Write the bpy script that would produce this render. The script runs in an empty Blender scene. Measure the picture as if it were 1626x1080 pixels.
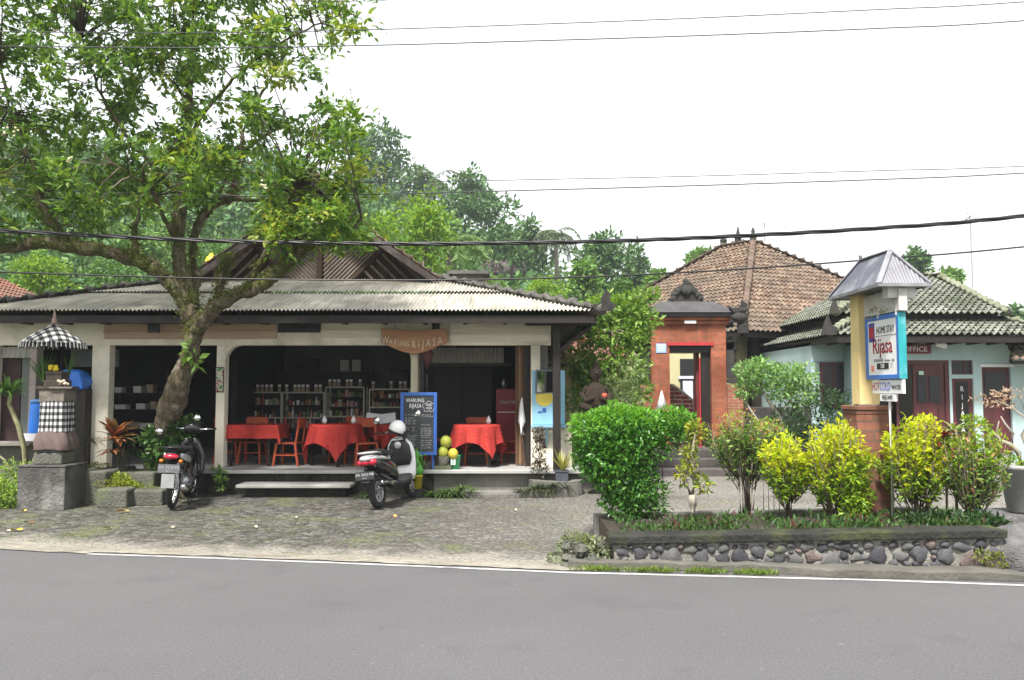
import bpy, math, random
import numpy as np
from mathutils import Vector, Matrix
R = random.Random(11)
PI = math.pi
col = bpy.context.scene.collection
scn = bpy.context.scene
F = 1300.0
PIT = math.atan(80 / F)
CAMZ = 1.6

def W(px, py, Y):
    """point of the place that shows at photo pixel (px, py), Y metres ahead"""
    u = (px - 813) / F; v = (540 - py) / F
    d = (u, math.cos(PIT) - v * math.sin(PIT), math.sin(PIT) + v * math.cos(PIT))
    k = Y / d[1]
    return Vector((d[0] * k, Y, CAMZ + d[2] * k))

def G(px, py, z=0.0):
    u = (px - 813) / F; v = (540 - py) / F
    d = (u, math.cos(PIT) - v * math.sin(PIT), math.sin(PIT) + v * math.cos(PIT))
    k = (z - CAMZ) / d[2]
    return Vector((d[0] * k, d[1] * k, z))

# ------------------------------------------------------------------ materials
MATS = {}
def _nt(name):
    m = bpy.data.materials.new(name); m.use_nodes = True
    nt = m.node_tree; nt.nodes.clear()
    out = nt.nodes.new('ShaderNodeOutputMaterial')
    MATS[name] = m
    return m, nt, out
def _n(nt, t, **kw):
    n = nt.nodes.new(t)
    for k, v in kw.items():
        if k.startswith('i_'): n.inputs[k[2:].replace('_', ' ')].default_value = v
        else: setattr(n, k, v)
    return n
def c4(c): return (c[0], c[1], c[2], 1.0)
def ramp(nt, stops, interp='LINEAR'):
    r = nt.nodes.new('ShaderNodeValToRGB'); e = r.color_ramp.elements
    r.color_ramp.interpolation = interp
    while len(e) < len(stops): e.new(0.5)
    for i, (p, c) in enumerate(stops):
        e[i].position = p; e[i].color = c4(c) if len(c) == 3 else c
    return r
def coords(nt, kind='Object', scale=(1, 1, 1)):
    tc = nt.nodes.new('ShaderNodeTexCoord'); mp = nt.nodes.new('ShaderNodeMapping')
    mp.inputs['Scale'].default_value = scale
    nt.links.new(tc.outputs[kind], mp.inputs['Vector'])
    return mp.outputs['Vector']
def noise(nt, vec, scale, detail=4, rough=.55):
    n = _n(nt, 'ShaderNodeTexNoise'); n.inputs['Scale'].default_value = scale
    n.inputs['Detail'].default_value = detail; n.inputs['Roughness'].default_value = rough
    if vec is not None: nt.links.new(vec, n.inputs['Vector'])
    return n.outputs['Fac']
def mixc(nt, fac, a, b, mode='MIX'):
    m = nt.nodes.new('ShaderNodeMix'); m.data_type = 'RGBA'; m.blend_type = mode
    for s, v in ((m.inputs[0], fac), (m.inputs[6], a), (m.inputs[7], b)):
        if isinstance(v, (int, float)): s.default_value = v
        elif isinstance(v, (tuple, list)): s.default_value = c4(v)
        else: nt.links.new(v, s)
    return m.outputs[2]
def mrange(nt, v, a, b, c=0, d=1):
    m = nt.nodes.new('ShaderNodeMapRange'); nt.links.new(v, m.inputs[0])
    for i, x in zip((1, 2, 3, 4), (a, b, c, d)): m.inputs[i].default_value = x
    return m.outputs[0]
def bump(nt, h, strength, dist=.02, normal=None):
    b = nt.nodes.new('ShaderNodeBump'); b.inputs['Strength'].default_value = strength
    b.inputs['Distance'].default_value = dist; nt.links.new(h, b.inputs['Height'])
    if normal is not None: nt.links.new(normal, b.inputs['Normal'])
    return b.outputs['Normal']
def principled(nt, out, color, rough=.7, normal=None, metal=0, spec=.4, coat=0):
    p = nt.nodes.new('ShaderNodeBsdfPrincipled')
    if isinstance(color, (tuple, list)): p.inputs['Base Color'].default_value = c4(color)
    else: nt.links.new(color, p.inputs['Base Color'])
    if isinstance(rough, (int, float)): p.inputs['Roughness'].default_value = rough
    else: nt.links.new(rough, p.inputs['Roughness'])
    p.inputs['Metallic'].default_value = metal
    p.inputs['Specular IOR Level'].default_value = spec
    p.inputs['Coat Weight'].default_value = coat
    if normal is not None: nt.links.new(normal, p.inputs['Normal'])
    nt.links.new(p.outputs[0], out.inputs['Surface'])
    return p

def M(name, color=None, rough=.7, var=.25, scale=6, bmp=.2, dist=.01, metal=0, spec=.35, stain=None, stain_amt=.5, coat=0, stretch=(1, 1, 1)):
    """plain surface with noise variation, optional stains of another colour"""
    if name in MATS: return MATS[name]
    m, nt, out = _nt(name)
    v = coords(nt, 'Object', stretch)
    n1 = noise(nt, v, scale, 6, .6)
    lo = tuple(c * (1 - var) for c in color); hi = tuple(min(1, c * (1 + var)) for c in color)
    r = ramp(nt, [(.3, lo), (.7, hi)]); nt.links.new(n1, r.inputs[0])
    c = r.outputs[0]
    if stain:
        n2 = noise(nt, v, scale * .45, 8, .7)
        f = mrange(nt, n2, .5 , .68, 0, stain_amt)
        c = mixc(nt, f, c, stain)
    nf = noise(nt, v, scale * 9, 3, .6)
    nm = bump(nt, nf, bmp, dist) if bmp else None
    principled(nt, out, c, rough, nm, metal, spec, coat)
    return m

def leafmat(name, cols, rough=.5, trans=.35, spec=.35):
    if name in MATS: return MATS[name]
    m, nt, out = _nt(name)
    g = nt.nodes.new('ShaderNodeNewGeometry')
    k = len(cols)
    r = ramp(nt, [(i / (k - 1) if k > 1 else 0, c) for i, c in enumerate(cols)])
    nt.links.new(g.outputs['Random Per Island'], r.inputs[0])
    v = coords(nt, 'Object')
    f = noise(nt, v, 1.7, 2)
    c = mixc(nt, mrange(nt, f, .3, .7, .0, .35), r.outputs[0], tuple(x * .55 for x in cols[0]))
    p = nt.nodes.new('ShaderNodeBsdfPrincipled'); nt.links.new(c, p.inputs['Base Color'])
    p.inputs['Roughness'].default_value = rough; p.inputs['Specular IOR Level'].default_value = spec
    t = nt.nodes.new('ShaderNodeBsdfTranslucent')
    cc = mixc(nt, 1.0, c, (1.15, 1.1, .5), 'MULTIPLY'); nt.links.new(cc, t.inputs['Color'])
    mx = nt.nodes.new('ShaderNodeMixShader'); mx.inputs[0].default_value = trans
    nt.links.new(p.outputs[0], mx.inputs[1]); nt.links.new(t.outputs[0], mx.inputs[2])
    nt.links.new(mx.outputs[0], out.inputs['Surface'])
    return m

# ------------------------------------------------------------------ mesh builder
def _frame(d):
    d = Vector(d).normalized()
    up = Vector((0, 0, 1)) if abs(d.z) < .95 else Vector((1, 0, 0))
    a = d.cross(up).normalized(); b = a.cross(d).normalized()
    return a, b

class MB:
    def __init__(s): s.v = []; s.f = []; s.m = []; s.s = []
    def add(s, vs, fs, m=0, smooth=False):
        o = len(s.v); s.v += [tuple(x) for x in vs]
        for f in fs: s.f.append([i + o for i in f]); s.m.append(m); s.s.append(smooth)
        return s
    def bx(s, x0, x1, y0, y1, z0, z1, m=0):
        vs = [(x, y, z) for z in (z0, z1) for y in (y0, y1) for x in (x0, x1)]
        return s.add(vs, [(0, 2, 3, 1), (4, 5, 7, 6), (0, 1, 5, 4), (2, 6, 7, 3), (0, 4, 6, 2), (1, 3, 7, 5)], m)
    def box(s, c, d, rot=None, m=0):
        vs = [Vector((x * d[0] / 2, y * d[1] / 2, z * d[2] / 2)) for z in (-1, 1) for y in (-1, 1) for x in (-1, 1)]
        if rot is not None: vs = [rot @ v for v in vs]
        c = Vector(c)
        return s.add([v + c for v in vs], [(0, 2, 3, 1), (4, 5, 7, 6), (0, 1, 5, 4), (2, 6, 7, 3), (0, 4, 6, 2), (1, 3, 7, 5)], m)
    def beam(s, a, b, w, h, m=0, roll=0):
        a = Vector(a); b = Vector(b); p, q = _frame(b - a)
        if roll:
            p, q = p * math.cos(roll) + q * math.sin(roll), q * math.cos(roll) - p * math.sin(roll)
        vs = []
        for c in (a, b):
            for i, j in ((-1, -1), (1, -1), (1, 1), (-1, 1)): vs.append(c + p * w / 2 * i + q * h / 2 * j)
        return s.add(vs, [(3, 2, 1, 0), (4, 5, 6, 7), (0, 1, 5, 4), (1, 2, 6, 5), (2, 3, 7, 6), (3, 0, 4, 7)], m)
    def tube(s, pts, rad, n=8, m=0, wob=0, rng=R, smooth=True):
        pts = [Vector(p) for p in pts]
        if isinstance(rad, (int, float)): rad = [rad] * len(pts)
        vs = []; fs = []; pa = None
        for i, p in enumerate(pts):
            d = (pts[min(i + 1, len(pts) - 1)] - pts[max(i - 1, 0)])
            if d.length < 1e-9: d = Vector((0, 0, 1))
            d.normalize()
            if pa is None: a, b = _frame(d)
            else:
                a = (pa - d * pa.dot(d)); a = a.normalized() if a.length > 1e-6 else _frame(d)[0]
                b = a.cross(d).normalized() * -1
                b = d.cross(a).normalized()
            pa = a
            for k in range(n):
                t = 2 * PI * k / n
                r = rad[i] * (1 + (rng.uniform(-wob, wob) if wob else 0))
                vs.append(p + (a * math.cos(t) + b * math.sin(t)) * r)
        for i in range(len(pts) - 1):
            for k in range(n):
                q = i * n; j = (k + 1) % n
                fs.append((q + k, q + j, q + n + j, q + n + k))
        fs.append(tuple(range(n - 1, -1, -1))); fs.append(tuple(range((len(pts) - 1) * n, len(pts) * n)))
        return s.add(vs, fs, m, smooth)
    def lathe(s, prof, c=(0, 0, 0), n=20, m=0, smooth=True, squash=(1, 1), rot=None):
        vs = []; fs = []; c = Vector(c)
        for r, z in prof:
            for k in range(n):
                t = 2 * PI * k / n
                v = Vector((r * math.cos(t) * squash[0], r * math.sin(t) * squash[1], z))
                if rot is not None: v = rot @ v
                vs.append(v + c)
        for i in range(len(prof) - 1):
            for k in range(n):
                j = (k + 1) % n
                fs.append((i * n + k, i * n + j, (i + 1) * n + j, (i + 1) * n + k))
        fs.append(tuple(range(n - 1, -1, -1))); fs.append(tuple(range((len(prof) - 1) * n, len(prof) * n)))
        return s.add(vs, fs, m, smooth)
    def ball(s, c, r, n=12, m=0, wob=0, rng=R):
        if isinstance(r, (int, float)): r = (r, r, r)
        vs = []; fs = []; h = n // 2 + 1
        for i in range(h):
            a = PI * i / (h - 1)
            for k in range(n):
                t = 2 * PI * k / n; w = 1 + (rng.uniform(-wob, wob) if wob else 0)
                vs.append((c[0] + r[0] * math.sin(a) * math.cos(t) * w, c[1] + r[1] * math.sin(a) * math.sin(t) * w, c[2] + r[2] * math.cos(a) * w))
        for i in range(h - 1):
            for k in range(n):
                j = (k + 1) % n
                fs.append((i * n + j, i * n + k, (i + 1) * n + k, (i + 1) * n + j))
        return s.add(vs, fs, m, True)
    def prism(s, poly, a, b, axis='y', m=0):
        """2-D outline extruded from a to b along an axis"""
        def P(u, w, t): return {'y': (u, t, w), 'x': (t, u, w), 'z': (u, w, t)}[axis]
        n = len(poly)
        vs = [P(u, w, a) for u, w in poly] + [P(u, w, b) for u, w in poly]
        fs = [tuple(range(n)), tuple(range(2 * n - 1, n - 1, -1))]
        fs += [(i, i + n, (i + 1) % n + n, (i + 1) % n) for i in range(n)]
        return s.add(vs, fs, m)
    def loft(s, secs, n=16, m=0, e=2.4, axis='y'):
        """secs: (t, cx, cz, hw, hh): superellipse sections along an axis"""
        vs = []; fs = []
        for (t, cx, cz, hw, hh) in secs:
            for k in range(n):
                a = 2 * PI * k / n; ca = math.cos(a); sa = math.sin(a)
                u = cx + hw * math.copysign(abs(ca) ** (2 / e), ca); w = cz + hh * math.copysign(abs(sa) ** (2 / e), sa)
                vs.append((u, t, w) if axis == 'y' else (u, w, t))
        for i in range(len(secs) - 1):
            for k in range(n):
                j = (k + 1) % n; fs.append((i * n + k, i * n + j, (i + 1) * n + j, (i + 1) * n + k))
        fs.append(tuple(range(n - 1, -1, -1))); fs.append(tuple(range((len(secs) - 1) * n, len(secs) * n)))
        return s.add(vs, fs, m, True)
    def strap(s, base, d, L, w, droop=.6, seg=5, m=0, fold=.25, taper=1.0):
        d = Vector(d).normalized(); p = Vector(base); vs = []; fs = []
        for i in range(seg + 1):
            t = i / seg
            side = d.cross(Vector((0, 0, 1)))
            side = side.normalized() if side.length > 1e-4 else Vector((1, 0, 0))
            nn = side.cross(d)
            ww = w * (1 - t ** 2.2 * taper) * (.55 + .45 * min(1, t * 4)) / 2
            vs += [p - side * ww + nn * ww * fold, p, p + side * ww + nn * ww * fold]
            d = (d + Vector((0, 0, -1)) * droop / seg).normalized(); p = p + d * L / seg
        for i in range(seg):
            a = i * 3; fs += [(a, a + 1, a + 4, a + 3), (a + 1, a + 2, a + 5, a + 4)]
        return s.add(vs, fs, m, True)
    def build(s, name, mats, parent=None, bevel=0, loc=None):
        me = bpy.data.meshes.new(name)
        me.from_pydata(s.v, [], s.f)
        if not isinstance(mats, (list, tuple)): mats = [mats]
        for m in mats: me.materials.append(m)
        me.polygons.foreach_set('material_index', s.m); me.polygons.foreach_set('use_smooth', s.s)
        me.update()
        o = bpy.data.objects.new(name, me); col.objects.link(o)
        if parent: o.parent = parent
        if loc is not None: o.location = loc
        if bevel:
            b = o.modifiers.new('bevel', 'BEVEL'); b.width = bevel; b.segments = 2; b.limit_method = 'ANGLE'; b.angle_limit = math.radians(40)
        return o

def tag(o, label=None, cat=None, group=None, kind=None):
    if label: o['label'] = label
    if cat: o['category'] = cat
    if group: o['group'] = group
    if kind: o['kind'] = kind
    return o
def thing(name, label, cat, loc=(0, 0, 0), rz=0, group=None):
    o = bpy.data.objects.new(name, None); col.objects.link(o)
    o.location = loc; o.rotation_euler = (0, 0, rz); o.empty_display_size = .2
    return tag(o, label, cat, group)
KIDS = {}
def copy_tree(o, parent=None):
    c = o.copy(); col.objects.link(c)
    if parent is not None: c.parent = parent
    for ch in list(o.children): copy_tree(ch, c)
    return c

def text(body, size, mat, parent, loc, rot=(PI / 2, 0, 0), name='lettering', sx=1, align='CENTER', ext=.002, shear=0, space=1):
    cu = bpy.data.curves.new('txt', 'FONT'); cu.body = body; cu.size = size; cu.align_x = align; cu.align_y = 'CENTER'
    cu.extrude = ext; cu.shear = shear; cu.space_character = space; cu.resolution_u = 2
    t = bpy.data.objects.new('txt', cu)
    me = bpy.data.meshes.new_from_object(t)
    bpy.data.objects.remove(t); 
    me.materials.clear(); me.materials.append(mat)
    o = bpy.data.objects.new(name, me); col.objects.link(o)
    o.parent = parent; o.location = loc; o.rotation_euler = rot; o.scale = (sx, 1, 1)
    return o

# ------------------------------------------------------------------ leaves
def leaf_mesh(name, P, D, L, wid, mat, parent=None, seed=0, spread=.7, up=.15, fold=.25, tag_kind=None, rich=False, flat=.6):
    rng = np.random.default_rng(seed); n = len(P)
    P = np.asarray(P, float); D = np.asarray(D, float)
    def nrm(a): return a / (np.linalg.norm(a, axis=1, keepdims=True) + 1e-9)
    ax = nrm(nrm(D) + rng.normal(0, spread, (n, 3)) + np.array([0, 0, up]))
    ref = nrm(np.array([0, 0, 1.0]) * flat + nrm(D) * .3 + rng.normal(0, .45, (n, 3)))
    side = nrm(np.cross(ax, ref)); nor = np.cross(side, ax)
    l = L * rng.uniform(.6, 1.25, (n, 1)); w = l * wid * rng.uniform(.8, 1.2, (n, 1)) / 2
    if rich:
        b = P; t = P + ax * l - nor * l * .18
        m1 = P + ax * l * .35 + nor * l * .02; m2 = P + ax * l * .72 - nor * l * .05
        V = np.stack([b, m1 - side * w + nor * w * fold, m2 - side * w * .8 + nor * w * fold, t, m2 + side * w * .8 + nor * w * fold, m1 + side * w + nor * w * fold, m1, m2], 1).reshape(-1, 3)
        base = np.array([0, 6, 1, 1, 6, 7, 2, 2, 7, 3, 0, 5, 6, 6, 5, 4, 7, 7, 4, 3])
        tot = np.array([3, 4, 3, 3, 4, 3]); k = 8
    else:
        mid = P + ax * l * .45
        V = np.stack([P, mid - side * w + nor * w * fold, P + ax * l - nor * l * .1, mid + side * w + nor * w * fold], 1).reshape(-1, 3)
        base = np.array([0, 2, 1, 0, 3, 2]); tot = np.array([3, 3]); k = 4
    li = (np.arange(n)[:, None] * k + base[None, :]).ravel()
    lt = np.tile(tot, n); ls = np.concatenate([[0], np.cumsum(lt)[:-1]])
    me = bpy.data.meshes.new(name)
    me.vertices.add(len(V)); me.vertices.foreach_set('co', V.astype(np.float32).ravel())
    me.loops.add(len(li)); me.loops.foreach_set('vertex_index', li.astype(np.int32))
    me.polygons.add(len(ls)); me.polygons.foreach_set('loop_start', ls.astype(np.int32))
    me.update(calc_edges=True); me.validate()
    me.materials.append(mat)
    o = bpy.data.objects.new(name, me); col.objects.link(o)
    if parent: o.parent = parent
    return o

def cloud(blobs, n, seed=0, inner=.25, lump=.18):
    """points and outward directions on and in lumpy ellipsoids"""
    rng = np.random.default_rng(seed)
    B = np.array([b[:6] for b in blobs], float)
    wt = np.array([(b[6] if len(b) > 6 else 1) * (b[3] * b[4] + b[4] * b[5] + b[3] * b[5]) for b in blobs]); wt = wt / wt.sum()
    i = rng.choice(len(blobs), n, p=wt)
    d = rng.normal(0, 1, (n, 3)); d /= np.linalg.norm(d, axis=1, keepdims=True)
    r = np.where(rng.random(n) < inner, rng.uniform(.25, .85, n), rng.uniform(.82, 1.04, n))
    ph = rng.uniform(0, 6.28, 9)
    lp = 1 + lump * (np.sin(d[:, 0] * 5 + ph[0] + i) * np.sin(d[:, 1] * 5 + ph[1]) + np.sin(d[:, 2] * 6 + ph[2] + d[:, 0] * 4 + i * 2) * .7)
    p = B[i, :3] + d * B[i, 3:6] * (r * lp)[:, None]
    return p, d
# ------------------------------------------------------------------ ground, road
def mat_asphalt():
    m, nt, out = _nt('asphalt')
    v = coords(nt)
    big = noise(nt, v, .35, 5, .6); fine = noise(nt, v, 60, 3, .7); vo = _n(nt, 'ShaderNodeTexVoronoi'); vo.inputs['Scale'].default_value = 140
    nt.links.new(v, vo.inputs['Vector'])
    v2 = coords(nt, 'Object', (.25, 3, 1)); streak = noise(nt, v2, .9, 4)
    r = ramp(nt, [(.3, (.072, .071, .074)), (.7, (.094, .093, .096))]); nt.links.new(big, r.inputs[0])
    c = mixc(nt, mrange(nt, fine, .42, .72, 0, .55), r.outputs[0], (.165, .162, .164))
    pit = noise(nt, v, 110, 2, .8); c = mixc(nt, mrange(nt, pit, .5, .68, 0, .6), c, (.045, .045, .047))
    c = mixc(nt, mrange(nt, streak, .45, .75, 0, .22), c, (.08, .079, .082))
    sp = noise(nt, v, 19, 3, .5); pt = noise(nt, v, .9, 5, .65)
    c = mixc(nt, mrange(nt, sp, .68, .74, 0, .35), c, (.2, .195, .19))
    c = mixc(nt, mrange(nt, sp, .30, .24, 0, .4), c, (.04, .04, .042))
    c = mixc(nt, mrange(nt, pt, .56, .62, 0, .22), c, (.055, .055, .057))
    h = mixc(nt, .5, fine, vo.outputs['Distance'])
    principled(nt, out, c, .82, bump(nt, h, .35, .006), spec=.3)
mat_asphalt()

def mat_cobble():
    m, nt, out = _nt('cobble')
    v = coords(nt)
    wob = _n(nt, 'ShaderNodeTexNoise', i_Scale=4.0, i_Detail=2.0); nt.links.new(v, wob.inputs['Vector'])
    vv = mixc(nt, .06, v, wob.outputs['Color'])
    cell = _n(nt, 'ShaderNodeTexVoronoi'); cell.inputs['Scale'].default_value = 13.5
    edge = _n(nt, 'ShaderNodeTexVoronoi', feature='DISTANCE_TO_EDGE'); edge.inputs['Scale'].default_value = 13.5
    nt.links.new(vv, cell.inputs['Vector']); nt.links.new(vv, edge.inputs['Vector'])
    big = noise(nt, v, .45, 6, .62); med = noise(nt, v, 2.3, 5, .6); fine = noise(nt, v, 45, 4, .7)
    sep = _n(nt, 'ShaderNodeSeparateColor'); nt.links.new(cell.outputs['Color'], sep.inputs[0])
    r = ramp(nt, [(0, (.030, .029, .027)), (.4, (.07, .068, .062)), (.75, (.105, .10, .092)), (1, (.15, .147, .135))]); nt.links.new(sep.outputs[0], r.inputs[0])
    c = mixc(nt, mrange(nt, fine, .4, .7, 0, .3), r.outputs[0], (.16, .152, .135))
    # soil and fine sand lie over much of the paving, towards the right it is swept pale
    sx = _n(nt, 'ShaderNodeSeparateXYZ'); nt.links.new(v, sx.inputs[0])
    pale = mrange(nt, sx.outputs[0], -1.5, 2.0, 0, .8)
    c = mixc(nt, pale, c, mixc(nt, fine, (.17, .16, .145), (.27, .255, .23)))
    c = mixc(nt, mrange(nt, edge.outputs['Distance'], .01, .10, .42, 0), c, (.035, .032, .027))
    dirt = mrange(nt, big, .46, .66, 0, .6)
    c = mixc(nt, dirt, c, (.085, .078, .064))
    uvn = nt.nodes.new('ShaderNodeTexCoord'); us = _n(nt, 'ShaderNodeSeparateXYZ'); nt.links.new(uvn.outputs['UV'], us.inputs[0])
    sn = _n(nt, 'ShaderNodeMath', operation='MULTIPLY'); nt.links.new(noise(nt, v, 2.2, 7, .7), sn.inputs[0]); sn.inputs[1].default_value = 1.5
    sa = _n(nt, 'ShaderNodeMath', operation='ADD'); nt.links.new(us.outputs[1], sa.inputs[0]); nt.links.new(sn.outputs[0], sa.inputs[1])
    sand = mixc(nt, fine, (.15, .138, .115), (.33, .31, .27))
    c = mixc(nt, mrange(nt, sa.outputs[0], 1.15, 1.55, .95, 0), c, sand)
    moss_n = noise(nt, v, 1.1, 7, .72)
    xm = mrange(nt, sx.outputs[0], -6.5, 1.5, .0, -.06)
    ad = _n(nt, 'ShaderNodeMath', operation='ADD'); nt.links.new(moss_n, ad.inputs[0]); nt.links.new(xm, ad.inputs[1])
    moss = mrange(nt, ad.outputs[0], .49, .66, 0, .72)
    c = mixc(nt, moss, c, mixc(nt, med, (.07, .095, .03), (.19, .21, .08)))
    nm = bump(nt, mrange(nt, edge.outputs['Distance'], 0, .12, 0, 1), .6, .03)
    nm = bump(nt, fine, .35, .012, nm)
    principled(nt, out, c, .9, nm, spec=.2)
mat_cobble()

def mat_verge():
    m, nt, out = _nt('sandy_verge')
    v = coords(nt, 'Object', (.5, 1.6, 1)); a = noise(nt, v, 2.2, 8, .75); b = noise(nt, v, 14, 5, .7); c0 = noise(nt, v, 70, 2, .6)
    r = ramp(nt, [(.25, (.12, .108, .085)), (.5, (.24, .222, .187)), (.75, (.35, .33, .285))]); nt.links.new(a, r.inputs[0])
    c = mixc(nt, mrange(nt, b, .46, .62, 0, .75), r.outputs[0], (.12, .108, .085))
    c = mixc(nt, mrange(nt, c0, .55, .7, 0, .5), c, (.38, .36, .32))
    principled(nt, out, c, .92, bump(nt, b, .5, .02, bump(nt, c0, .4, .006)), spec=.15)
mat_verge()

def mat_ground():
    m, nt, out = _nt('ground_soil')
    v = coords(nt); a = noise(nt, v, .12, 6, .65); b = noise(nt, v, 2.2, 6, .7)
    r = ramp(nt, [(.3, (.06, .10, .025)), (.55, (.10, .15, .04)), (.75, (.16, .15, .07))]); nt.links.new(a, r.inputs[0])
    c = mixc(nt, mrange(nt, b, .45, .7, 0, .6), r.outputs[0], (.045, .06, .02))
    principled(nt, out, c, .95, bump(nt, b, .6, .2), spec=.1)
mat_ground()

def sstep(a, b, x):
    t = min(1, max(0, (x - a) / (b - a))); return t * t * (3 - 2 * t)
def hill(x, y):
    if y < 26: return -.03
    K = [(-400, 26), (-40, 24), (-13, 18.5), (-9, 17), (-4, 15), (0, 12.5), (5, 10), (12, 6), (20, 2.5), (30, 2), (400, 2)]
    for (a, b), (c, d) in zip(K, K[1:]):
        if x <= c: H = b + (d - b) * (x - a) / (c - a); break
    return -.03 + H * sstep(26, 92, y) + .8 * math.sin(x * .13 + y * .07) * sstep(30, 60, y)
g = MB(); nx, ny = 90, 90
xs = [-300 + 600 * (i / nx) for i in range(nx + 1)]
xs = sorted([math.copysign(abs(t) ** 1.6, t) * 320 for t in np.linspace(-1, 1, nx + 1)])
ys = [-60, -20] + list(np.linspace(0, 130, 70)) + [170, 240, 330]
vs = [(x, y, hill(x, y)) for y in ys for x in xs]
fs = [(j * (nx + 1) + i, j * (nx + 1) + i + 1, (j + 1) * (nx + 1) + i + 1, (j + 1) * (nx + 1) + i) for j in range(len(ys) - 1) for i in range(nx)]
g.add(vs, fs, 0, True)
tag(g.build('ground', MATS['ground_soil']), 'soil and grass rising into a wooded hill', kind='structure')

EDGE = [(-60, 16.5), (-30, 12.8), (-14, 10.2), (-9, 9.2), (-5.25, 8.42), (-3.06, 7.86), (-1.8, 7.68), (.49, 7.33), (2.1, 7.02), (4.1, 6.72), (7, 6.25), (14, 5.2), (30, 2.8), (60, -2)]
def edge_y(x):
    for (a, b), (c, d) in zip(EDGE, EDGE[1:]):
        if x <= c: return b + (d - b) * (x - a) / (c - a)
    return EDGE[-1][1]
def strip(name, x0, x1, fn0, fn1, z, mat, step=.25, rows=1):
    s = MB(); n = int((x1 - x0) / step); vs = []; fs = []
    for i in range(n + 1):
        x = x0 + (x1 - x0) * i / n; a = fn0(x); b = fn1(x)
        for r in range(rows + 1): vs.append((x, a + (b - a) * r / rows, z))
    for i in range(n):
        for r in range(rows):
            q = i * (rows + 1) + r; fs.append((q, q + rows + 1, q + rows + 2, q + 1))
    s.add(vs, fs)
    o = s.build(name, mat); uv = o.data.uv_layers.new(name='UVMap')
    for lp_ in o.data.loops:
        cc = o.data.vertices[lp_.vertex_index].co; uv.data[lp_.index].uv = (cc.x, cc.y - edge_y(cc.x))
    return o
def nz(x, k=1, s=0): return (math.sin(x * 2.3 * k + s) + math.sin(x * 5.1 * k + 1.3 + s) * .6 + math.sin(x * 11.7 * k + 2 + s) * .35 + math.sin(x * 23 * k + s) * .2) / 2
rd = strip('road', -60, 60, lambda x: edge_y(x) - 7.4, lambda x: edge_y(x) + .32, 0, MATS['asphalt'], 1)
tag(rd, 'grey worn asphalt road', kind='structure')
far = strip('far_verge', -60, 60, lambda x: edge_y(x) - 14, lambda x: edge_y(x) - 7.3, .004, MATS['sandy_verge'], 1)
far.name = 'roadside_shoulder'; tag(far, 'sandy strip on the near side of the road', kind='structure')
paint = M('road_paint', (.36, .36, .35), .7, .18, 9, .2, .004, stain=(.16, .16, .16), stain_amt=.85)
LINE = [G(138, 880), G(320, 886), G(500, 893), G(700, 901), G(900, 909.5), G(1200, 917), G(1400, 922), G(1626, 930)]
def line_y(x):
    pts = [(p.x, p.y) for p in LINE] + [(12, LINE[-1].y - (12 - LINE[-1].x) * .17)]
    for (a, b), (c, d) in zip(pts, pts[1:]):
        if x <= c: return b + (d - b) * (x - a) / (c - a)
    return pts[-1][1]
x0 = LINE[0].x
ln = strip('road_line', x0, 12, lambda x: line_y(x) - .032 + nz(x, 3) * .005, lambda x: line_y(x) + .028 + nz(x, 3, 2) * .006, .004, paint, .05)
tag(ln, 'thin white edge line painted on the asphalt', kind='structure')
def ve0(x): return (line_y(x) + .045 if x > LINE[0].x else edge_y(x) - .05) + abs(nz(x, 1.7)) * .05
def ve1(x): return edge_y(x) + .34 + nz(x, .6, 4) * .06
vg = strip('verge', -30, .75, ve0, ve1, .009, MATS['sandy_verge'], .06)
tag(vg, 'pale sandy strip between road and forecourt', kind='structure')
fc = strip('forecourt', -16, 14, lambda x: edge_y(x) + .3, lambda x: 21.5, .006, MATS['cobble'], .5, 12)
tag(fc, 'mossy cobbled forecourt', kind='structure')

# ------------------------------------------------------------------ roofs made of real waves / courses
def slope(mb, P0, P1, Q0, Q1, pitch, amp, course=None, lift=0.02, seg=6, m=0, sharp=False, jit=0, rng=R):
    """trapezoid P0-P1 (eave) to Q0-Q1 (top), waves across, stepped courses up"""
    P0, P1, Q0, Q1 = map(Vector, (P0, P1, Q0, Q1))
    e = (P1 - P0); Lw = e.length; e.normalize()
    q0 = (Q0 - P0).dot(e); q1 = (Q1 - P0).dot(e)
    gup = (Q0 - P0) - e * q0; T = gup.length; gup.normalize(); n = e.cross(gup).normalized()
    if n.z < 0: n = -n
    nc = max(4, int(Lw / pitch * seg)); rows = max(1, round(T / course)) if course else 1
    ch = T / rows
    def tmax(s):
        t = T
        if q0 > 1e-4 and s < q0: t = min(t, s / q0 * T)
        if q1 < Lw - 1e-4 and s > q1: t = min(t, (Lw - s) / (Lw - q1) * T)
        return max(0, t)
    rj = [[rng.uniform(-jit, jit) for _ in range(int(Lw / pitch) + 2)] for _ in range(rows)] if jit else None
    for r in range(rows):
        vs = []; fs = []
        for i in range(nc + 1):
            s = Lw * i / nc; tm = tmax(s)
            t0 = min(r * ch, tm); t1 = min((r + 1) * ch + .02, tm)
            ph = (s / pitch) % 1
            w = (abs(math.sin(PI * ph)) * 1.3 - .65 if sharp else math.cos(2 * PI * ph)) * amp
            j = rj[r][int(s / pitch)] if rj else 0
            vs.append(P0 + e * s + gup * t0 + n * (w + lift + j)); vs.append(P0 + e * s + gup * t1 + n * (w + j * .3))
            if i:
                k = len(vs) - 4
                if tm > r * ch + 1e-4 or tmax(Lw * (i - 1) / nc) > r * ch + 1e-4: fs.append((k, k + 2, k + 3, k + 1))
        mb.add(vs, fs, m, True)
    return mb
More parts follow.
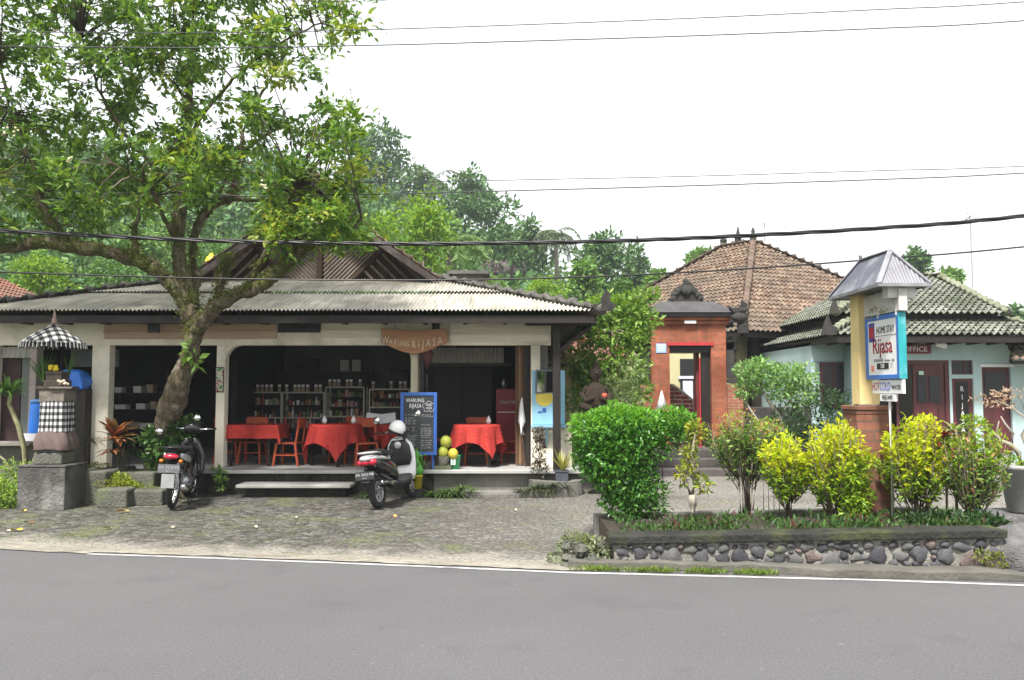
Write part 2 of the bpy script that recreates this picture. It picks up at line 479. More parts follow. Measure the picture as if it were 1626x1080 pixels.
def hipcaps(mb, a, b, r, L=.28, m=0, n=8, lump=.15, rng=R):
    """a row of rounded ridge caps along a hip"""
    a = Vector(a); b = Vector(b); N = max(1, int((b - a).length / L)); d = (b - a) / N
    for i in range(N):
        p = a + d * i
        k = 1 + rng.uniform(-lump, lump)
        mb.tube([p, p + d * 1.06], [r * 1.12 * k, r * .85 * k], n, m)
def hip_roof(mb, corners, ridge, pitch, amp, course, **kw):
    """corners FL, FR, BR, BL and ridge ends A (left), B (right)"""
    FL, FR, BR, BL = corners; A, B = ridge
    slope(mb, FL, FR, A, B, pitch, amp, course, **kw)
    slope(mb, FR, BR, B, B, pitch, amp, course, **kw)
    slope(mb, BR, BL, B, A, pitch, amp, course, **kw)
    slope(mb, BL, FL, A, A, pitch, amp, course, **kw)
# ------------------------------------------------------------------ materials of the buildings
cream = M('cream_paint', (.78, .73, .60), .8, .10, 2.2, .25, stain=(.22, .20, .14), stain_amt=.5)
creamw = M('cream_board', (.72, .67, .55), .7, .1, 3, .25, stain=(.35, .2, .12), stain_amt=.35, stretch=(.3, 1, 4))
peach = M('peach_board', (.52, .38, .27), .7, .12, 3, .25, stain=(.25, .15, .09), stain_amt=.5, stretch=(.3, 1, 5))
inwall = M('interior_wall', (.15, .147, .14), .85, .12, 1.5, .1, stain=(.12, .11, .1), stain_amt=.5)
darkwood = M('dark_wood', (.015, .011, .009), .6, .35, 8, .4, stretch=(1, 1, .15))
brownwood = M('brown_wood', (.16, .085, .05), .6, .35, 8, .4, stain=(.06, .035, .025), stretch=(1, 1, .2))
slatwood = M('weathered_slat', (.20, .165, .14), .8, .3, 9, .4, stain=(.12, .09, .07))
floortile = M('floor_tile', (.34, .34, .33), .45, .06, 3, .05, stain=(.25, .24, .22), stain_amt=.4)
concrete = M('old_concrete', (.15, .145, .13), .9, .35, 2.5, .7, .02, stain=(.03, .033, .024), stain_amt=.95)
mossyst = M('mossy_stone', (.10, .10, .085), .95, .3, 3, .8, .03, stain=(.10, .14, .025), stain_amt=.9)
darkstone = M('dark_stone', (.034, .032, .031), .9, .35, 6, .8, .02, stain=(.08, .085, .055), stain_amt=.45)
black = M('black_plastic', (.015, .015, .016), .35, .3, 8, .1)
white = M('white_paint', (.72, .73, .74), .5, .05, 6, .1)
whitep = M('white_plastic', (.80, .80, .80), .3, .03, 6, 0)
chrome = M('chrome', (.75, .75, .76), .18, .05, 8, 0, metal=1)
steel = M('brushed_steel', (.45, .45, .46), .38, .15, 12, .1, metal=.9)
redcloth = M('red_cloth', (.40, .04, .033), .85, .22, 3, .7, .03, spec=.15, stain=(.34, .03, .03), stain_amt=.6)
orangew = M('orange_wood', (.40, .07, .025), .55, .35, 9, .4, stain=(.20, .045, .02), stain_amt=.7)
redpl = M('red_enamel', (.33, .012, .03), .35, .1, 3, 0)

def mat_corr():
    m, nt, out = _nt('corrugated_sheet')
    v = coords(nt); a = noise(nt, v, .9, 7, .7); b = noise(nt, coords(nt, 'Object', (7, .7, .7)), 1.4, 5, .6); c0 = noise(nt, v, 30, 3)
    r = ramp(nt, [(.25, (.22, .21, .18)), (.5, (.39, .37, .32)), (.75, (.50, .485, .42))]); nt.links.new(b, r.inputs[0])
    c = mixc(nt, mrange(nt, a, .48, .66, 0, .7), r.outputs[0], (.17, .155, .12))
    sx = _n(nt, 'ShaderNodeSeparateXYZ'); nt.links.new(v, sx.inputs[0])
    up = mrange(nt, sx.outputs[1], 13.3, 15.6, 0, .6)
    mm = _n(nt, 'ShaderNodeMath', operation='MULTIPLY'); nt.links.new(up, mm.inputs[0]); nt.links.new(mrange(nt, a, .3, .6, 1, .35), mm.inputs[1])
    c = mixc(nt, mm.outputs[0], c, (.10, .095, .06))
    c = mixc(nt, mrange(nt, c0, .58, .72, 0, .4), c, (.10, .095, .08))
    principled(nt, out, c, .85, bump(nt, c0, .3, .004), spec=.25)
mat_corr()
def mat_tile(name, cols, moss, amt, green=None):
    m, nt, out = _nt(name)
    v = coords(nt); a = noise(nt, v, .8, 7, .68); b = noise(nt, v, 9, 4, .7); vo = _n(nt, 'ShaderNodeTexVoronoi', i_Scale=5.5); nt.links.new(v, vo.inputs['Vector'])
    sp = _n(nt, 'ShaderNodeSeparateColor'); nt.links.new(vo.outputs['Color'], sp.inputs[0])
    r = ramp(nt, [(i / (len(cols) - 1), c) for i, c in enumerate(cols)]); nt.links.new(sp.outputs[0], r.inputs[0])
    c = mixc(nt, mrange(nt, a, .42, .66, 0, amt), r.outputs[0], moss)
    c = mixc(nt, mrange(nt, b, .55, .72, 0, .6), c, tuple(x * .4 for x in cols[0]))
    principled(nt, out, c, .85, bump(nt, b, .5, .01), spec=.2)
mat_tile('clay_tile', [(.095, .062, .046), (.155, .105, .075), (.23, .17, .125)], (.095, .082, .065), .8)
mat_tile('orange_clay_tile', [(.14, .055, .04), (.21, .085, .06), (.19, .10, .08)], (.11, .085, .065), .65)
mat_tile('mossy_grey_tile', [(.09, .10, .08), (.15, .16, .13), (.23, .24, .20)], (.06, .07, .042), .85)

# ------------------------------------------------------------------ the restaurant
FZ = .385           # floor
wb = thing('warung_building', 'low open-fronted restaurant with corrugated hip roof and louvred gable behind the big tree', 'building', (0, 0, 0))
EY, EZ = 12.2, 2.78
FL, FR, BR, BL = (-8.62, EY, EZ), (1.35, EY, EZ), (1.35, 21.8, EZ), (-8.62, 21.8, EZ)
A0, A1, B0, B1 = (-5.85, 15.5, 3.71), (-1.47, 15.5, 3.71), (-5.85, 18.5, 3.71), (-1.47, 18.5, 3.71)
rf = MB()
mt = .52
def lerp(a, b, t): return tuple(a[i] + (b[i] - a[i]) * t for i in range(3))
slope(rf, FL, FR, lerp(FL, A0, mt), lerp(FR, A1, mt), .062, .015, seg=7)
u0, u1 = lerp(FL, A0, mt - .03), lerp(FR, A1, mt - .03)
slope(rf, (u0[0], u0[1], u0[2] + .022), (u1[0], u1[1], u1[2] + .022), A0, A1, .062, .015, seg=7)
slope(rf, FR, BR, A1, B1, .10, .012, seg=4)
slope(rf, BL, FL, B0, A0, .10, .012, seg=4)
slope(rf, BR, BL, B1, B0, .10, .012, seg=4)
roof = rf.build('corrugated_roof', MATS['corrugated_sheet'], wb)
for a, b in ((FL, A0), (FR, A1), (BR, B1), (BL, B0)):
    hc = MB()
    a = Vector(a) + Vector((0, 0, .03)); b = Vector(b) + Vector((0, 0, .06))
    hipcaps(hc, a, b, .085, .30, rng=R)
    hc.build('hip_cap', M('ridge_cement', (.12, .115, .105), .95, .3, 5, .8, .03, stain=(.04, .04, .04), stain_amt=.8), roof)
q = MB(); q.prism([(1.26, EZ), (1.52, EZ + .02), (1.56, EZ + .10), (1.46, EZ + .16), (1.47, EZ + .27), (1.40, EZ + .33), (1.35, EZ + .24), (1.32, EZ + .12), (1.18, EZ + .09)], EY - .03, EY + .05, 'y')
q.build('corner_finial', darkstone, roof)
# underside boarding and fascia
ub = MB()
ub.add([(FL[0] + .05, EY + .05, EZ - .05), (FR[0] - .05, EY + .05, EZ - .05), (FR[0] - .05, 21.7, EZ - .05), (FL[0] + .05, 21.7, EZ - .05)], [(0, 1, 2, 3)])
ub.bx(-8.5, 1.25, EY + .06, EY + .10, EZ - .17, EZ - .055)
ub.bx(1.21, 1.25, EY + .10, 21.6, EZ - .17, EZ - .055)
for k in range(16):
    x = -8.3 + k * .63; ub.beam((x, EY + .12, EZ - .11), (x, 14.2, EZ - .09), .05, .07)
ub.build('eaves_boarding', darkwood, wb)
# gable roof
gx, gz = -3.66, [(0, 5.52), (1.12, 4.43), (2.28, 3.62)]
gr = MB()
for sgn in (-1, 1):
    for (d0, z0), (d1, z1) in zip(gz, gz[1:]):
        slope(gr, (gx + sgn * d1, 14.95 if sgn > 0 else 19.0, z1), (gx + sgn * d1, 19.0 if sgn > 0 else 14.95, z1), (gx + sgn * d0, 14.95 if sgn > 0 else 19.0, z0), (gx + sgn * d0, 19.0 if sgn > 0 else 14.95, z0), .16, .018, .2, lift=.03, seg=4)
go = gr.build('gable_roof', MATS['clay_tile'], wb)
bb = MB()
for sgn in (-1, 1):
    for (d0, z0), (d1, z1) in zip(gz, gz[1:]):
        bb.add([(gx + sgn * d0, 14.90, z0 + .03), (gx + sgn * d1, 14.90, z1 + .03), (gx + sgn * d1, 14.90, z1 - .10), (gx + sgn * d0, 14.90, z0 - .12),
                (gx + sgn * d0, 14.96, z0 + .03), (gx + sgn * d1, 14.96, z1 + .03), (gx + sgn * d1, 14.96, z1 - .10), (gx + sgn * d0, 14.96, z0 - .12)],
               [(0, 1, 2, 3), (7, 6, 5, 4), (0, 4, 5, 1), (3, 2, 6, 7), (1, 5, 6, 2), (0, 3, 7, 4)])
bb.build('barge_board', M('barge_wood', (.06, .045, .042), .8, .4, 6, .5, stain=(.3, .28, .27), stain_amt=.4), go)
gc = MB()
for sgn in (-1, 1):
    hipcaps(gc, (gx + sgn * 2.32, 14.97, 3.66), (gx + sgn * 1.12, 14.97, 4.49), .07, .2, rng=R)
    hipcaps(gc, (gx + sgn * 1.12, 14.97, 4.49), (gx, 14.97, 5.58), .07, .2, rng=R)
hipcaps(gc, (gx, 14.9, 5.58), (gx, 19, 5.58), .09, .25)
gc.build('ridge_tile', MATS['clay_tile'], go)
gs = MB()
gs.add([(gx - 2.15, 15.56, 3.6), (gx + 2.15, 15.56, 3.6), (gx + 1.05, 15.56, 4.4), (gx, 15.56, 5.4), (gx - 1.05, 15.56, 4.4)], [(0, 1, 2, 3, 4)])
gs.bx(gx - 2.2, gx + 2.2, 15.42, 15.5, 3.60, 3.70); gs.bx(gx - .05, gx + .05, 15.43, 15.49, 3.7, 5.3)
gs.bx(gx - 1.25, gx + 1.25, 15.43, 15.49, 4.36, 4.44)
for sg in (-1, 1):
    gs.beam((gx + sg * .62, 15.46, 3.70), (gx + sg * 1.25, 15.46, 4.36), .07, .06)
gob = gs.build('gable_wall', M('gable_backing', (.05, .03, .022), .9, .3, 6, .3), wb)
lv = MB()
def slat(a, b): lv.beam((a[0], 15.50, a[1]), (b[0], 15.50, b[1]), .022, .045, roll=.5)
for sg in (-1, 1):
    for k in range(9):   # fan next to the post, rising outward
        x = .06; z = 3.70 + k * .085
        L = min((4.36 - z), 1.3)
        if L > .05: slat((gx + sg * x, z), (gx + sg * (x + L), z + L))
    for k in range(1, 7):
        x = .06 + k * .085; L = .64 - 0
        L = min(.64, (4.36 - 3.70), 1.3); slat((gx + sg * x, 3.7), (gx + sg * (x + .66), 4.36))
    for k in range(12):  # outer field, falling outward
        x = .85 + k * .11
        top = min(3.70 + (x - .68), 3.70 + (2.15 - x) * .72)
        L = top - 3.71
        if L > .03: slat((gx + sg * (x + .0), 3.71 + L), (gx + sg * (x + min(L, 2.1 - x if 2.1 > x else .01)), 3.71 + max(0, L - min(L, 2.1 - x if 2.1 > x else .01))))
    for k in range(6):
        z = 4.47 + k * .1; L = .9 - k * .15; slat((gx + sg * .05, z), (gx + sg * (.05 + L * .62), z + L * .10))
lv.build('louvre_slats', slatwood, gob)
rb = MB(); rb.bx(-1.35, -.62, 18.6, 19.2, 2.9, 4.25); rb.bx(-1.45, -.52, 18.5, 19.3, 4.25, 4.33)
rb.build('chimney', MATS['ridge_cement'], roof)  # grey block standing in for the ridge end of another roof

# platform
pf = MB(); pf.bx(-10.5, -1.2, 12.74, 18.2, -.02, FZ - .06); pf.bx(-1.2, 1.05, 12.74, 18.2, -.02, FZ - .06, 1)
pfo = pf.build('platform', [M('footing_stone', (.045, .043, .036), .95, .5, 5, 1.0, .05, stain=(.13, .125, .10), stain_amt=.7), concrete], wb)
ft = MB(); ft.bx(-10.5, 1.07, 12.60, 18.0, FZ - .055, FZ); ft.build('floor_slab', floortile, pfo, bevel=.008)
st = MB()
p0, p1 = G(400, 790).x * 1.09, G(566, 790).x * 1.09
st.bx(-4.0, -2.5, 12.42, 12.7, .0, .15)
so1 = st.build('step', darkstone, wb, bevel=.01)
st = MB(); st.bx(-4.1, -2.40, 12.24, 12.7, .152, .20)
st.build('step_slab', M('step_slab', (.34, .33, .31), .85, .15, 4, .4, stain=(.15, .15, .13), stain_amt=.6), so1, bevel=.01)
st = MB(); st.bx(-.72, .12, 12.28, 12.7, -.01, .07); st.build('step', concrete, wb, bevel=.02)

# walls
FYW = 13.05
wl = MB()
def Xp(px, Y=FYW): return W(px, 620, Y).x
HZ0, HZ1 = 2.32, 2.71
wl.bx(-10.4, Xp(875), FYW, FYW + .16, HZ0, HZ1)
wl.build('header_beam', cream, wb, bevel=.01)
bd = MB()
for a, b, mt_, z0, z1 in ((165, 438, 1, 2.42, 2.66), (510, 645, 0, 2.44, 2.68), (714, 872, 0, 2.37, 2.68)):
    q = MB(); q.bx(Xp(a), Xp(b), FYW - .05, FYW - .003, z0, z1); q.bx(Xp(a) - .01, Xp(b) + .01, FYW - .065, FYW - .052, z0 + .1, z0 + .125)
    q.build('fascia_board', peach if mt_ else creamw, wb, bevel=.004)
for b_ in ((Xp(440), Xp(508), FYW - .02, FYW - .004, 2.52, 2.70), (Xp(686), Xp(698), FYW - .07, FYW - .02, 2.56, 2.74), (Xp(245), Xp(262), FYW - .3, FYW - .25, 2.5, 2.66)):
    vent = MB(); vent.bx(*b_); vent.build('vent_opening', black, wb)  # black blocks on the header, the widest stands for a dark gap between boards
def pillar(a, b, mat=cream, y=FYW, z0=FZ, z1=HZ0, d=.18, name='pillar', y0=None):
    q = MB(); q.bx(Xp(a, y), Xp(b, y), y - .01, y + d, z0, z1 + .001)
    return q.build(name, mat, wb, bevel=.012)
pillar(145, 173); pillar(343, 357); pillar(-30, -8); pillar(46, 57, M('pinkish_paint', (.36, .30, .28), .8, .1, 3, .2))
pillar(652, 664, M('pale_post', (.52, .48, .36), .7, .1, 4, .2)); pillar(843, 858)
pillar(666, 673, darkwood, FYW - .12, FZ, 2.3, .09, 'post')
# rounded brackets at the heads of the openings
for (a, sg) in ((357, 1), (652, -1), (173, 1), (843, -1)):
    if a in (173, 843): continue
    q = MB(); x = Xp(a); n = 8; r = .24
    poly = [(x, HZ0 + .0), (x + sg * r, HZ0 + .0)] + [(x + sg * (r - r * math.sin(t * PI / 2 / n)), HZ0 - r * (1 - math.cos(t * PI / 2 / n))) for t in range(1, n + 1)]
    q.prism(poly, FYW + .01, FYW + .15, 'y'); q.build('bracket', cream, wb)
# dark posts of the eaves
q = MB(); q.bx(W(878, 620, 12.62).x, W(890, 620, 12.62).x, 12.58, 12.70, FZ, 2.75)
q.beam((.72, 12.64, 2.2), (1.22, 12.64, 2.58), .06, .06); q.bx(.2, 1.3, 12.56, 12.68, 2.60, 2.72)
q.build('post', darkwood, wb, bevel=.006)
# enclosing walls, ceiling
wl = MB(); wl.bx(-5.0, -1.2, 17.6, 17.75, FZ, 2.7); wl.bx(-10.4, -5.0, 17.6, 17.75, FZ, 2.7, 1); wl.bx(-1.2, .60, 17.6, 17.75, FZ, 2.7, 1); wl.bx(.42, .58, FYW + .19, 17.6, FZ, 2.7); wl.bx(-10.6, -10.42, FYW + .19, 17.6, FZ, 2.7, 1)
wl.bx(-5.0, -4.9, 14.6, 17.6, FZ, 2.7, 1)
wl.build('interior_wall', [inwall, M('sooty_wall', (.010, .009, .009), .9, .3, 2, .1)], wb)  # side bay walls near black: the room's shade is put into the colour
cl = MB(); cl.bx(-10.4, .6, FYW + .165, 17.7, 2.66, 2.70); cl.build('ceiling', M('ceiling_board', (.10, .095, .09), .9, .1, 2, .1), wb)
# wall below and beside the blue notice wall, right of the dining room
q = MB(); q.bx(Xp(858), Xp(908), FYW + .05, FYW + .15, FZ, 1.06); q.build('low_wall', cream, wb, bevel=.008)
q = MB(); q.bx(Xp(845), Xp(897), FYW - .02, FYW + .03, 1.06, 1.92)
blu = q.build('blue_panel', M('light_blue_paint', (.24, .46, .60), .6, .1, 3, .1, stain=(.15, .3, .42), stain_amt=.5), wb, bevel=.008)
q = MB(); q.bx(Xp(843), Xp(897), FYW - .16, FYW - .02, 1.02, 1.06); q.prism([(FYW - .15, 1.02), (FYW + .04, 1.02), (FYW + .04, .72)], Xp(866), Xp(869), 'x')
q.build('ledge', M('light_blue_paint'), blu)
q = MB()
yl = M('yellow_paint', (.62, .5, .08), .6, .1, 6, 0)
n = 20; cxm = Xp(864); q.add([(cxm + .14 * math.cos(2 * PI * k / n), FYW - .024, 1.48 + .13 * math.sin(2 * PI * k / n)) for k in range(n)], [tuple(range(n))]); q.build('painted_emblem', yl, blu)
q = MB(); q.bx(cxm - .03, cxm + .03, FYW - .03, FYW - .021, 1.26, 1.32); q.bx(cxm - .1, cxm - .04, FYW - .03, FYW - .021, 1.25, 1.27)
q.build('painted_mark', M('blue_ink', (.03, .09, .35), .6, .1, 6, 0), blu)
# folding timber doors at the right of the dining room
q = MB()
for k in range(6):
    x = Xp(821, 13.3) + k * .042; q.box((x, 13.32 + .035 * (k % 2), 1.36), (.05, .03, 1.92), Matrix.Rotation(.5 * (-1) ** k, 3, 'Z'), k % 2)
q.build('folding_door', [brownwood, M('pale_timber', (.30, .21, .12), .6, .25, 8, .3, stretch=(1, 1, .2))], wb)
q = MB(); q.bx(Xp(843, 13.2) - .1, Xp(843, 13.2) - .02, 13.22, 13.3, FZ, 2.3); q.build('door_jamb', darkwood, wb)
# ribbed sheet hanging over the right bay
q = MB(); slope(q, (Xp(672, 14.2), 14.2, 2.07), (Xp(800, 14.2), 14.2, 2.07), (Xp(672, 14.2), 14.24, 2.34), (Xp(800, 14.2), 14.24, 2.34), .07, .015, seg=6)
q.build('ribbed_awning', M('ribbed_sheet', (.32, .31, .29), .6, .1, 4, .1), wb)
q = MB(); q.bx(Xp(670, 14.2), Xp(812, 14.2), 14.15, 14.25, 2.02, 2.07); q.build('lintel', darkwood, wb)
# shutters/doors of the left bay, dark inside
q = MB(); q.bx(Xp(-60), Xp(20), FYW + .2, FYW + .26, FZ, 2.3, 0); q.bx(Xp(22), Xp(44), FYW + .2, FYW + .27, FZ, 2.15, 1)
q.build('side_shutter', [M('dull_maroon', (.05, .025, .025), .7, .2, 5, .2), M('grey_panel', (.16, .18, .175), .7, .2, 3, .2)], wb)
q = MB(); slope(q, (Xp(-40), FYW + .1, 2.12), (Xp(50), FYW + .1, 2.12), (Xp(-40), FYW + .12, 2.3), (Xp(50), FYW + .12, 2.3), .09, .015, seg=4); q.build('ribbed_awning', MATS['ribbed_sheet'], wb)
q = MB()
q.bx(Xp(62), Xp(143), FYW + .9, FYW + .95, 2.0, 2.3); q.build('hanging_board', M('grey_panel'), wb)

# framed poster on the pillar left of the dining room
t = thing('wall_poster', 'narrow framed picture on the cream pillar left of the dining room', 'poster', (Xp(349.5), FYW - .03, 1.77))
q = MB()
q.bx(-.065, .065, -.002, .018, -.20, .20); q.build('frame', black, t)
def mat_poster():
    m, nt, out = _nt('poster_print'); v = coords(nt, 'Object', (1, 1, 1)); a = noise(nt, v, 9, 3)
    r = ramp(nt, [(.3, (.10, .22, .06)), (.45, (.5, .5, .4)), (.55, (.30, .06, .05)), (.62, (.55, .55, .5)), (.75, (.06, .05, .05))], 'CONSTANT'); nt.links.new(a, r.inputs[0])
    principled(nt, out, r.outputs[0], .4)
mat_poster()
q = MB(); q.bx(-.055, .055, -.008, -.003, -.185, .185); q.build('print', MATS['poster_print'], t)

# mirror on the blue wall
t = thing('wall_mirror', 'square dark-framed mirror hung on the light blue wall beside the post', 'mirror', (Xp(866), FYW - .035, 1.74)); t.rotation_euler = (.10, 0, .12)
q = MB(); q.bx(-.16, .16, -.02, .01, -.19, .19); q.build('frame', M('grey_frame', (.12, .14, .16), .5, .1, 5, 0), t, bevel=.02)
q = MB(); q.bx(-.135, .135, -.025, -.019, -.165, .165); q.build('mirror_glass', M('mirror_glass', (.8, .8, .8), .04, .01, 1, 0, metal=1), t)

# the carved name board
t = thing('name_board', 'curved-bottom wooden board with carved white letters WARUNG RIJASA hung under the restaurant eaves', 'sign', (Xp(657, 12.9), 12.92, 2.42))
q = MB(); hw = .52; poly = [(-hw, .16), (-hw, -.07)] + [(-hw + 2 * hw * k / 14, -.07 - .17 * math.sin(PI * k / 14) ** 1.2) for k in range(1, 14)] + [(hw, -.07), (hw, .16)]
poly += [(hw - 2 * hw * k / 10, .16 - .03 * math.sin(PI * k / 10)) for k in range(1, 10)]
q.prism(poly, -.03, 0, 'y'); q.build('board', M('sign_wood', (.38, .19, .10), .6, .25, 5, .4, stain=(.42, .27, .10), stretch=(.4, 1, 3)), t, bevel=.006)
cw = M('carved_cream', (.70, .60, .46), .6, .1, 6, 0)
word = 'WARUNG RIJASA'
xx = [-.44, -.365, -.29, -.225, -.165, -.11, 0, -.03, .055, .125, .20, .28, .37, .45]
xs_ = [-.45, -.365, -.295, -.225, -.16, -.10, None, .0, .075, .145, .225, .315, .41]
for ch, x in zip(word, xs_):
    if ch == ' ': continue
    big = x > -.03 or ch == 'W'
    text(ch, .17 if big else .115, cw, t, (x, -.034, -.035 - .065 * math.cos(x * PI / .9) + (.0 if x < 0 else .01 * math.sin(x * 30))), (PI / 2, R.uniform(-.08, .08), 0), 'letter', sx=.62, ext=.006)
q = MB(); q.tube([(-.3, -.01, .15), (-.3, -.01, .32)], .006, 5); q.tube([(.3, -.01, .15), (.3, -.01, .32)], .006, 5); q.build('hanger', black, t)
t = thing('hanging_lantern', 'small dark lantern with a pale tassel hanging from the beam under the name board', 'lantern', (Xp(678, 13), 12.98, 2.30))
q = MB(); q.lathe([(.01, 0), (.07, -.03), (.10, -.12), (.07, -.25), (.03, -.33), (.01, -.36)], n=10); q.tube([(0, 0, 0), (0, 0, .03)], .01, 5); q.build('shade', M('dark_red', (.07, .02, .02), .7, .3, 9, .3), t)
q = MB(); q.tube([(0, 0, -.45), (0, 0, -.9)], .004, 4); q.tube([(0, 0, -.9), (0, 0, -1.02)], [.02, .012], 6); q.build('tassel', white, t)
# fluorescent tube lamp outline in the room
# ------------------------------------------------------------------ furniture
def make_chair():
    t = thing('dining_chair', 'chair', 'chair', (0, 0, 0), 0, 'orange wooden chairs of the dining room')
    s = MB(); s.bx(-.19, .19, -.19, .19, .40, .43); s.build('seat', orangew, t, bevel=.008)
    b = MB()
    poly = [(-.19, .70), (-.21, .84), (-.17, .88), (.17, .88), (.21, .84), (.19, .70)]
    b.prism(poly, -.24, -.22, 'y'); b.build('backrest', orangew, t, bevel=.005)
    for sx in (-1, 1):
        l = MB(); l.beam((sx * .17, .17, .40), (sx * .20, .21, 0), .035, .035); l.build('leg', orangew, t)
        l = MB(); l.beam((sx * .17, -.17, .42), (sx * .20, -.24, 0), .035, .035); l.beam((sx * .17, -.18, .42), (sx * .16, -.23, .76), .032, .032); l.build('leg', orangew, t)
    r = MB(); r.beam((-.19, .0, .2), (.19, .0, .2), .02, .025); r.beam((-.185, .19, .2), (-.185, -.2, .2), .02, .025); r.beam((.185, .19, .2), (.185, -.2, .2), .02, .025); r.build('stretcher', orangew, t)
    return t
ch0 = make_chair()
def CX(px, Y): return W(px, 620, Y).x
CH = [  # px, Y, rot (0 faces away from the viewer), label
    (403, 13.74, PI, 'orange chair pushed under the far side of the leftmost red table'),
    (461, 13.42, 1.45, 'orange chair seen from the side, at the right end of the leftmost red table'),
    (369, 13.95, -1.7, 'dark reddish chair behind the left end of the leftmost red table'),
    (549, 13.86, 2.6, 'orange chair on the far side of the middle red table'),
    (583, 13.35, -2.9, 'orange chair just behind the mirror of the scooter'),
    (757, 13.55, PI, 'orange chair pushed under the far side of the rightmost red table'),
    (700, 14.3, -1.2, 'orange chair half hidden behind the blue menu board'),
    (818, 13.9, 1.3, 'brown shaded chair at the right end of the rightmost red table'),
]
for i, (px, Y, rz, lab) in enumerate(CH):
    o = ch0 if i == 0 else copy_tree(ch0)
    o.location = (CX(px, Y), Y, FZ + .001); o.rotation_euler = (0, 0, rz); o.scale = (.92, .92, .87); o['label'] = lab
def cloth(a, S, top, round_=False, seed=0):
    q = MB(); n = 44; vs = []
    for j in range(n + 1):
        for i in range(n + 1):
            u = -S + 2 * S * i / n; v = -S * (1 if round_ else .8) + 2 * S * (1 if round_ else .8) * j / n
            if round_:
                r = math.hypot(u, v); k = min(1, a / r) if r > 0 else 1; cu, cv = u * k, v * k
            else: cu = max(-a, min(a, u)); cv = max(-a * .72, min(a * .72, v))
            du, dv = u - cu, v - cv; ov_ = math.hypot(du, dv); th = math.atan2(v, u)
            fl = .16 + .10 * math.sin(th * 9 + seed) + .05 * math.sin(th * 17 + seed * 2)
            k = min(1, ov_ / .05)
            x = cu + (du / ov_ * ov_ * fl if ov_ > 0 else 0); y = cv + (dv * fl if ov_ > 0 else 0)
            z = top - ov_ * (.96) + (.003 * math.sin(u * 9) * math.cos(v * 7))
            vs.append((x, y, z))
    fs = [(j * (n + 1) + i, j * (n + 1) + i + 1, (j + 1) * (n + 1) + i + 1, (j + 1) * (n + 1) + i) for j in range(n) for i in range(n)]
    q.add(vs, fs, 0, True); return q
def dining_table(px, Y, a, S, top, rnd, lab, clab, rz=0, seed=0):
    x = CX(px, Y)
    t = thing('dining_table', lab, 'table', (x, Y, FZ), rz, 'dining tables under red cloths')
    q = MB()
    if rnd: q.lathe([(.01, top - .05), (a - .02, top - .05), (a - .01, top - .02), (.01, top - .012)], n=28)
    else: q.bx(-a + .02, a - .02, -a * .7 + .02, a * .7 - .02, top - .05, top - .012)
    q.build('tabletop', brownwood, t)
    for sx in (-1, 1):
        for sy in (-1, 1):
            l = MB(); l.beam((sx * a * .62, sy * a * .5, top - .04), (sx * a * .68, sy * a * .55, 0), .035, .035); l.build('leg', darkwood, t)
    c = cloth(a, S, top, rnd, seed).build('tablecloth', redcloth, None, loc=(x, Y, FZ))
    c.rotation_euler = (0, 0, rz); tag(c, clab, 'tablecloth', 'red tablecloths of the dining room')
    return x
dining_table(407, 13.48, .45, .68, .66, False, 'rectangular table under the red cloth by the left pillar', 'long red cloth covering the leftmost dining table')
dining_table(533, 13.45, .42, .72, .67, True, 'round table in the middle of the room under a draped red cloth', 'draped red cloth with a low corner on the middle round table', -.55, 1.2)
dining_table(758, 13.3, .38, .66, .67, True, 'round table right of the blue menu board', 'bright red cloth on the round table right of the menu board', -.25, 2.4)
dining_table(615, 14.1, .30, .52, .64, True, 'small table behind the scooter', 'red cloth on the small table behind the white scooter', .78, 3.1)
# folded open menu on table, napkin cups
t = MB(); xm, ym, zm = CX(605, 14.1), 14.05, FZ + .665
t.add([(xm - .27, ym, zm + .01), (xm, ym - .03, zm - .02), (xm + .27, ym, zm + .01), (xm + .24, ym + .1, zm + .17), (xm, ym + .12, zm + .14), (xm - .24, ym + .1, zm + .17)], [(0, 1, 4, 5), (1, 2, 3, 4)])
o = t.build('open_menu', white); sm = o.modifiers.new('thick', 'SOLIDIFY'); sm.thickness = .006
tag(o, 'open white menu card standing on the small red table behind the scooter', 'menu')
for px, Y, z, lab in ((516, 13.45, .675, 'folded white napkins on the middle red table'), (776, 13.3, .675, 'small white cup on the rightmost red table'), (562, 13.5, .675, 'white folded napkin at the right edge of the middle red table')):
    q = MB(); q.lathe([(.03, 0), (.045, .05), (.02, .1), (.005, .13)], n=8)
    tag(q.build('napkin_holder', whitep, loc=(CX(px, Y), Y, FZ + z)), lab, 'napkins')

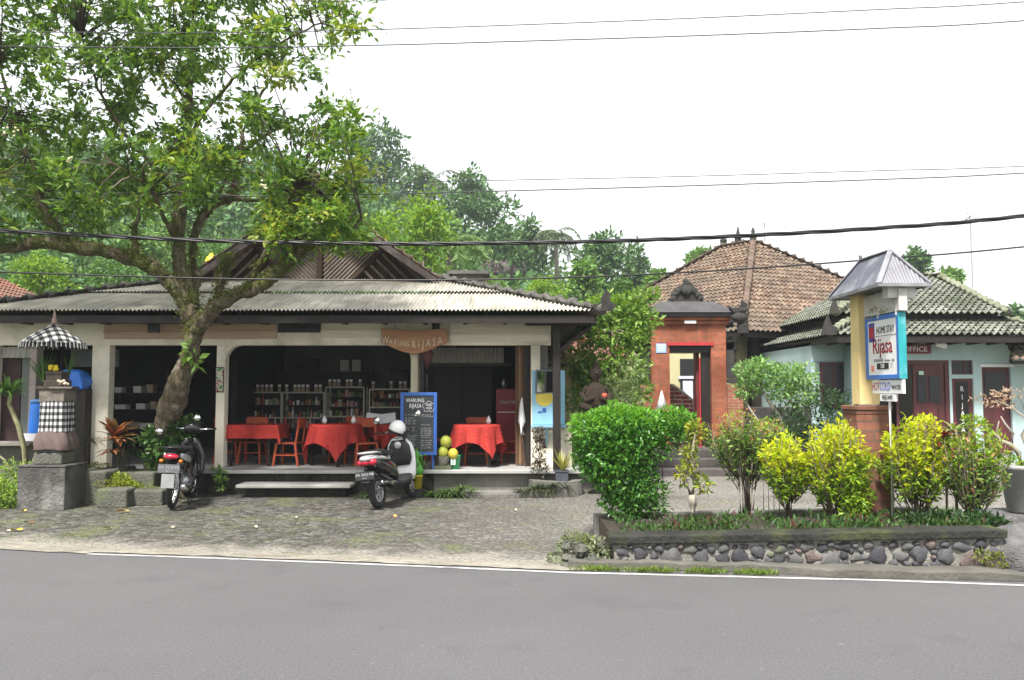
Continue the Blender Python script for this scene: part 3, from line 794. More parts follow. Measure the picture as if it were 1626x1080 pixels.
# display cases with goods
glassy = M('shelf_glass', (.10, .11, .11), .15, .1, 5, 0)
framem = M('case_frame', (.34, .32, .26), .5, .1, 8, .1)
GOODS = [M('good_%s' % n, c, .45, .2, 20, 0) for n, c in (('white', (.55, .55, .52)), ('red', (.32, .06, .05)), ('green', (.10, .16, .06)), ('amber', (.25, .13, .05)), ('tan', (.28, .22, .15)), ('dark', (.05, .04, .05)), ('pink', (.42, .24, .24)))]
def make_jar(capm, bodym):
    t = thing('glass_jar', 'jar', 'jar')
    q = MB(); q.lathe([(.03, 0), (.034, .01), (.034, .075), (.026, .09)], n=8); q.build('body', bodym, t)
    q = MB(); q.lathe([(.03, .09), (.03, .13), (.028, .135)], n=8); q.build('lid', capm, t)
    return t
def make_case(px0, px1, Y, z0, z1, rows, lab, seed):
    rr = random.Random(seed)
    xa, xb = CX(px0, Y), CX(px1, Y); w_ = xb - xa
    t = thing('display_case', lab, 'display case', ((xa + xb) / 2, Y, FZ))
    q = MB(); z1 -= FZ; z0 -= FZ; d = .35
    for x in (-w_ / 2, w_ / 2):
        for y in (0, d): q.bx(x - .014, x + .014, y - .014, y + .014, 0, z1)
    if w_ > 1.1:
        for f in (-.0,): q.bx(f * w_ - .012, f * w_ + .012, -.012, .012, z0, z1)
    for z in (z0, z1): q.bx(-w_ / 2, w_ / 2, -.016, .01, z - .014, z + .014)
    q.build('frame', framem, t)
    q = MB(); 
    for k in range(rows + 1): q.bx(-w_ / 2 + .015, w_ / 2 - .015, .012, d, z0 + (z1 - z0) * k / rows - .008, z0 + (z1 - z0) * k / rows + .001)
    q.bx(-w_ / 2, w_ / 2, d - .01, d + .01, 0, z1); q.bx(-w_ / 2 + .015, w_ / 2 - .015, .0, d - .012, .02, z0 - .02)
    q.build('shelf', darkwood, t)
    return t, xa, xb, z0 + FZ, z1 + FZ
j0 = make_jar(whitep, GOODS[4]); j0['group'] = 'lidded jars along the top of the display cases'
j1 = None; jars = 0
pk = {}
def packet(kind, mt_, loc):
    key = (kind, mt_.name)
    if key not in pk:
        q = MB()
        if kind == 'bottle': q.lathe([(.028, 0), (.03, .01), (.03, .12), (.011, .17), (.011, .21), (.014, .212), (.012, .225)], n=8)
        elif kind == 'snack_packet': q.add([(-.05, -.02, 0), (.05, -.02, 0), (.05, .02, 0), (-.05, .02, 0), (-.04, -.025, .07), (.04, -.025, .07), (.04, .025, .07), (-.04, .025, .07), (-.05, -.004, .14), (.05, -.004, .14), (.05, .004, .14), (-.05, .004, .14)], [(0, 1, 5, 4), (1, 2, 6, 5), (2, 3, 7, 6), (3, 0, 4, 7), (4, 5, 9, 8), (5, 6, 10, 9), (6, 7, 11, 10), (7, 4, 8, 11), (8, 9, 10, 11), (0, 3, 2, 1)])
        else: q.lathe([(.036, 0), (.038, .005), (.038, .10), (.034, .11)], n=10)
        o = q.build(kind, mt_); pk[key] = o
    else:
        o = pk[key].copy(); col.objects.link(o)
    o.location = loc; o.rotation_euler = (0, 0, R.uniform(0, 6)); s_ = R.uniform(.55, 1.1); o.scale = (s_ * R.uniform(.7, 1), s_ * .8, s_ * R.uniform(.8, 1.1))
    cn = mt_.name.split('_')[1]
    nm = {'bottle': 'bottle', 'snack_packet': 'packet', 'drink_can': 'can'}[kind]
    tag(o, '%s-coloured %s standing in the shelves at the back of the dining room' % (cn, nm), nm, '%s %ss in the display cases' % (cn, nm))
CASES = [(381, 447, 15.6, 1.08, 1.56, 2, 'long glass-fronted display case at the left of the room', 1), (449, 515, 15.6, 1.08, 1.56, 2, 'display case between the long left case and the taller one', 4),
         (518, 578, 15.7, 1.10, 1.66, 3, 'taller display case filled with pale packets in the middle', 2), (587, 650, 15.6, 1.28, 1.62, 2, 'display case at the right, partly behind the menu board', 3)]
for cs in CASES:
    t, xa, xb, z0, z1 = make_case(*cs)
    rr = random.Random(cs[7]); rows = cs[5]
    for k in range(rows):
        x = xa + .07; zz = z0 + (z1 - z0) * k / rows + .002
        while x < xb - .06:
            kind = rr.choice(['bottle', 'snack_packet', 'drink_can', 'snack_packet']) if (z1 - z0) / rows > .23 else rr.choice(['drink_can', 'snack_packet'])
            packet(kind, rr.choice(GOODS), (x, cs[2] + .08, zz)); x += rr.uniform(.05, .085)
    x = xa + .06
    while x < xb - .04:
        if rr.random() < .8:
            o = j0 if jars == 0 else copy_tree(j0); jars += 1
            o.location = (x, cs[2] + .05, z1 + .016); o['label'] = 'small jar with a white lid in the rows on top of the display cases'
        x += rr.uniform(.075, .09)
# lower shelf in front with red-amber goods
t = thing('low_shelf', 'low dark shelf of small packets in front of the display cases', 'shelf', (CX(500, 15.2), 15.2, FZ))
q = MB(); q.bx(-1.1, 1.1, 0, .3, .5, .52); q.bx(-1.1, 1.1, 0, .3, .24, .26); q.bx(-1.12, -1.09, 0, .3, 0, .7); q.bx(1.09, 1.12, 0, .3, 0, .7); q.build('frame', darkwood, t)
x = CX(500, 15.2) - 1.04
while x < CX(500, 15.2) + 1.04:
    packet(R.choice(['bottle', 'snack_packet', 'bottle']), R.choice([GOODS[1], GOODS[3], GOODS[6], GOODS[4], GOODS[5]]), (x, 15.3, FZ + .522)); x += R.uniform(.05, .08)
# cupboards silhouetted on the back wall
for px0, px1, z0, z1, Y, lab in ((395, 470, FZ, 2.0, 17.0, 'wide dark cupboard against the back wall behind the left case'), (468, 500, FZ, 2.22, 17.1, 'tall narrow black cupboard on the back wall'), (500, 585, FZ, 1.95, 17.1, 'dark dresser against the back wall behind the middle case'), (612, 648, FZ, 2.0, 16.9, 'dark dresser with a pale top near the post')):
    xa, xb = CX(px0, Y), CX(px1, Y)
    t = thing('cupboard', lab, 'cupboard', ((xa + xb) / 2, Y, FZ), 0, 'dark cupboards along the back wall')
    w_ = (xb - xa) / 2; h = z1 - FZ
    q = MB(); q.bx(-w_, w_, 0, .4, .05, h); q.bx(-w_ - .02, w_ + .02, -.02, .42, h, h + .03); q.build('body', darkwood, t, bevel=.005)
    for s in (-1, 1):
        q = MB(); q.bx(s * w_ / 2 - w_ * .45, s * w_ / 2 + w_ * .45, -.022, -.003, .1, h - .06); q.build('door', M('cupboard_door', (.006, .0055, .005), .5, .2, 5, .1), t)
for px, z, lab in ((547, 1.98, 'left one of two small framed pictures on the dresser'), (566, 1.98, 'right one of two small framed pictures on the dresser')):
    t = thing('framed_picture', lab, 'picture', (CX(px, 17.2), 17.16, z + .003))
    q = MB(); q.bx(-.11, .11, 0, .02, 0, .28); q.build('frame', black, t); q = MB(); q.bx(-.09, .09, -.004, -.001, .02, .26); q.build('print', GOODS[0], t)
# things in the dark left bay
t = thing('shop_shelf', 'dark shelf with pale boxes seen in the left doorway behind the tree', 'shelf', (CX(212, 15), 15, FZ))
q = MB()
for z in (.5, .85, 1.15): q.bx(-.5, .6, 0, .35, z, z + .02)
for x in (-.5, .6): q.bx(x - .02, x + .02, 0, .35, 0, 1.6)
q.build('frame', darkwood, t)
for i, (x, z, w_, h) in enumerate(((.0, .52, .25, .11), (.25, .52, .3, .09), (.12, .87, .16, .1), (.35, .87, .1, .14), (-.25, .87, .2, .08), (.05, 1.17, .14, .12), (.28, 1.17, .12, .15), (-.3, 1.17, .12, .1))):
    q = MB(); q.bx(-w_ / 2, w_ / 2, 0, .2, 0, h); q.bx(-w_ / 2 - .004, w_ / 2 + .004, -.004, .204, h - .03, h + .002)
    o = q.build('carton', GOODS[0] if i % 3 else GOODS[4], loc=(CX(212, 15) + x, 15.03, FZ + z + .001), bevel=.003)
    tag(o, 'pale carton on the shelf in the dark left doorway', 'carton', 'cartons in the left doorway')

t = thing('plastic_stool', 'blue plastic stool in the shade behind the leftmost red table', 'stool', (CX(458, 14.3), 14.3, FZ))
q = MB(); q.lathe([(.14, .43), (.15, .45), (.14, .46), (.01, .46)], n=14); q.build('seat', M('blue_stool', (.02, .07, .22), .5, .1, 5, 0), t)
for s in (-1, 1):
    for s2 in (-1, 1):
        q = MB(); q.beam((s * .09, s2 * .09, .44), (s * .15, s2 * .15, 0), .04, .02); q.build('leg', MATS['blue_stool'], t)
# red drinks fridge
t = thing('drinks_fridge', 'dark red drinks cooler at the right side of the dining room', 'fridge', (CX(806, 15.4), 15.4, FZ))
q = MB(); q.bx(-.22, .22, 0, .5, .04, 1.25); q.build('body', redpl, t, bevel=.02)
q = MB(); q.bx(-.20, .20, -.03, -.002, .10, .78); q.build('door', redpl, t, bevel=.01)
q = MB(); q.bx(-.19, .19, -.035, -.031, .80, .815); q.bx(.14, .16, -.06, -.03, .35, .7); q.build('handle', steel, t)
text('Coca-Cola', .10, white, t, (0, -.006, 1.0), (PI / 2, 0, 0), 'logo', sx=.75, shear=.4)
q = MB(); q.lathe([(.05, 0), (.055, .12), (.03, .17), (.03, .2)], n=10); tag(q.build('steel_flask', steel, loc=(CX(800, 15.4), 15.6, FZ + 1.255)), 'metal flask on top of the red cooler', 'flask')
# dark cupboard behind right bay
t = thing('cabinet', 'big black cabinet in the shadow of the right bay', 'cabinet', (CX(735, 16.5), 16.5, FZ))
q = MB(); q.bx(-.6, .6, 0, .45, .05, 1.75); q.bx(-.62, .62, -.02, .47, 1.75, 1.78); q.build('body', darkwood, t, bevel=.006)
for s in (-1, 1):
    q = MB(); q.bx(s * .3 - .28, s * .3 + .28, -.02, -.003, .1, 1.7); q.build('door', M('cupboard_door'), t)
# umbrella rolled, pale, leaning on the timber doors
t = thing('rolled_umbrella', 'furled pale umbrella leaning beside the folding doors', 'umbrella', (CX(829, 13.15), 13.15, FZ))
q = MB(); q.tube([(.05, 0, .02), (.0, .02, .5)], .007, 6); q.build('shaft', steel, t)
q = MB(); q.tube([(0, .02, .5), (-.01, .03, .72), (-.012, .04, .95), (0, .05, 1.1)], [.045, .06, .035, .01], 9, wob=.2); q.build('canopy', white, t)

# blue framed chalk menu board
t = thing('menu_board', 'tall blackboard menu in a blue frame standing at the platform edge', 'menu board', (CX(665, 12.6), 12.62, FZ - .085))
q = MB(); hw, hh = .255, .455; zc = .79
bl = M('blue_frame', (.035, .12, .42), .45, .12, 8, .1)
for x in (-1, 1): q.bx(x * hw - .025, x * hw + .025, -.03, .01, zc - hh - .025, zc + hh + .025)
for z in (-1, 1): q.bx(-hw + .026, hw - .026, -.028, .008, zc + z * hh - .025, zc + z * hh + .025)
q.build('frame', bl, t, bevel=.004)
q = MB(); q.bx(-hw + .02, hw - .02, -.015, .0, zc - hh + .02, zc + hh - .02); q.build('blackboard', M('chalkboard', (.04, .045, .05), .7, .3, 4, .1, stain=(.09, .09, .1), stain_amt=.5), t)
chalk = M('chalk', (.72, .72, .70), .9, .15, 40, 0)
text('WARUNG', .08, chalk, t, (-.055, -.0165, zc + .355), name='lettering', sx=.78, ext=.001)
text('RIJASA', .09, chalk, t, (-.055, -.0165, zc + .27), name='lettering', sx=.72, ext=.001, shear=.15)
text('FREE', .05, chalk, t, (.155, -.0165, zc + .285), name='lettering', sx=.9, ext=.001)
text('WIFI', .05, chalk, t, (.155, -.0165, zc + .235), name='lettering', sx=.9, ext=.001)
q = MB(); pts = [(.155 + (.09 + .012 * math.sin(k * 5 * 2 * PI / 30)) * math.cos(2 * PI * k / 30), -.0165, zc + .26 + (.075 + .012 * math.sin(k * 5 * 2 * PI / 30)) * math.sin(2 * PI * k / 30)) for k in range(31)]
q.tube(pts, .003, 4); q.build('cloud_outline', chalk, t)
q = MB()
for cx_, w_ in ((-.125, .17), (.115, .17)):
    z = zc + .13
    while z > zc - .41:
        if R.random() > .1:
            x = cx_ - w_ / 2
            while x < cx_ + w_ / 2 - .02:   # illegible chalk handwriting: little zigzag strokes
                l = R.uniform(.02, .06); n = int(l / .007); pts = [(x + l * i / n, -.0162, z + (R.uniform(.002, .016) if i % 2 else R.uniform(-.008, .002))) for i in range(n + 1)]
                q.tube(pts, .0042, 3); x += l + .012
        z -= R.choice([.026, .028, .028, .05])
q.build('chalk_writing', chalk, t)
q = MB(); q.bx(-.05, .04, -.035, .0, zc - hh - .05, zc - hh - .026); q.build('chalk_tray', white, t)
for s in (-1, 1):
    q = MB(); q.beam((s * .22, .01, zc - hh), (s * .22, .06, .086), .03, .03); q.build('leg', bl, t)

# coconuts and buckets
coco = M('green_coconut', (.25, .30, .04), .5, .25, 6, .1, stain=(.40, .34, .05), stain_amt=.7)
cocoy = M('yellow_coconut', (.48, .40, .05), .5, .2, 6, .1)
CYc = 12.74
st = MB(); st.bx(-.14, .14, -.13, .13, 0, .06); st.lathe([(.12, .06), (.10, .10), (.13, .20)], n=12)
tag(st.build('plant_stand', mossyst, loc=(CX(703, CYc), CYc + .05, FZ)), 'stone stand carrying the heap of coconuts', 'stand')
for px, z, mt_, r, lab in ((704, .255, coco, .085, 'green coconut, lower left of the heap beside the menu board'), (720, .235, cocoy, .08, 'yellow coconut, lower right of the heap beside the menu board'), (708, .415, coco, .092, 'largest green coconut, on top of the heap beside the menu board')):
    q = MB(); q.ball((0, 0, 0), (r, r, r * 1.12), 16); 
    o = q.build('coconut', mt_, loc=(CX(px, CYc), CYc + (.03 if z > .4 else 0), FZ + z)); tag(o, lab, 'coconut', 'coconuts heaped beside the menu board')
    s = MB(); s.tube([(0, 0, r * 1.05), (.01, 0, r * 1.28)], [.02, .008], 6); s.build('stem', brownwood, o)
t = thing('paint_bucket', 'green plastic bucket with a white printed mark beside the coconuts', 'bucket', (CX(722, 12.76), 12.80, FZ + .001))
q = MB(); q.lathe([(.075, 0), (.09, .19), (.098, .195), (.098, .21), (.09, .21), (.085, .2), (.07, .01)], n=20); q.build('body', M('green_plastic', (.03, .30, .11), .35, .1, 5, 0), t)
q = MB(); q.bx(-.05, .02, -.10, -.088, .07, .16); q.build('printed_mark', white, t)
text('S', .1, M('green_plastic'), t, (-.015, -.102, .115), name='lettering')
t = thing('yellow_pot', 'yellow pot holding a bright green plant by the scooter', 'flower pot', (CX(663, 12.42), 12.42, .008))
q = MB(); q.bx(-.09, .09, -.09, .09, 0, .12); q.build('block', darkstone, t)
q = MB(); q.lathe([(.075, .12), (.085, .30), (.09, .30), (.09, .325), (.078, .325), (.07, .3)], n=18); q.build('pot', M('yellow_plastic', (.58, .50, .03), .35, .1, 5, 0), t)
q = MB(); q.lathe([(.09, .33), (.10, .40), (.085, .48), (.04, .52), (.03, .56), (.04, .62), (.015, .68)], n=14); q.build('green_holder', M('leaf_green_plastic', (.10, .36, .05), .4, .2, 8, 0), t)
P_, D_ = cloud([(0, 0, .55, .10, .10, .12)], 60, 5); leaf_mesh('foliage', P_, D_, .09, .4, leafmat('pot_leaf', [(.08, .22, .03), (.14, .34, .05)]), t, 3)
# shoes on the floor
for i, px in enumerate((784, 790)):
    q = MB(); q.loft([(0, 0, .02, .035, .02), (.1, 0, .035, .04, .035), (.2, 0, .03, .035, .03), (.25, 0, .02, .015, .012)], 10)
    tag(q.build('shoe', black, loc=(CX(px, 13.3), 13.3, FZ)), 'black shoe on the floor by the rightmost table', 'shoe', 'pair of black shoes')
# yellow gas cylinder / tank behind the roof
t = thing('yellow_tank', 'yellow tank standing behind the restaurant roof seen between the tree stems', 'tank', (CX(329, 15.6), 15.66, 3.66))
q = MB(); q.lathe([(.10, 0), (.115, .02), (.115, .42), (.09, .5), (.04, .55), (.03, .58)], n=16); q.build('body', M('tank_yellow', (.75, .42, .01), .4, .08, 4, 0), t)
q = MB(); q.bx(-.3, .3, -.15, .15, -.22, -.01); q.build('base', creamw, t)
# ------------------------------------------------------------------ brick gate
def mat_brick(name, c1, c2, mort, sc=1.0):
    m, nt, out = _nt(name)
    tc = nt.nodes.new('ShaderNodeTexCoord'); ge = nt.nodes.new('ShaderNodeNewGeometry')
    # pick the wall's own plane: x-z on fronts, y-z on sides
    s = _n(nt, 'ShaderNodeSeparateXYZ'); nt.links.new(tc.outputs['Object'], s.inputs[0])
    ns = _n(nt, 'ShaderNodeSeparateXYZ'); nt.links.new(ge.outputs['True Normal'], ns.inputs[0])
    ab = _n(nt, 'ShaderNodeMath', operation='ABSOLUTE'); nt.links.new(ns.outputs[0], ab.inputs[0])
    gt = _n(nt, 'ShaderNodeMath', operation='GREATER_THAN'); nt.links.new(ab.outputs[0], gt.inputs[0]); gt.inputs[1].default_value = .7
    mx = nt.nodes.new('ShaderNodeMix'); nt.links.new(gt.outputs[0], mx.inputs[0]); nt.links.new(s.outputs[0], mx.inputs[2]); nt.links.new(s.outputs[1], mx.inputs[3])
    cb = nt.nodes.new('ShaderNodeCombineXYZ'); nt.links.new(mx.outputs[0], cb.inputs[0]); nt.links.new(s.outputs[2], cb.inputs[1])
    br = nt.nodes.new('ShaderNodeTexBrick'); nt.links.new(cb.outputs[0], br.inputs['Vector'])
    br.inputs['Scale'].default_value = 1; br.inputs['Brick Width'].default_value = .22 * sc; br.inputs['Row Height'].default_value = .062 * sc
    br.inputs['Mortar Size'].default_value = .009 * sc; br.inputs['Color1'].default_value = c4(c1); br.inputs['Color2'].default_value = c4(c2); br.inputs['Mortar'].default_value = c4(mort); br.inputs['Bias'].default_value = 0
    v = coords(nt); a = noise(nt, v, 1.3, 6, .7); b = noise(nt, v, 22, 4, .7)
    c = mixc(nt, mrange(nt, a, .44, .66, 0, .85), br.outputs['Color'], tuple(x * .38 for x in c1))
    c = mixc(nt, mrange(nt, noise(nt, coords(nt, 'Object', (6, 6, .7)), 1.2, 5, .7), .5, .68, 0, .55), c, (.09, .055, .04))
    c = mixc(nt, mrange(nt, b, .5, .75, 0, .35), c, mort)
    principled(nt, out, c, .85, bump(nt, br.outputs['Fac'], -.4, .01, bump(nt, b, .3, .005)), spec=.2)
mat_brick('gate_brick', (.38, .11, .052), (.26, .072, .036), (.19, .11, .08))
mat_brick('wall_brick', (.33, .11, .06), (.26, .09, .055), (.28, .20, .15))
mat_brick('stair_brick', (.30, .06, .05), (.24, .05, .045), (.55, .48, .44), 1.5)
GY = 17.0
def GX(px, Y=GY): return W(px, 620, Y).x
gate = thing('brick_gate', 'tall orange brick gateway with a dark carved stone cap and steps', 'gate')
q = MB(); x0, x1 = GX(1035), GX(1154)
dx0, dx1 = GX(1064), GX(1130); zt = W(0, 505, GY).z; zd = W(0, 548, GY).z
q.bx(x0, dx0, GY, GY + .7, 0, zd); q.bx(dx1, x1, GY, GY + .7, 0, zd); q.bx(x0, x1, GY - .003, GY + .7, zd, zt)
q.bx(x0 - .05, x1 + .05, GY - .05, GY + .75, zt - .14, zt - .06); q.bx(x0 - .09, x1 + .09, GY - .09, GY + .79, zt - .055, zt + .02)
q.bx(x0 - .05, dx0 - .12, GY - .05, GY - .004, 0, .7); q.bx(dx1 + .12, x1 + .05, GY - .05, GY - .004, 0, .7)
q.build('brick_frame', MATS['gate_brick'], gate, bevel=.006)
q = MB(); q.bx(dx0 - .05, dx1 + .05, GY - .03, GY - .005, zd - .01, zd + .06); q.build('lintel', M('crimson_paint', (.36, .03, .035), .5, .15, 6, .1), gate)
q = MB(); q.bx(dx0 + .003, dx1 - .003, GY + .05, GY + .6, zd - .15, zd - .004); q.build('inner_lintel', darkwood, gate)
q = MB(); q.bx(dx1 - .18, dx1 - .002, GY + .12, GY + .2, .44, zd - .155); q.bx(dx1 - .25, dx1 - .183, GY + .3, GY + .55, .44, zd - .155, 1); q.build('door', [darkwood, M('dull_red', (.13, .022, .022), .5, .2, 5, .1)], gate)
# shoulders stepping down
for a, b, zz in ((1012, 1034.5, 1.75), (1154.5, 1182, 1.75)):
    q = MB(); q.bx(GX(a), GX(b), GY + .1, GY + .6, 0, zz - .02)
    q.build('shoulder', MATS['wall_brick'], gate, bevel=.006)
for grp, xk in ((((1010, 1034, 1.76, .10), (1021, 1034, 1.86, .75), (1016, 1034, 2.5, .25)), GX(1026) - .1), (((1155, 1187, 1.76, .08), (1155, 1169, 1.86, .75), (1155, 1174, 2.45, .2)), GX(1160) + .12)):
    q = MB()
    for a, b, zz, h in grp: q.bx(GX(a), GX(b), GY + .12, GY + .58, zz, zz + h)
    for k in range(5): q.ball((xk, GY + .3, 1.95 + k * .17), (.12, .16, .1), 8, wob=.25)
    q.build('carved_shoulder', darkstone, gate, bevel=.01)
# stone cap
cap = MB(); z = zt + .02
cap.bx(x0 - .14, x1 + .14, GY - .16, GY + .86, z, z + .08)
a, b = x0 - .22, x1 + .22
cap.add([(a, GY - .22, z + .08), (b, GY - .22, z + .08), (b, GY + .92, z + .08), (a, GY + .92, z + .08), (x0 + .22, GY + .15, z + .34), (x1 - .22, GY + .15, z + .34), (x1 - .22, GY + .55, z + .34), (x0 + .22, GY + .55, z + .34)],
        [(3, 2, 1, 0), (0, 1, 5, 4), (1, 2, 6, 5), (2, 3, 7, 6), (3, 0, 4, 7), (4, 5, 6, 7)])
cap.build('stone_cap', M('cap_stone', (.062, .059, .063), .85, .25, 5, .6, .02, stain=(.05, .05, .05)), gate, bevel=.01)
for s, xc in ((-1, a + .03), (1, b - .03)):
    for yy in (GY - .18, GY + .85):
        q = MB()
        q.prism([(xc - .05 * s, z + .06), (xc + .13 * s, z + .10), (xc + .22 * s, z + .24), (xc + .10 * s, z + .32), (xc + .09 * s, z + .18), (xc - .16 * s, z + .17)][::s], yy - .06, yy + .06, 'y')
        q.ball((xc + .06 * s, yy, z - .02), (.17, .12, .14), 8, wob=.25); q.ball((xc + .10 * s, yy, z + .12), (.14, .09, .09), 8, wob=.25)
        q.build('carved_corner', darkstone, gate)
q = MB()
cx_ = (x0 + x1) / 2 + .02
# crest: lobed silhouette with scrolls
sil = []
for k in range(33):
    t_ = PI * k / 32; r = .315 * (1 + .16 * abs(math.sin(t_ * 3.5)) - .1 * abs(math.cos(t_)))
    sil.append((cx_ - .0 + r * math.cos(t_) * 1.18, z + .33 + r * math.sin(t_) * (.95 + .38 * math.exp(-((t_ - PI / 2) / .5) ** 2))))
q.prism(sil, GY + .27, GY + .42, 'y')
for k in range(9):
    t_ = PI * (k + .5) / 9; q.ball((cx_ + .28 * math.cos(t_), GY + .27, z + .38 + .25 * math.sin(t_)), (.075, .06, .075), 8, wob=.15)
q.ball((cx_, GY + .25, z + .58), (.11, .07, .12), 10, wob=.15); q.ball((cx_, GY + .33, z + .80), (.06, .06, .06), 8)
q.bx(cx_ - .28, cx_ + .28, GY + .18, GY + .5, z + .33, z + .38)
q.build('carved_crest', darkstone, gate, bevel=.006)
for k in range(3):
    q = MB(); q.bx(GX(1064) - .55 - .25 * (2 - k), GX(1130) + .5 + .25 * (2 - k), 15.3 + k * .42, 16.94, -.01 + k * .15, .14 + k * .15)
    q.build('step', M('step_stone', (.07, .062, .06), .85, .3, 3, .5, stain=(.2, .19, .17), stain_amt=.4), gate, bevel=.015)
q = MB(); q.bx(cx_ - .12, cx_ + .12, GY - .10, GY - .055, zt - .12, zt - .06); q.build('tube_lamp', white, gate)
ns_ = thing('house_number_plate', 'small pale blue number plate on the left pier of the brick gate', 'plate', (GX(1050.5), GY - .014, W(0, 553, GY).z))
q = MB(); q.bx(-.105, .105, 0, .012, -.095, .095); q.build('plate', M('plate_blue', (.26, .40, .72), .5, .05, 9, 0), ns_)
q = MB(); q.bx(-.08, .08, -.004, -.001, .035, .07); q.bx(-.06, .07, -.004, -.001, -.02, 0); q.bx(-.07, .05, -.004, -.001, -.06, -.045); q.build('printed_line', white, ns_)

# house seen through the gate: yellow wall, stair
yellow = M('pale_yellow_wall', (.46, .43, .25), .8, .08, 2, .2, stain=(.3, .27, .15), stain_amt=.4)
hs = thing('yellow_house', 'pale yellow house wall with a dark sash window seen through the gate', 'house')
q = MB(); Y = 20.3; q.bx(GX(1040, Y), GX(1150, Y), Y, Y + .15, 0, 2.9); q.build('wall', yellow, hs)
wn = MB(); a, b = GX(1080, Y), GX(1101, Y); za, zb = W(0, 640, Y).z, W(0, 570, Y).z
wn.bx(a, b, Y - .03, Y - .005, za, zb); wf = wn.build('window', M('dark_pane', (.018, .018, .022), .3, .2, 3, 0), hs)
q = MB(); q.bx(a - .05, b + .05, Y - .05, Y - .032, (za + zb) / 2 + .05, (za + zb) / 2 + .12); q.bx(a + .06, b - .02, Y - .045, Y - .031, za + .1, (za + zb) / 2); q.build('frame', M('window_white', (.5, .52, .6), .6, .1, 5, 0), wf)
q = MB(); q.bx(GX(1107, Y), GX(1113, Y), Y - .1, Y - .02, .1, 2.4); q.build('door_jamb', M('crimson_paint'), hs)
sw = MB(); Y2 = 18.3
sw.prism([(GX(1040, Y2), 0), (GX(1101, Y2), 0), (GX(1100, Y2), 1.36), (GX(1092, Y2), 1.44), (GX(1082, Y2), 1.56), (GX(1070, Y2), 1.68), (GX(1040, Y2), 1.78)], Y2, Y2 + .18, 'y')
o = tag(sw.build('stair_wall', MATS['stair_brick']), 'curved low red brick wall with pale joints seen inside the gate', 'wall')
q = MB(); pts = [(GX(p, Y2), Y2 + .09, z_ + .02) for p, z_ in ((1040, 1.78), (1070, 1.68), (1082, 1.56), (1092, 1.44), (1100, 1.36), (1102, .1))]
q.tube(pts, .05, 6); q.build('coping', M('pale_coping', (.36, .33, .26), .9, .2, 6, .4), o)

# ------------------------------------------------------------------ large house with a brown tile roof
bh = thing('tile_roof_house', 'large house with a steep brown clay tile roof behind the brick gate', 'house')
Fc = Vector((5.65, 20, 3.06)); Rc = Vector((13.6, 23.6, 3.06)); Lc = Vector((1.2, 26, 3.06)); Bc = Lc + Rc - Fc
Ra = W(1196, 383, 24.2); Rb = Ra - (Fc - Lc).normalized() * 1.1
q = MB()
slope(q, Fc, Rc, Ra, Ra, .155, .028, .19, lift=.035, seg=6, jit=.006)
slope(q, Lc, Fc, Rb, Ra, .155, .028, .19, lift=.035, seg=6, jit=.006)
slope(q, Rc, Bc, Ra, Rb, .3, .02, .4, seg=3); slope(q, Bc, Lc, Rb, Rb, .3, .02, .4, seg=3)
ro = q.build('tiled_roof', MATS['clay_tile'], bh)
q = MB()
for e in (Fc, Rc): hipcaps(q, e + Vector((0, 0, .05)), Ra + Vector((0, 0, .05)), .10, .26, lump=.1)
hipcaps(q, Lc + Vector((0, 0, .05)), Rb + Vector((0, 0, .05)), .10, .26); hipcaps(q, Rb, Ra, .12, .3)
q.build('hip_tile', M('hip_tile_clay', (.14, .10, .078), .85, .25, 5, .5, stain=(.10, .08, .06), stain_amt=.7), ro)
for p, h in ((Ra, .35), (Rb, .28), ((Ra + Rb) / 2, .52)):
    q = MB(); q.box(p + Vector((0, 0, .10)), (.16, .16, .16)); q.lathe([(.10, .14), (.12, .2), (.05, .24), (.06, .3), (.02, h * .6 + .2)], p, 8); q.build('finial', darkstone, ro)
q = MB(); q.tube([Ra + Vector((.35, 0, 0)), Ra + Vector((.35, 0, .55))],   .015, 5); q.build('lightning_rod', darkstone, ro); q = MB()
q.box(Fc + Vector((0, -.02, .06)), (.22, .2, .25)); q.lathe([(.14, .0), (.12, .2), (.03, .36)], Fc + Vector((0, 0, .1)), 6)
q.build('finial', darkstone, ro)
q = MB(); q.add([Fc + Vector((0, .1, -.03)), Rc + Vector((-.1, 0, -.03)), Bc, Lc + Vector((.1, 0, -.03))], [(0, 1, 2, 3)])
for a_, b_ in ((Fc, Rc), (Fc, Lc)):
    q.beam(a_ + Vector((0, .08, -.08)), b_ + Vector((0, .08, -.08)), .05, .14)
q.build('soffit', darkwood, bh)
q = MB()
def vwall(mb, a_, b_, z0, z1, th=.15):
    a_ = Vector(a_); b_ = Vector(b_); d = (b_ - a_).normalized(); n_ = Vector((-d.y, d.x)) * th
    P4 = [a_, b_, b_ + n_, a_ + n_]
    mb.add([(p.x, p.y, z0) for p in P4] + [(p.x, p.y, z1) for p in P4], [(3, 2, 1, 0), (4, 5, 6, 7), (0, 1, 5, 4), (1, 2, 6, 5), (2, 3, 7, 6), (3, 0, 4, 7)])
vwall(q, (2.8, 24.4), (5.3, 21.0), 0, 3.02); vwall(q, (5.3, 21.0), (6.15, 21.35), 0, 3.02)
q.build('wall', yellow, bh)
q = MB(); vwall(q, (6.16, 21.6), (12.6, 24.2), 0, 3.02); q.build('shaded_wall', M('brown_plaster', (.05, .043, .04), .8, .2, 2, .2), bh)  # porch shade is put into the dark colour of this wall
q = MB(); vwall(q, (7.2, 21.85), (8.2, 22.25), .5, 2.2, .1); q.build('door', M('cupboard_door'), bh)
q = MB(); q.bx(6.12, 6.3, 20.75, 20.95, 0, 2.98); q.build('post', darkwood, bh)

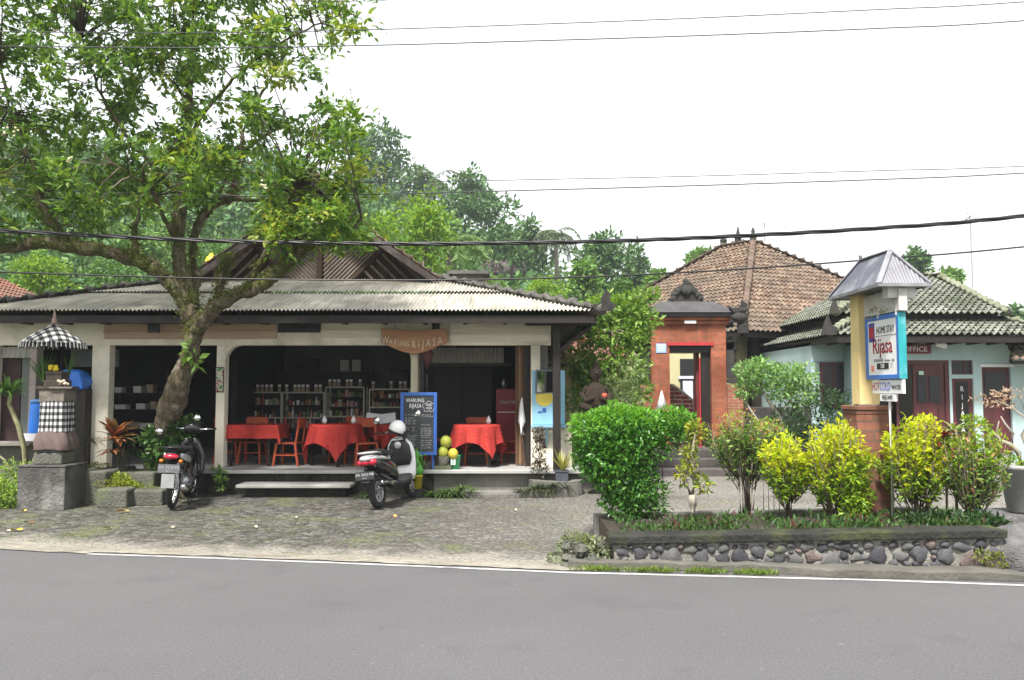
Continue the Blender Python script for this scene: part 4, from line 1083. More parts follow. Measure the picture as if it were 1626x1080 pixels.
# low tiled outbuilding between restaurant and gate
lb = thing('outbuilding', 'low outbuilding with reddish tiles behind the post of the restaurant', 'outbuilding')
q = MB(); q.bx(.55, 2.8, 20.2, 20.35, 0, 2.3); q.bx(.55, .7, 18.9, 20.2, 0, 2.2); q.build('wall', yellow, lb)
q = MB(); hip_roof(q, (Vector((.3, 19.2, 2.28)), Vector((3.0, 19.2, 2.28)), Vector((3.0, 23.5, 2.28)), Vector((.3, 23.5, 2.28))), (Vector((1.6, 21.3, 3.4)), Vector((2.2, 21.3, 3.4))), .16, .025, .2, lift=.03, seg=5)
ro = q.build('tiled_roof', MATS['orange_clay_tile'], lb)
q = MB(); hipcaps(q, (.3, 19.2, 2.32), (1.6, 21.3, 3.45), .09); hipcaps(q, (3.0, 19.2, 2.32), (2.2, 21.3, 3.45), .09); hipcaps(q, (1.6, 21.3, 3.45), (2.2, 21.3, 3.45), .1); q.build('hip_tile', MATS['hip_tile_clay'], ro)
q = MB(); q.bx(.35, 2.95, 19.22, 19.27, 2.16, 2.25); q.build('fascia', darkwood, lb)

# ------------------------------------------------------------------ office building
of = thing('office_building', 'pale turquoise office building with two tiers of mossy grey tiles', 'building')
turq = M('turquoise_wall', (.37, .49, .49), .75, .07, 1.6, .2, stain=(.20, .28, .27), stain_amt=.45)
q = MB()
LFL, LFR, LBR, LBL = Vector((6.30, 16.2, 2.70)), Vector((11.2, 16.2, 2.70)), Vector((11.2, 24, 2.70)), Vector((6.30, 24, 2.70))
UA, UB = Vector((7.2, 17.25, 3.08)), Vector((10.4, 17.25, 3.08))
slope(q, LFL, LFR, UA, UB, .145, .028, .2, lift=.035, seg=7, jit=.006)
slope(q, LBL, LFL, Vector((7.2, 23, 3.08)), UA, .145, .028, .2, lift=.035, seg=6)
slope(q, LFR, LBR, UB, Vector((10.4, 23, 3.08)), .145, .028, .2, lift=.035, seg=5)
EUL, EUR, EBR, EBL = Vector((6.75, 17.0, 3.19)), Vector((10.35, 17.0, 3.19)), Vector((10.35, 23.4, 3.19)), Vector((6.75, 23.4, 3.19))
T0, T1 = W(1400, 440, 20.1), W(1490, 440, 20.1)
slope(q, EUL, EUR, T0, T1, .145, .028, .2, lift=.035, seg=7, jit=.006)
slope(q, EUR, EBR, T1, T1, .145, .028, .2, lift=.035, seg=5); slope(q, EBL, EUL, T0, T0, .145, .028, .2, lift=.035, seg=6)
slope(q, EBR, EBL, T1, T0, .3, .02, .4, seg=3)
ro = q.build('tiled_roof', MATS['mossy_grey_tile'], of)
q = MB(); hm = M('mossy_hip', (.20, .21, .15), .9, .3, 5, .6, .02, stain=(.08, .10, .03), stain_amt=.8)
up5 = Vector((0, 0, .05))
for a_, b_ in ((EUL, T0), (EUR, T1), (LFL, UA), (LFR, UB), (T0, T1)): hipcaps(q, a_ + up5, b_ + up5, .085, .24)
q.build('hip_tile', hm, ro)
for p, k in ((LFL, 1), (EUL, .8), (EUR, .3)):
    q = MB(); q.prism([(p.x - .15 * k, p.z + .0), (p.x + .12 * k, p.z + .0), (p.x + .14 * k, p.z + .14 * k), (p.x + .02, p.z + .20 * k), (p.x - .03 * k, p.z + .38 * k), (p.x - .10 * k, p.z + .2 * k)], p.y - .06, p.y + .06, 'y')
    q.build('finial', darkstone, ro)
q = MB(); q.bx(7.1, 10.5, 17.3, 17.4, 2.9, 3.19); q.bx(7.1, 7.2, 17.4, 23, 2.9, 3.19)
q.bx(6.36, 11.1, 16.24, 16.29, 2.55, 2.68); q.bx(6.36, 6.41, 16.29, 23.8, 2.55, 2.68)
q.add([(6.35, 16.25, 2.66), (11.15, 16.25, 2.66), (11.15, 23.9, 2.66), (6.35, 23.9, 2.66)], [(0, 1, 2, 3)])
for k in range(12): q.beam((6.6 + k * .41, 16.3, 2.60), (6.6 + k * .41, 17.1, 2.58), .05, .09)
q.build('eaves', darkwood, of)
q = MB(); OY = 17.0
def OX(px, Y=OY): return W(px, 620, Y).x
zt_, = (2.64,)
dT = W(0, 572, OY).z
q.bx(OX(1352), OX(1392), OY, OY + .15, 0, zt_)                      # left of the door
q.bx(OX(1392) , OX(1508), OY + .001, OY + .15, dT, zt_)
q.bx(OX(1508), OX(1512), OY, OY + .15, 0, zt_); q.bx(OX(1512), OX(1546), OY + .001, OY + .15, dT, zt_)
q.bx(OX(1546), OX(1560), OY, OY + .15, 0, zt_); q.bx(OX(1560), OX(1606), OY + .001, OY + .15, W(0, 583, OY).z, zt_)
q.bx(OX(1606), OX(1760), OY, OY + .15, 0, zt_)
q.bx(OX(1512), OX(1546), OY + .001, OY + .12, W(0, 598, OY).z - .04, W(0, 598, OY).z + .04)
q.bx(6.36, OX(1352) - .002, 17.4, 17.55, 0, 2.62); q.bx(OX(1352), OX(1352) + .15, OY + .151, 17.55, 0, 2.62); q.bx(6.36, 6.51, 17.551, 23, 0, 2.62)
q.bx(OX(1760) , OX(1760) + .15, OY + .15, 23, 0, 2.62)
q.build('wall', turq, of)
maroon = M('maroon_wood', (.085, .022, .025), .45, .3, 6, .3, stretch=(1, 1, .2))
pane = M('dark_pane')
# double door: left leaf open into the dark, right leaf closed
q = MB(); q.bx(OX(1392) + .002, OX(1508) - .002, OY + .02, OY + .12, dT - .09, dT - .003); q.bx(OX(1502), OX(1508) - .002, OY + .02, OY + .12, .3, dT - .091); q.bx(OX(1392) + .002, OX(1396), OY + .02, OY + .12, .3, dT - .091)
q.build('door_frame', maroon, of)
d = MB(); a, b = OX(1452), OX(1502) - .003; d.bx(a, b, OY + .05, OY + .09, .3, dT - .095)
for k in range(5): d.bx(a + .03 + k * .12, a + .12 + k * .12, OY + .035, OY + .049, .36, 1.2)
dd = d.build('door', maroon, of, bevel=.004)
q = MB(); q.bx(a + .08, a + .27, OY + .03, OY + .048, 1.35, 1.9); q.bx(a + .33, a + .55, OY + .03, OY + .048, 1.35, 1.9); q.build('door_pane', pane, dd)
q = MB(); q.bx(a + .11, a + .21, OY + .015, OY + .028, 1.92, 2.0); q.build('door_label', M('pale_green_label', (.4, .6, .52), .5, .05, 4, 0), dd)
d = MB(); d.box((OX(1436), OY + .45, 1.22), (.05, .62, 1.84), Matrix.Rotation(-.25, 3, 'Z')); d.build('door', maroon, of)
q = MB(); q.bx(OX(1396), OX(1450), OY + 1.9, OY + 2, 0, 2.5); q.build('inner_wall', M('dim_plaster', (.12, .12, .12), .9, .2, 2, 0), of)
q = MB(); q.bx(OX(1512) + .002, OX(1546) - .002, OY + .05, OY + .09, W(0, 598, OY).z + .042, dT - .002); wn = q.build('window', pane, of)
q = MB(); s_ = OX(1512); e_ = OX(1546); zz = W(0, 598, OY).z
for (u0_, u1_, v0_, v1_) in ((s_ + .002, s_ + .035, zz + .042, dT - .002), (e_ - .035, e_ - .002, zz + .042, dT - .002), (s_ + .036, e_ - .036, dT - .035, dT - .002), (s_ + .036, e_ - .036, zz + .042, zz + .07)): q.bx(u0_, u1_, OY + .03, OY + .049, v0_, v1_)
q.bx(s_ + .28, s_ + .31, OY + .035, OY + .048, zz + .08, dT - .04); q.build('frame', maroon, wn)
q = MB(); q.bx(s_ + .002, e_ - .002, OY + .05, OY + .09, .3, zz - .042); pn = q.build('door', maroon, of)
q = MB(); q.bx(s_ + .10, e_ - .09, OY + .04, OY + .049, .5, zz - .1); q.build('name_panel', M('cupboard_door'), pn)
for i, chh in enumerate('RIJASA'):
    text(chh, .15, white, pn, ((s_ + e_) / 2 + .0, OY + .036, W(0, 618 + i * 13, OY).z), name='letter', sx=.8, ext=.002)
q = MB(); q.bx(OX(1560) + .002, OX(1606) - .002, OY + .06, OY + .1, .3, W(0, 583, OY).z - .002); d2 = q.build('door', maroon, of)
q = MB(); q.bx(OX(1566), OX(1600), OY + .045, OY + .058, 1.5, W(0, 583, OY).z - .1); q.build('door_pane', pane, d2)
q = MB(); q.bx(OX(1556), OX(1610), OY - .03, OY - .003, W(0, 583, OY).z, W(0, 583, OY).z + .06); q.build('lintel', white, of)
Yw = 17.4; q = MB(); a, b, za, zb = OX(1306, Yw), OX(1342, Yw), W(0, 650, Yw).z, W(0, 579, Yw).z
q.bx(a, b, Yw - .03, Yw - .004, za, zb); wn = q.build('window', pane, of)
q = MB(); q.bx(a - .05, a, Yw - .05, Yw - .004, za, zb + .05); q.bx(b, b + .03, Yw - .05, Yw - .004, za, zb + .05); q.bx(a, b, Yw - .05, Yw - .004, zb, zb + .05); q.bx((a + b) / 2 - .02, (a + b) / 2 + .02, Yw - .045, Yw - .031, za, zb); q.build('frame', maroon, wn)
q = MB()
for k in range(12): q.bx(OX(1288, Yw) + k * .065, OX(1288, Yw) + k * .065 + .045, Yw - .012, Yw - .003, 2.17 + k * .002, 2.22 + k * .002)
q.build('relief_band', M('turq_dark', (.2, .33, .33), .8, .1, 5, 0), of)
q = MB(); q.bx(OX(1392), OX(1560), 16.2, OY, 0, .3); q.bx(OX(1392) - .2, OX(1560) + .1, 15.8, 16.2, 0, .15); q.build('porch_step', M('step_slab'), of, bevel=.01)
# small tiled awning at the far right
q = MB(); slope(q, (OX(1575), 16.3, W(0, 572, 16.3).z), (OX(1700), 16.3, W(0, 572, 16.3).z), (OX(1600), 16.95, W(0, 545, 16.95).z), (OX(1700), 16.95, W(0, 545, 16.95).z), .16, .025, .2, lift=.03, seg=5)
q.build('awning_roof', MATS['clay_tile'], of)
q = MB(); q.bx(OX(1575) + .05, OX(1700), 16.35, 16.4, W(0, 572, 16.3).z - .08, W(0, 572, 16.3).z - .01); q.beam((OX(1578), 16.4, W(0, 572, 16.3).z - .02), (OX(1612), 16.97, W(0, 540, 17).z), .05, .08); q.build('awning_frame', darkwood, of)
sg = thing('office_sign', 'maroon board with white capitals OFFICE above the office door', 'sign', (OX(1451), OY - .05, W(0, 555, OY).z))
q = MB(); q.bx(-.36, .36, 0, .03, -.09, .09); q.build('board', M('maroon_board', (.16, .02, .03), .5, .1, 4, 0), sg)
text('OFFICE', .15, white, sg, (.03, -.003, 0), name='lettering', sx=1.05)
lp = thing('wall_lamp', 'white slanting fluorescent lamp under the office eaves', 'lamp', (OX(1480), 16.6, 2.52))
q = MB(); q.box((0, 0, 0), (.22, .10, .09), Matrix.Rotation(.3, 3, 'Y')); q.build('casing', white, lp, bevel=.01)
q = MB(); q.tube([(0, 0, .02), (0, 0, .12)], .015, 6); q.build('bracket', black, lp)
# aerial mast behind
am = thing('aerial_mast', 'tall thin metal mast with a small aerial behind the office roof', 'mast', (W(1545, 470, 21).x, 21, 0))
q = MB(); zt2 = W(0, 345, 21).z; q.tube([(0, 0, 0), (0, 0, zt2)], .025, 6); q.build('pole', steel, am)
q = MB()
for k in range(5): q.tube([(-.12 - .02 * k, 0, zt2 - .02 - k * .035), (.12 + .02 * k, 0, zt2 + .04 - k * .035)], .007, 4)
q.tube([(-.15, 0, zt2 - .1), (.12, 0, zt2 + .12)], .012, 4); q.tube([(0, 0, zt2), (-.1, 0, zt2 + .14)], .01, 4); q.build('aerial', steel, am)

# neighbour's red roof at the left edge
nb = thing('red_roof_house', 'neighbouring house with an orange-red tiled roof at the left edge', 'house')
q = MB(); c_ = [Vector((-22, 16.9, 3.3)), Vector((-11.6, 16.9, 3.3)), Vector((-11.6, 24, 3.3)), Vector((-22, 24, 3.3))]
hip_roof(q, c_, (Vector((-18.6, 20.4, 5.2)), Vector((-14.6, 20.4, 5.2))), .16, .028, .2, lift=.035, seg=5)
ro = q.build('tiled_roof', MATS['orange_clay_tile'], nb)
q = MB(); hipcaps(q, c_[1], (-14.6, 20.4, 5.25), .1); hipcaps(q, c_[0], (-18.6, 20.4, 5.25), .1); hipcaps(q, (-18.6, 20.4, 5.25), (-14.6, 20.4, 5.25), .12); hipcaps(q, c_[0], c_[1], .05, .3); q.build('hip_tile', MATS['hip_tile_clay'], ro)
q = MB(); q.bx(-21.3, -12.4, 17.9, 23.2, 0, 3.3); q.build('wall', cream, nb)

# ------------------------------------------------------------------ stone planter by the road
pl = thing('stone_planter', 'long low roadside planter wall of dark rubble stones with a mossy cement cap', 'planter wall')
PZ = .31
def PY(x): return 7.5 + (x - 1.0) * -.10      # front face line of the wall
def PT(x): return .285 + (x - 1.0) * .035
PX0, PX1 = .93, 4.26
def sheet(mb, xa, xb, f0, f1, z0, z1, n=30, wob=0):
    """a long block following the wall line"""
    vs = []; fs = []
    for i in range(n + 1):
        x = xa + (xb - xa) * i / n; w1 = nz(x, 2.5) * wob; w2 = nz(x, 3.1, 5) * wob
        za = z0(x) if callable(z0) else z0; zb = z1(x) if callable(z1) else z1
        vs += [(x, f0(x) + w1, za), (x, f1(x), za), (x, f1(x), zb + w2), (x, f0(x) + w1, zb + w2)]
    for i in range(n):
        a = i * 4
        for k in range(4): fs.append((a + k, a + 4 + k, a + 4 + (k + 1) % 4, a + (k + 1) % 4))
    fs += [(0, 1, 2, 3), (n * 4 + 3, n * 4 + 2, n * 4 + 1, n * 4)]
    mb.add(vs, fs); return mb
q = MB(); sheet(q, PX0, PX1, lambda x: PY(x) + .03, lambda x: PY(x) + .20, .0, lambda x: PT(x) - .075, 60, .008)
rw = q.build('rubble_wall', M('wall_mortar', (.24, .23, .205), .95, .25, 7, .9, .02, stain=(.10, .10, .07), stain_amt=.8), pl)
sm_ = [M('stone_blue', (.085, .085, .092), .85, .35, 9, .8, .02), M('stone_grey', (.12, .12, .12), .85, .35, 9, .8, .02, stain=(.10, .12, .04), stain_amt=.7), M('stone_red', (.14, .105, .10), .85, .3, 9, .8, .02), M('stone_dark', (.05, .05, .056), .85, .35, 9, .8, .02)]
q = MB(); placed = []; rs_ = random.Random(31); tr_ = 0
while tr_ < 9000:
    tr_ += 1; x = rs_.uniform(PX0 + .04, PX1 - .04); big = 1 - tr_ / 7600
    a_ = rs_.uniform(.05, .12) * max(.26, big) + .010; b_2 = a_ * rs_.uniform(.6, .95); hgt = PT(x) - .085
    b_2 = min(b_2, hgt / 2 - .01); zc_ = rs_.uniform(.06 + b_2 * .5, hgt - b_2 * .75)
    if any(((x - p_[0]) / (a_ + p_[2])) ** 2 + ((zc_ - p_[1]) / (b_2 + p_[3])) ** 2 < .80 for p_ in placed): continue
    placed.append((x, zc_, a_, b_2)); st_ = len(q.v); q.ball((0, 0, 0), (a_, .028, b_2), 16, rs_.choice([0, 0, 1, 1, 3, 3, 2 if rs_.random() < .5 else 0]))
    ph_ = [rs_.uniform(0, 6) for _ in range(4)]; tl = rs_.uniform(-.5, .5)
    for i_ in range(st_, len(q.v)):
        X_, Y_, Z_ = q.v[i_]; an = math.atan2(Z_ / b_2, X_ / a_); k_ = (1 + .13 * math.sin(an * 3 + ph_[0]) + .10 * math.sin(an * 5 + ph_[1]) + .05 * math.sin(an * 9 + ph_[3])) * .98
        X_ *= k_; Z_ *= k_; X_, Z_ = X_ * math.cos(tl) - Z_ * math.sin(tl) * .6, Z_ * math.cos(tl) + X_ * math.sin(tl) * .6
        q.v[i_] = (x + X_, PY(x) + .03 + Y_ + .012 * math.sin(X_ * 40 + ph_[2]), zc_ + Z_)
q.build('rubble_stones', sm_, rw)
q = MB(); sheet(q, PX0 - .05, PX1 + .02, lambda x: PY(x) - .02, lambda x: PY(x) + .24, lambda x: PT(x) - .074, PT, 60, .005)
q.build('cap', M('mossy_cap', (.020, .020, .018), .9, .6, 3, .8, .03, stain=(.07, .085, .022), stain_amt=.8), pl, bevel=.012)
q = MB(); sheet(q, PX0 - .42, 6.5, lambda x: PY(x) - (.075 if x < 2.1 else .075 + min(.13, (x - 2.1) * .2)), lambda x: PY(x) + .029, -.01, .075, 60, .012)
q.build('kerb_ledge', M('ledge_concrete', (.10, .095, .082), .9, .25, 3, .6, .02, stain=(.08, .075, .06), stain_amt=.8), pl, bevel=.015)
q = MB(); sheet(q, PX0 + .0, PX1, lambda x: PY(x) + .2, lambda x: PY(x) + 1.35, 0, lambda x: PT(x) - .03, 30, .01); so_ = q.build('soil', M('dark_soil', (.05, .04, .03), .95, .35, 12, .8, .03), pl)
q = MB(); sheet(q, PX0 - .05, PX1 + .1, lambda x: PY(x) + 1.35, lambda x: PY(x) + 1.47, 0, lambda x: PT(x) - .01, 20, .01); q.build('back_kerb', concrete, pl, bevel=.01)
# rounded rubble at the left end, big boulder bank at the right end
q = MB()
for k in range(34):
    q.ball((PX0 - .06 - R.uniform(0, .42), 7.62 + R.uniform(-.1, .6), R.uniform(.0, .13)), (R.uniform(.04, .10), R.uniform(.04, .10), R.uniform(.03, .08)), 9, wob=.2)
q.s = [False] * len(q.s)
tag(q.build('rubble_heap', mossyst), 'low heap of grey rubble at the left end of the roadside planter', 'rubble', kind='stuff')
def boulder(c, r, seed, mat, name='boulder'):
    rng = random.Random(seed); q = MB(); q.ball((0, 0, 0), r, 28)
    ph = [rng.uniform(0, 6) for _ in range(8)]
    vs = []
    for (x, y, z) in q.v:
        k = 1 + .10 * math.sin(x * 5 + ph[0]) * math.cos(y * 6 + ph[1]) + .08 * math.sin(z * 9 + x * 6 + ph[2]) + .05 * math.sin(x * 17 + y * 13 + ph[3]) + .03 * math.sin(z * 31 + y * 23 + ph[4])
        vs.append((x * k, y * k, z * k))
    q.v = vs; return q.build(name, mat, loc=c)
rockm = M('grey_rock', (.15, .145, .145), .9, .45, 6, 1.0, .05, stain=(.05, .05, .05), stain_amt=.8)
tag(boulder((4.60, 7.42, .06), (.42, .42, .40), 3, rockm), 'big rough grey rock at the right end of the planter', 'rock')
tag(boulder((4.98, 7.12, .0), (.34, .3, .30), 8, rockm), 'second grey rock at the right edge beyond the first', 'rock')
q = MB(); q.ball((0, 0, .015), (.02, .02, .015), 8, wob=.2); p = G(1524, 915, .0)
tag(q.build('red_fruit', M('red_fruit', (.5, .05, .03), .5, .1, 5, 0), loc=(p.x, p.y + .12, .096)), 'tiny red fruit lying on the kerb ledge at the right', 'fruit')

# ------------------------------------------------------------------ sign pillar
spx = thing('sign_pillar', 'tall sign post with a brick base, yellow shaft and small hipped metal roof', 'sign post', (3.63, 8.42, 0))
q = MB(); q.bx(-.17, .17, -.17, .17, PZ - .1, 1.36); q.bx(-.176, .176, -.176, .176, 1.36, 1.40); q.bx(-.188, .188, -.188, .188, 1.401, 1.445)
q.build('brick_base', M('plinth_brick_face', (.31, .10, .055), .85, .3, 5, .6, .02, stain=(.09, .05, .035), stain_amt=.8), spx, bevel=.008)
mat_brick('plinth_brick', (.25, .10, .065), (.17, .075, .055), (.14, .08, .06), 1.6)
spx.children[0].data.materials[0] = MATS['plinth_brick']
q = MB(); q.bx(-.10, .10, -.10, .10, 1.455, 2.58); q.build('shaft', M('yellow_cream_paint', (.60, .47, .22), .75, .12, 2.5, .2, stain=(.55, .36, .13), stain_amt=.7), spx, bevel=.006)
q = MB(); q.bx(-.04, .04, -.86, .0, 2.34, 2.55); q.bx(-.045, .045, -.80, -.78, 2.30, 2.56); q.bx(-.045, .045, -.42, -.40, 2.30, 2.56); q.bx(-.13, .13, -.84, -.72, 2.46, 2.58)
q.build('arm', M('white_grey_board', (.48, .47, .45), .7, .1, 4, .2, stain=(.25, .24, .22)), spx, bevel=.004)
# roof
ez, rz_ = 2.585, 2.935
c0, c1, c2, c3 = Vector((-.24, -.90, ez)), Vector((.24, -.90, ez)), Vector((.24, .30, ez)), Vector((-.24, .30, ez))
rA, rB = Vector((0, -.64, rz_)), Vector((0, .04, rz_ + .01))
q = MB()
metal = M('grey_metal_sheet', (.085, .092, .115), .6, .2, 5, .1, metal=.1, stain=(.4, .4, .42), stain_amt=.5)
slope(q, c0, c1, rA, rA, .03, .004, seg=4, lift=0, m=1); slope(q, c1, c2, rA, rB, .5, .0, seg=4, lift=0); slope(q, c2, c3, rB, rB, .03, .004, seg=4, lift=0, m=1); slope(q, c3, c0, rB, rA, .5, .0, seg=4, lift=0)
q.add([c0 + Vector((0, 0, -.012)), c1 + Vector((0, 0, -.012)), c2 + Vector((0, 0, -.012)), c3 + Vector((0, 0, -.012))], [(0, 1, 2, 3)])
rfo = q.build('metal_roof', [metal, M('ribbed_metal', (.17, .17, .19), .55, .2, 6, .1, metal=.1, stain=(.10, .10, .11), stain_amt=.6)], spx)
q = MB()
for a_, b_ in ((c0, rA), (c1, rA), (c2, rB), (c3, rB), (rA, rB)): q.beam(a_ + Vector((0, 0, .008)), b_ + Vector((0, 0, .01)), .05, .012)
for a_, b_ in ((c0, c1), (c1, c2), (c2, c3), (c3, c0)): q.beam(a_ + Vector((0, 0, -.01)), b_ + Vector((0, 0, -.01)), .02, .03)
q.tube([rB, rB + Vector((0, 0, .09))], [.02, .004], 6); q.ball(rB + Vector((0, 0, .05)), .022, 6)
q.build('flashing', M('pale_flashing', (.27, .27, .29), .4, .2, 8, .1, metal=.4, stain=(.12, .12, .13), stain_amt=.6), rfo)
# the board, facing down the road on both sides
sb = thing('homestay_sign', 'white board in a blue frame reading HOME STAY Rijasa hung from the sign post', 'sign', (3.63, 7.96, 2.02))
q = MB(); q.bx(-.026, .026, -.31, .31, -.27, .27); q.build('board', M('sign_white', (.70, .70, .71), .5, .03, 5, 0), sb)
q = MB()
for y in (-1, 1): q.bx(-.034, .034, y * .335 - .025, y * .335 + .025, -.31, .31)
for z in (-1, 1): q.bx(-.033, .033, -.309, .309, z * .29 - .022, z * .29 + .022)
fr = q.build('frame', M('sign_blue', (.05, .16, .48), .45, .15, 6, .1), sb, bevel=.003)
q = MB(); q.bx(-.036, .036, -.364, -.3605, -.312, .312); q.build('teal_edge', M('teal_paint', (.02, .27, .30), .5, .15, 8, .1, stain=(.4, .55, .6), stain_amt=.5), sb)
tk = M('black_ink', (.02, .02, .025), .6, .1, 5, 0); tr = M('red_ink', (.35, .02, .03), .6, .1, 5, 0)
RS = (PI / 2, 0, -PI / 2)
def side_text(body, size, mat, parent, y, z, sx=1, shear=0, x=-.028, name='lettering'): return text(body, size, mat, parent, (x, y, z), RS, name, sx, shear=shear, ext=.001)
side_text('HOME STAY', .095, tk, sb, -.075, .165, .74)
side_text('Rijasa', .22, tr, sb, .0, .01, .85, .0); side_text('Rijasa', .22, tk, sb, -.006, .006, .85, .0, x=-.0272)
M('grey_ink', (.3, .3, .32), .6, .1, 5, 0)
q = MB()
for k in range(15):   # a line of small grey writing too worn to read
    if k not in (7, 12): q.tube([(-.028, .18 - k * .029 + dy, -.125 + dz) for dy, dz in ((0, -.014), (-.004, .014), (-.010, -.012), (-.016, .012), (-.019, -.014))], .0025, 4)
q.build('small_writing', MATS['grey_ink'], sb)
q = MB(); q.bx(-.029, -.0265, -.13, .12, -.215, -.155); q.build('black_patch', tk, sb)
side_text('320', .06, M('sign_white'), sb, .0, -.186, .9, x=-.0305); side_text('27', .06, M('grey_ink'), sb, -.19, -.18, .9)
q = MB(); q.bx(-.029, -.0265, .16, .285, .06, .25); q.bx(-.03, -.0291, .175, .27, .10, .21, 1); q.build('blue_emblem', [M('navy_ink', (.05, .07, .25), .6, .1, 30, 0), tr], sb)
q = MB(); q.bx(-.029, -.0265, .19, .25, -.235, -.175); q.build('orange_mark', M('orange_ink', (.7, .25, .18), .6, .1, 30, 0), sb)
q = MB(); q.bx(-.0285, -.0265, -.30, .15, .108, .112); q.build('rule_line', tk, sb)
q = MB(); q.tube([(0, -.2, .31), (0, -.2, .38)], .008, 5); q.tube([(0, .25, .31), (0, .25, .38)], .008, 5); q.build('hook', black, sb)
P_, D_ = cloud([(0, -.05, .35, .05, .28, .03), (0, .15, .33, .05, .1, .04)], 130, 9); q = leaf_mesh('dry_leaves', P_, D_, .06, .35, leafmat('dry_leaf', [(.30, .27, .16), (.5, .47, .35), (.16, .15, .08)]), sb, 4)
hw_ = thing('hot_water_sign', 'white board reading HOT COLD WATER under the homestay sign', 'sign', (3.63, 7.92, 1.635))
q = MB(); q.bx(-.012, .012, -.33, .31, -.065, .065); q.build('board', M('sign_white'), hw_)
side_text('HOT', .115, tr, hw_, .235, 0, .72, x=-.014); side_text('COLD', .115, M('blue_ink2', (.1, .13, .5), .6, .1, 5, 0), hw_, .03, 0, .72, x=-.014); side_text('WATER', .062, tk, hw_, -.20, -.008, .9, x=-.014)
fw = thing('wifi_sign', 'smallest white board reading FREE-WIFI on the thin white pole', 'sign', (3.63, 7.90, 1.53))
q = MB(); q.bx(-.012, .012, -.15, .17, -.034, .034); q.build('board', M('sign_white'), fw); side_text('FREE-WIFI', .062, tk, fw, .01, 0, .8, x=-.014)
q = MB(); q.tube([(3.645, 7.92, PZ - .03), (3.645, 7.92, 1.74)], .016, 8)
o = tag(q.build('sign_pole', white), 'thin white pole carrying the two small boards under the homestay sign', 'pole')
# ------------------------------------------------------------------ two-wheelers
rubber = M('rubber', (.018, .018, .018), .8, .3, 20, .3)
def ring(q, R0, r, w, c, n=28, m=8, flat=1.0):
    """tyre: a torus round the x axis"""
    vs = []; fs = []
    for i in range(n):
        a = 2 * PI * i / n
        for k in range(m):
            b = 2 * PI * k / m
            rr = R0 + r * math.cos(b)
            vs.append((c[0] + w * math.sin(b), c[1] + rr * math.cos(a), c[2] + rr * math.sin(a)))
    for i in range(n):
        for k in range(m):
            fs.append((i * m + k, i * m + (k + 1) % m, ((i + 1) % n) * m + (k + 1) % m, ((i + 1) % n) * m + k))
    q.add(vs, fs, 0, True)
def wheel(parent, y, rad, tw, spokes, rimmat):
    w = MB(); ring(w, rad - tw, tw, tw * 1.05, (0, y, rad), 32, 10); wo_ = w.build('wheel', rubber, parent)
    q = MB(); ring(q, rad - tw * 2.0, .010, tw * .75, (0, y, rad), 28, 6)
    for k in range(spokes):
        a = 2 * PI * k / spokes
        for s in (-1, 1):
            e = (s * .012, y + (rad - tw * 2) * math.cos(a), rad + (rad - tw * 2) * math.sin(a))
            b = a + (.25 if spokes > 8 else 0) * s
            st = (s * .03, y + .03 * math.cos(b), rad + .03 * math.sin(b))
            q.beam(st, e, .003 if spokes > 8 else .022, .003 if spokes > 8 else .012)
    q.tube([(-.045, y, rad), (.045, y, rad)], .035, 12)
    q.build('rim', rimmat, wo_)
    return wo_
def mirror_on(parent, base, top, out_):
    q = MB(); q.tube([base, ((base[0] + top[0]) / 2 + out_ * .02, (base[1] + top[1]) / 2, (base[2] + top[2]) / 2 + .03), top], .006, 6)
    mo = q.build('mirror', black, parent)
    q = MB(); rot = Matrix.Rotation(PI / 2, 3, 'X'); q.lathe([(.005, -.018), (.05, -.012), (.056, 0), (.05, .004)], (top[0], top[1], top[2] + .02), 16, rot=rot); q.build('mirror_shell', black, mo)
    q = MB(); q.lathe([(.001, .006), (.05, .0065), (.05, .009), (.001, .010)], (top[0], top[1], top[2] + .02), 16, rot=rot); q.build('mirror_glass', M('mirror_glass'), mo)
def plate(parent, loc, rot, lines, mat_):
    pq = MB(); pq.bx(-.135, .135, -.003, .003, -.055, .055); p = pq.build('number_plate', mat_, parent); p.location = loc; p.rotation_euler = rot
    pk_ = M('plate_ink', (.30, .30, .30), .6, .2, 20, 0); text(lines[0], .055, pk_, p, (0, -.005, .012), (PI / 2, 0, 0), 'lettering', .9); 
    text(lines[1], .028, pk_, p, (0, -.005, -.034), (PI / 2, 0, 0), 'lettering', .9)
silverp = M('silver_paint', (.50, .50, .52), .3, .08, 6, 0, metal=.4, coat=.5)
blackgl = M('gloss_black', (.014, .013, .016), .15, .2, 6, 0, coat=.6)
redlens = M('red_lens', (.40, .01, .03), .2, .1, 5, 0, coat=.8)
cowl = M('dark_maroon_cowl', (.05, .022, .024), .35, .2, 6, 0, coat=.4)

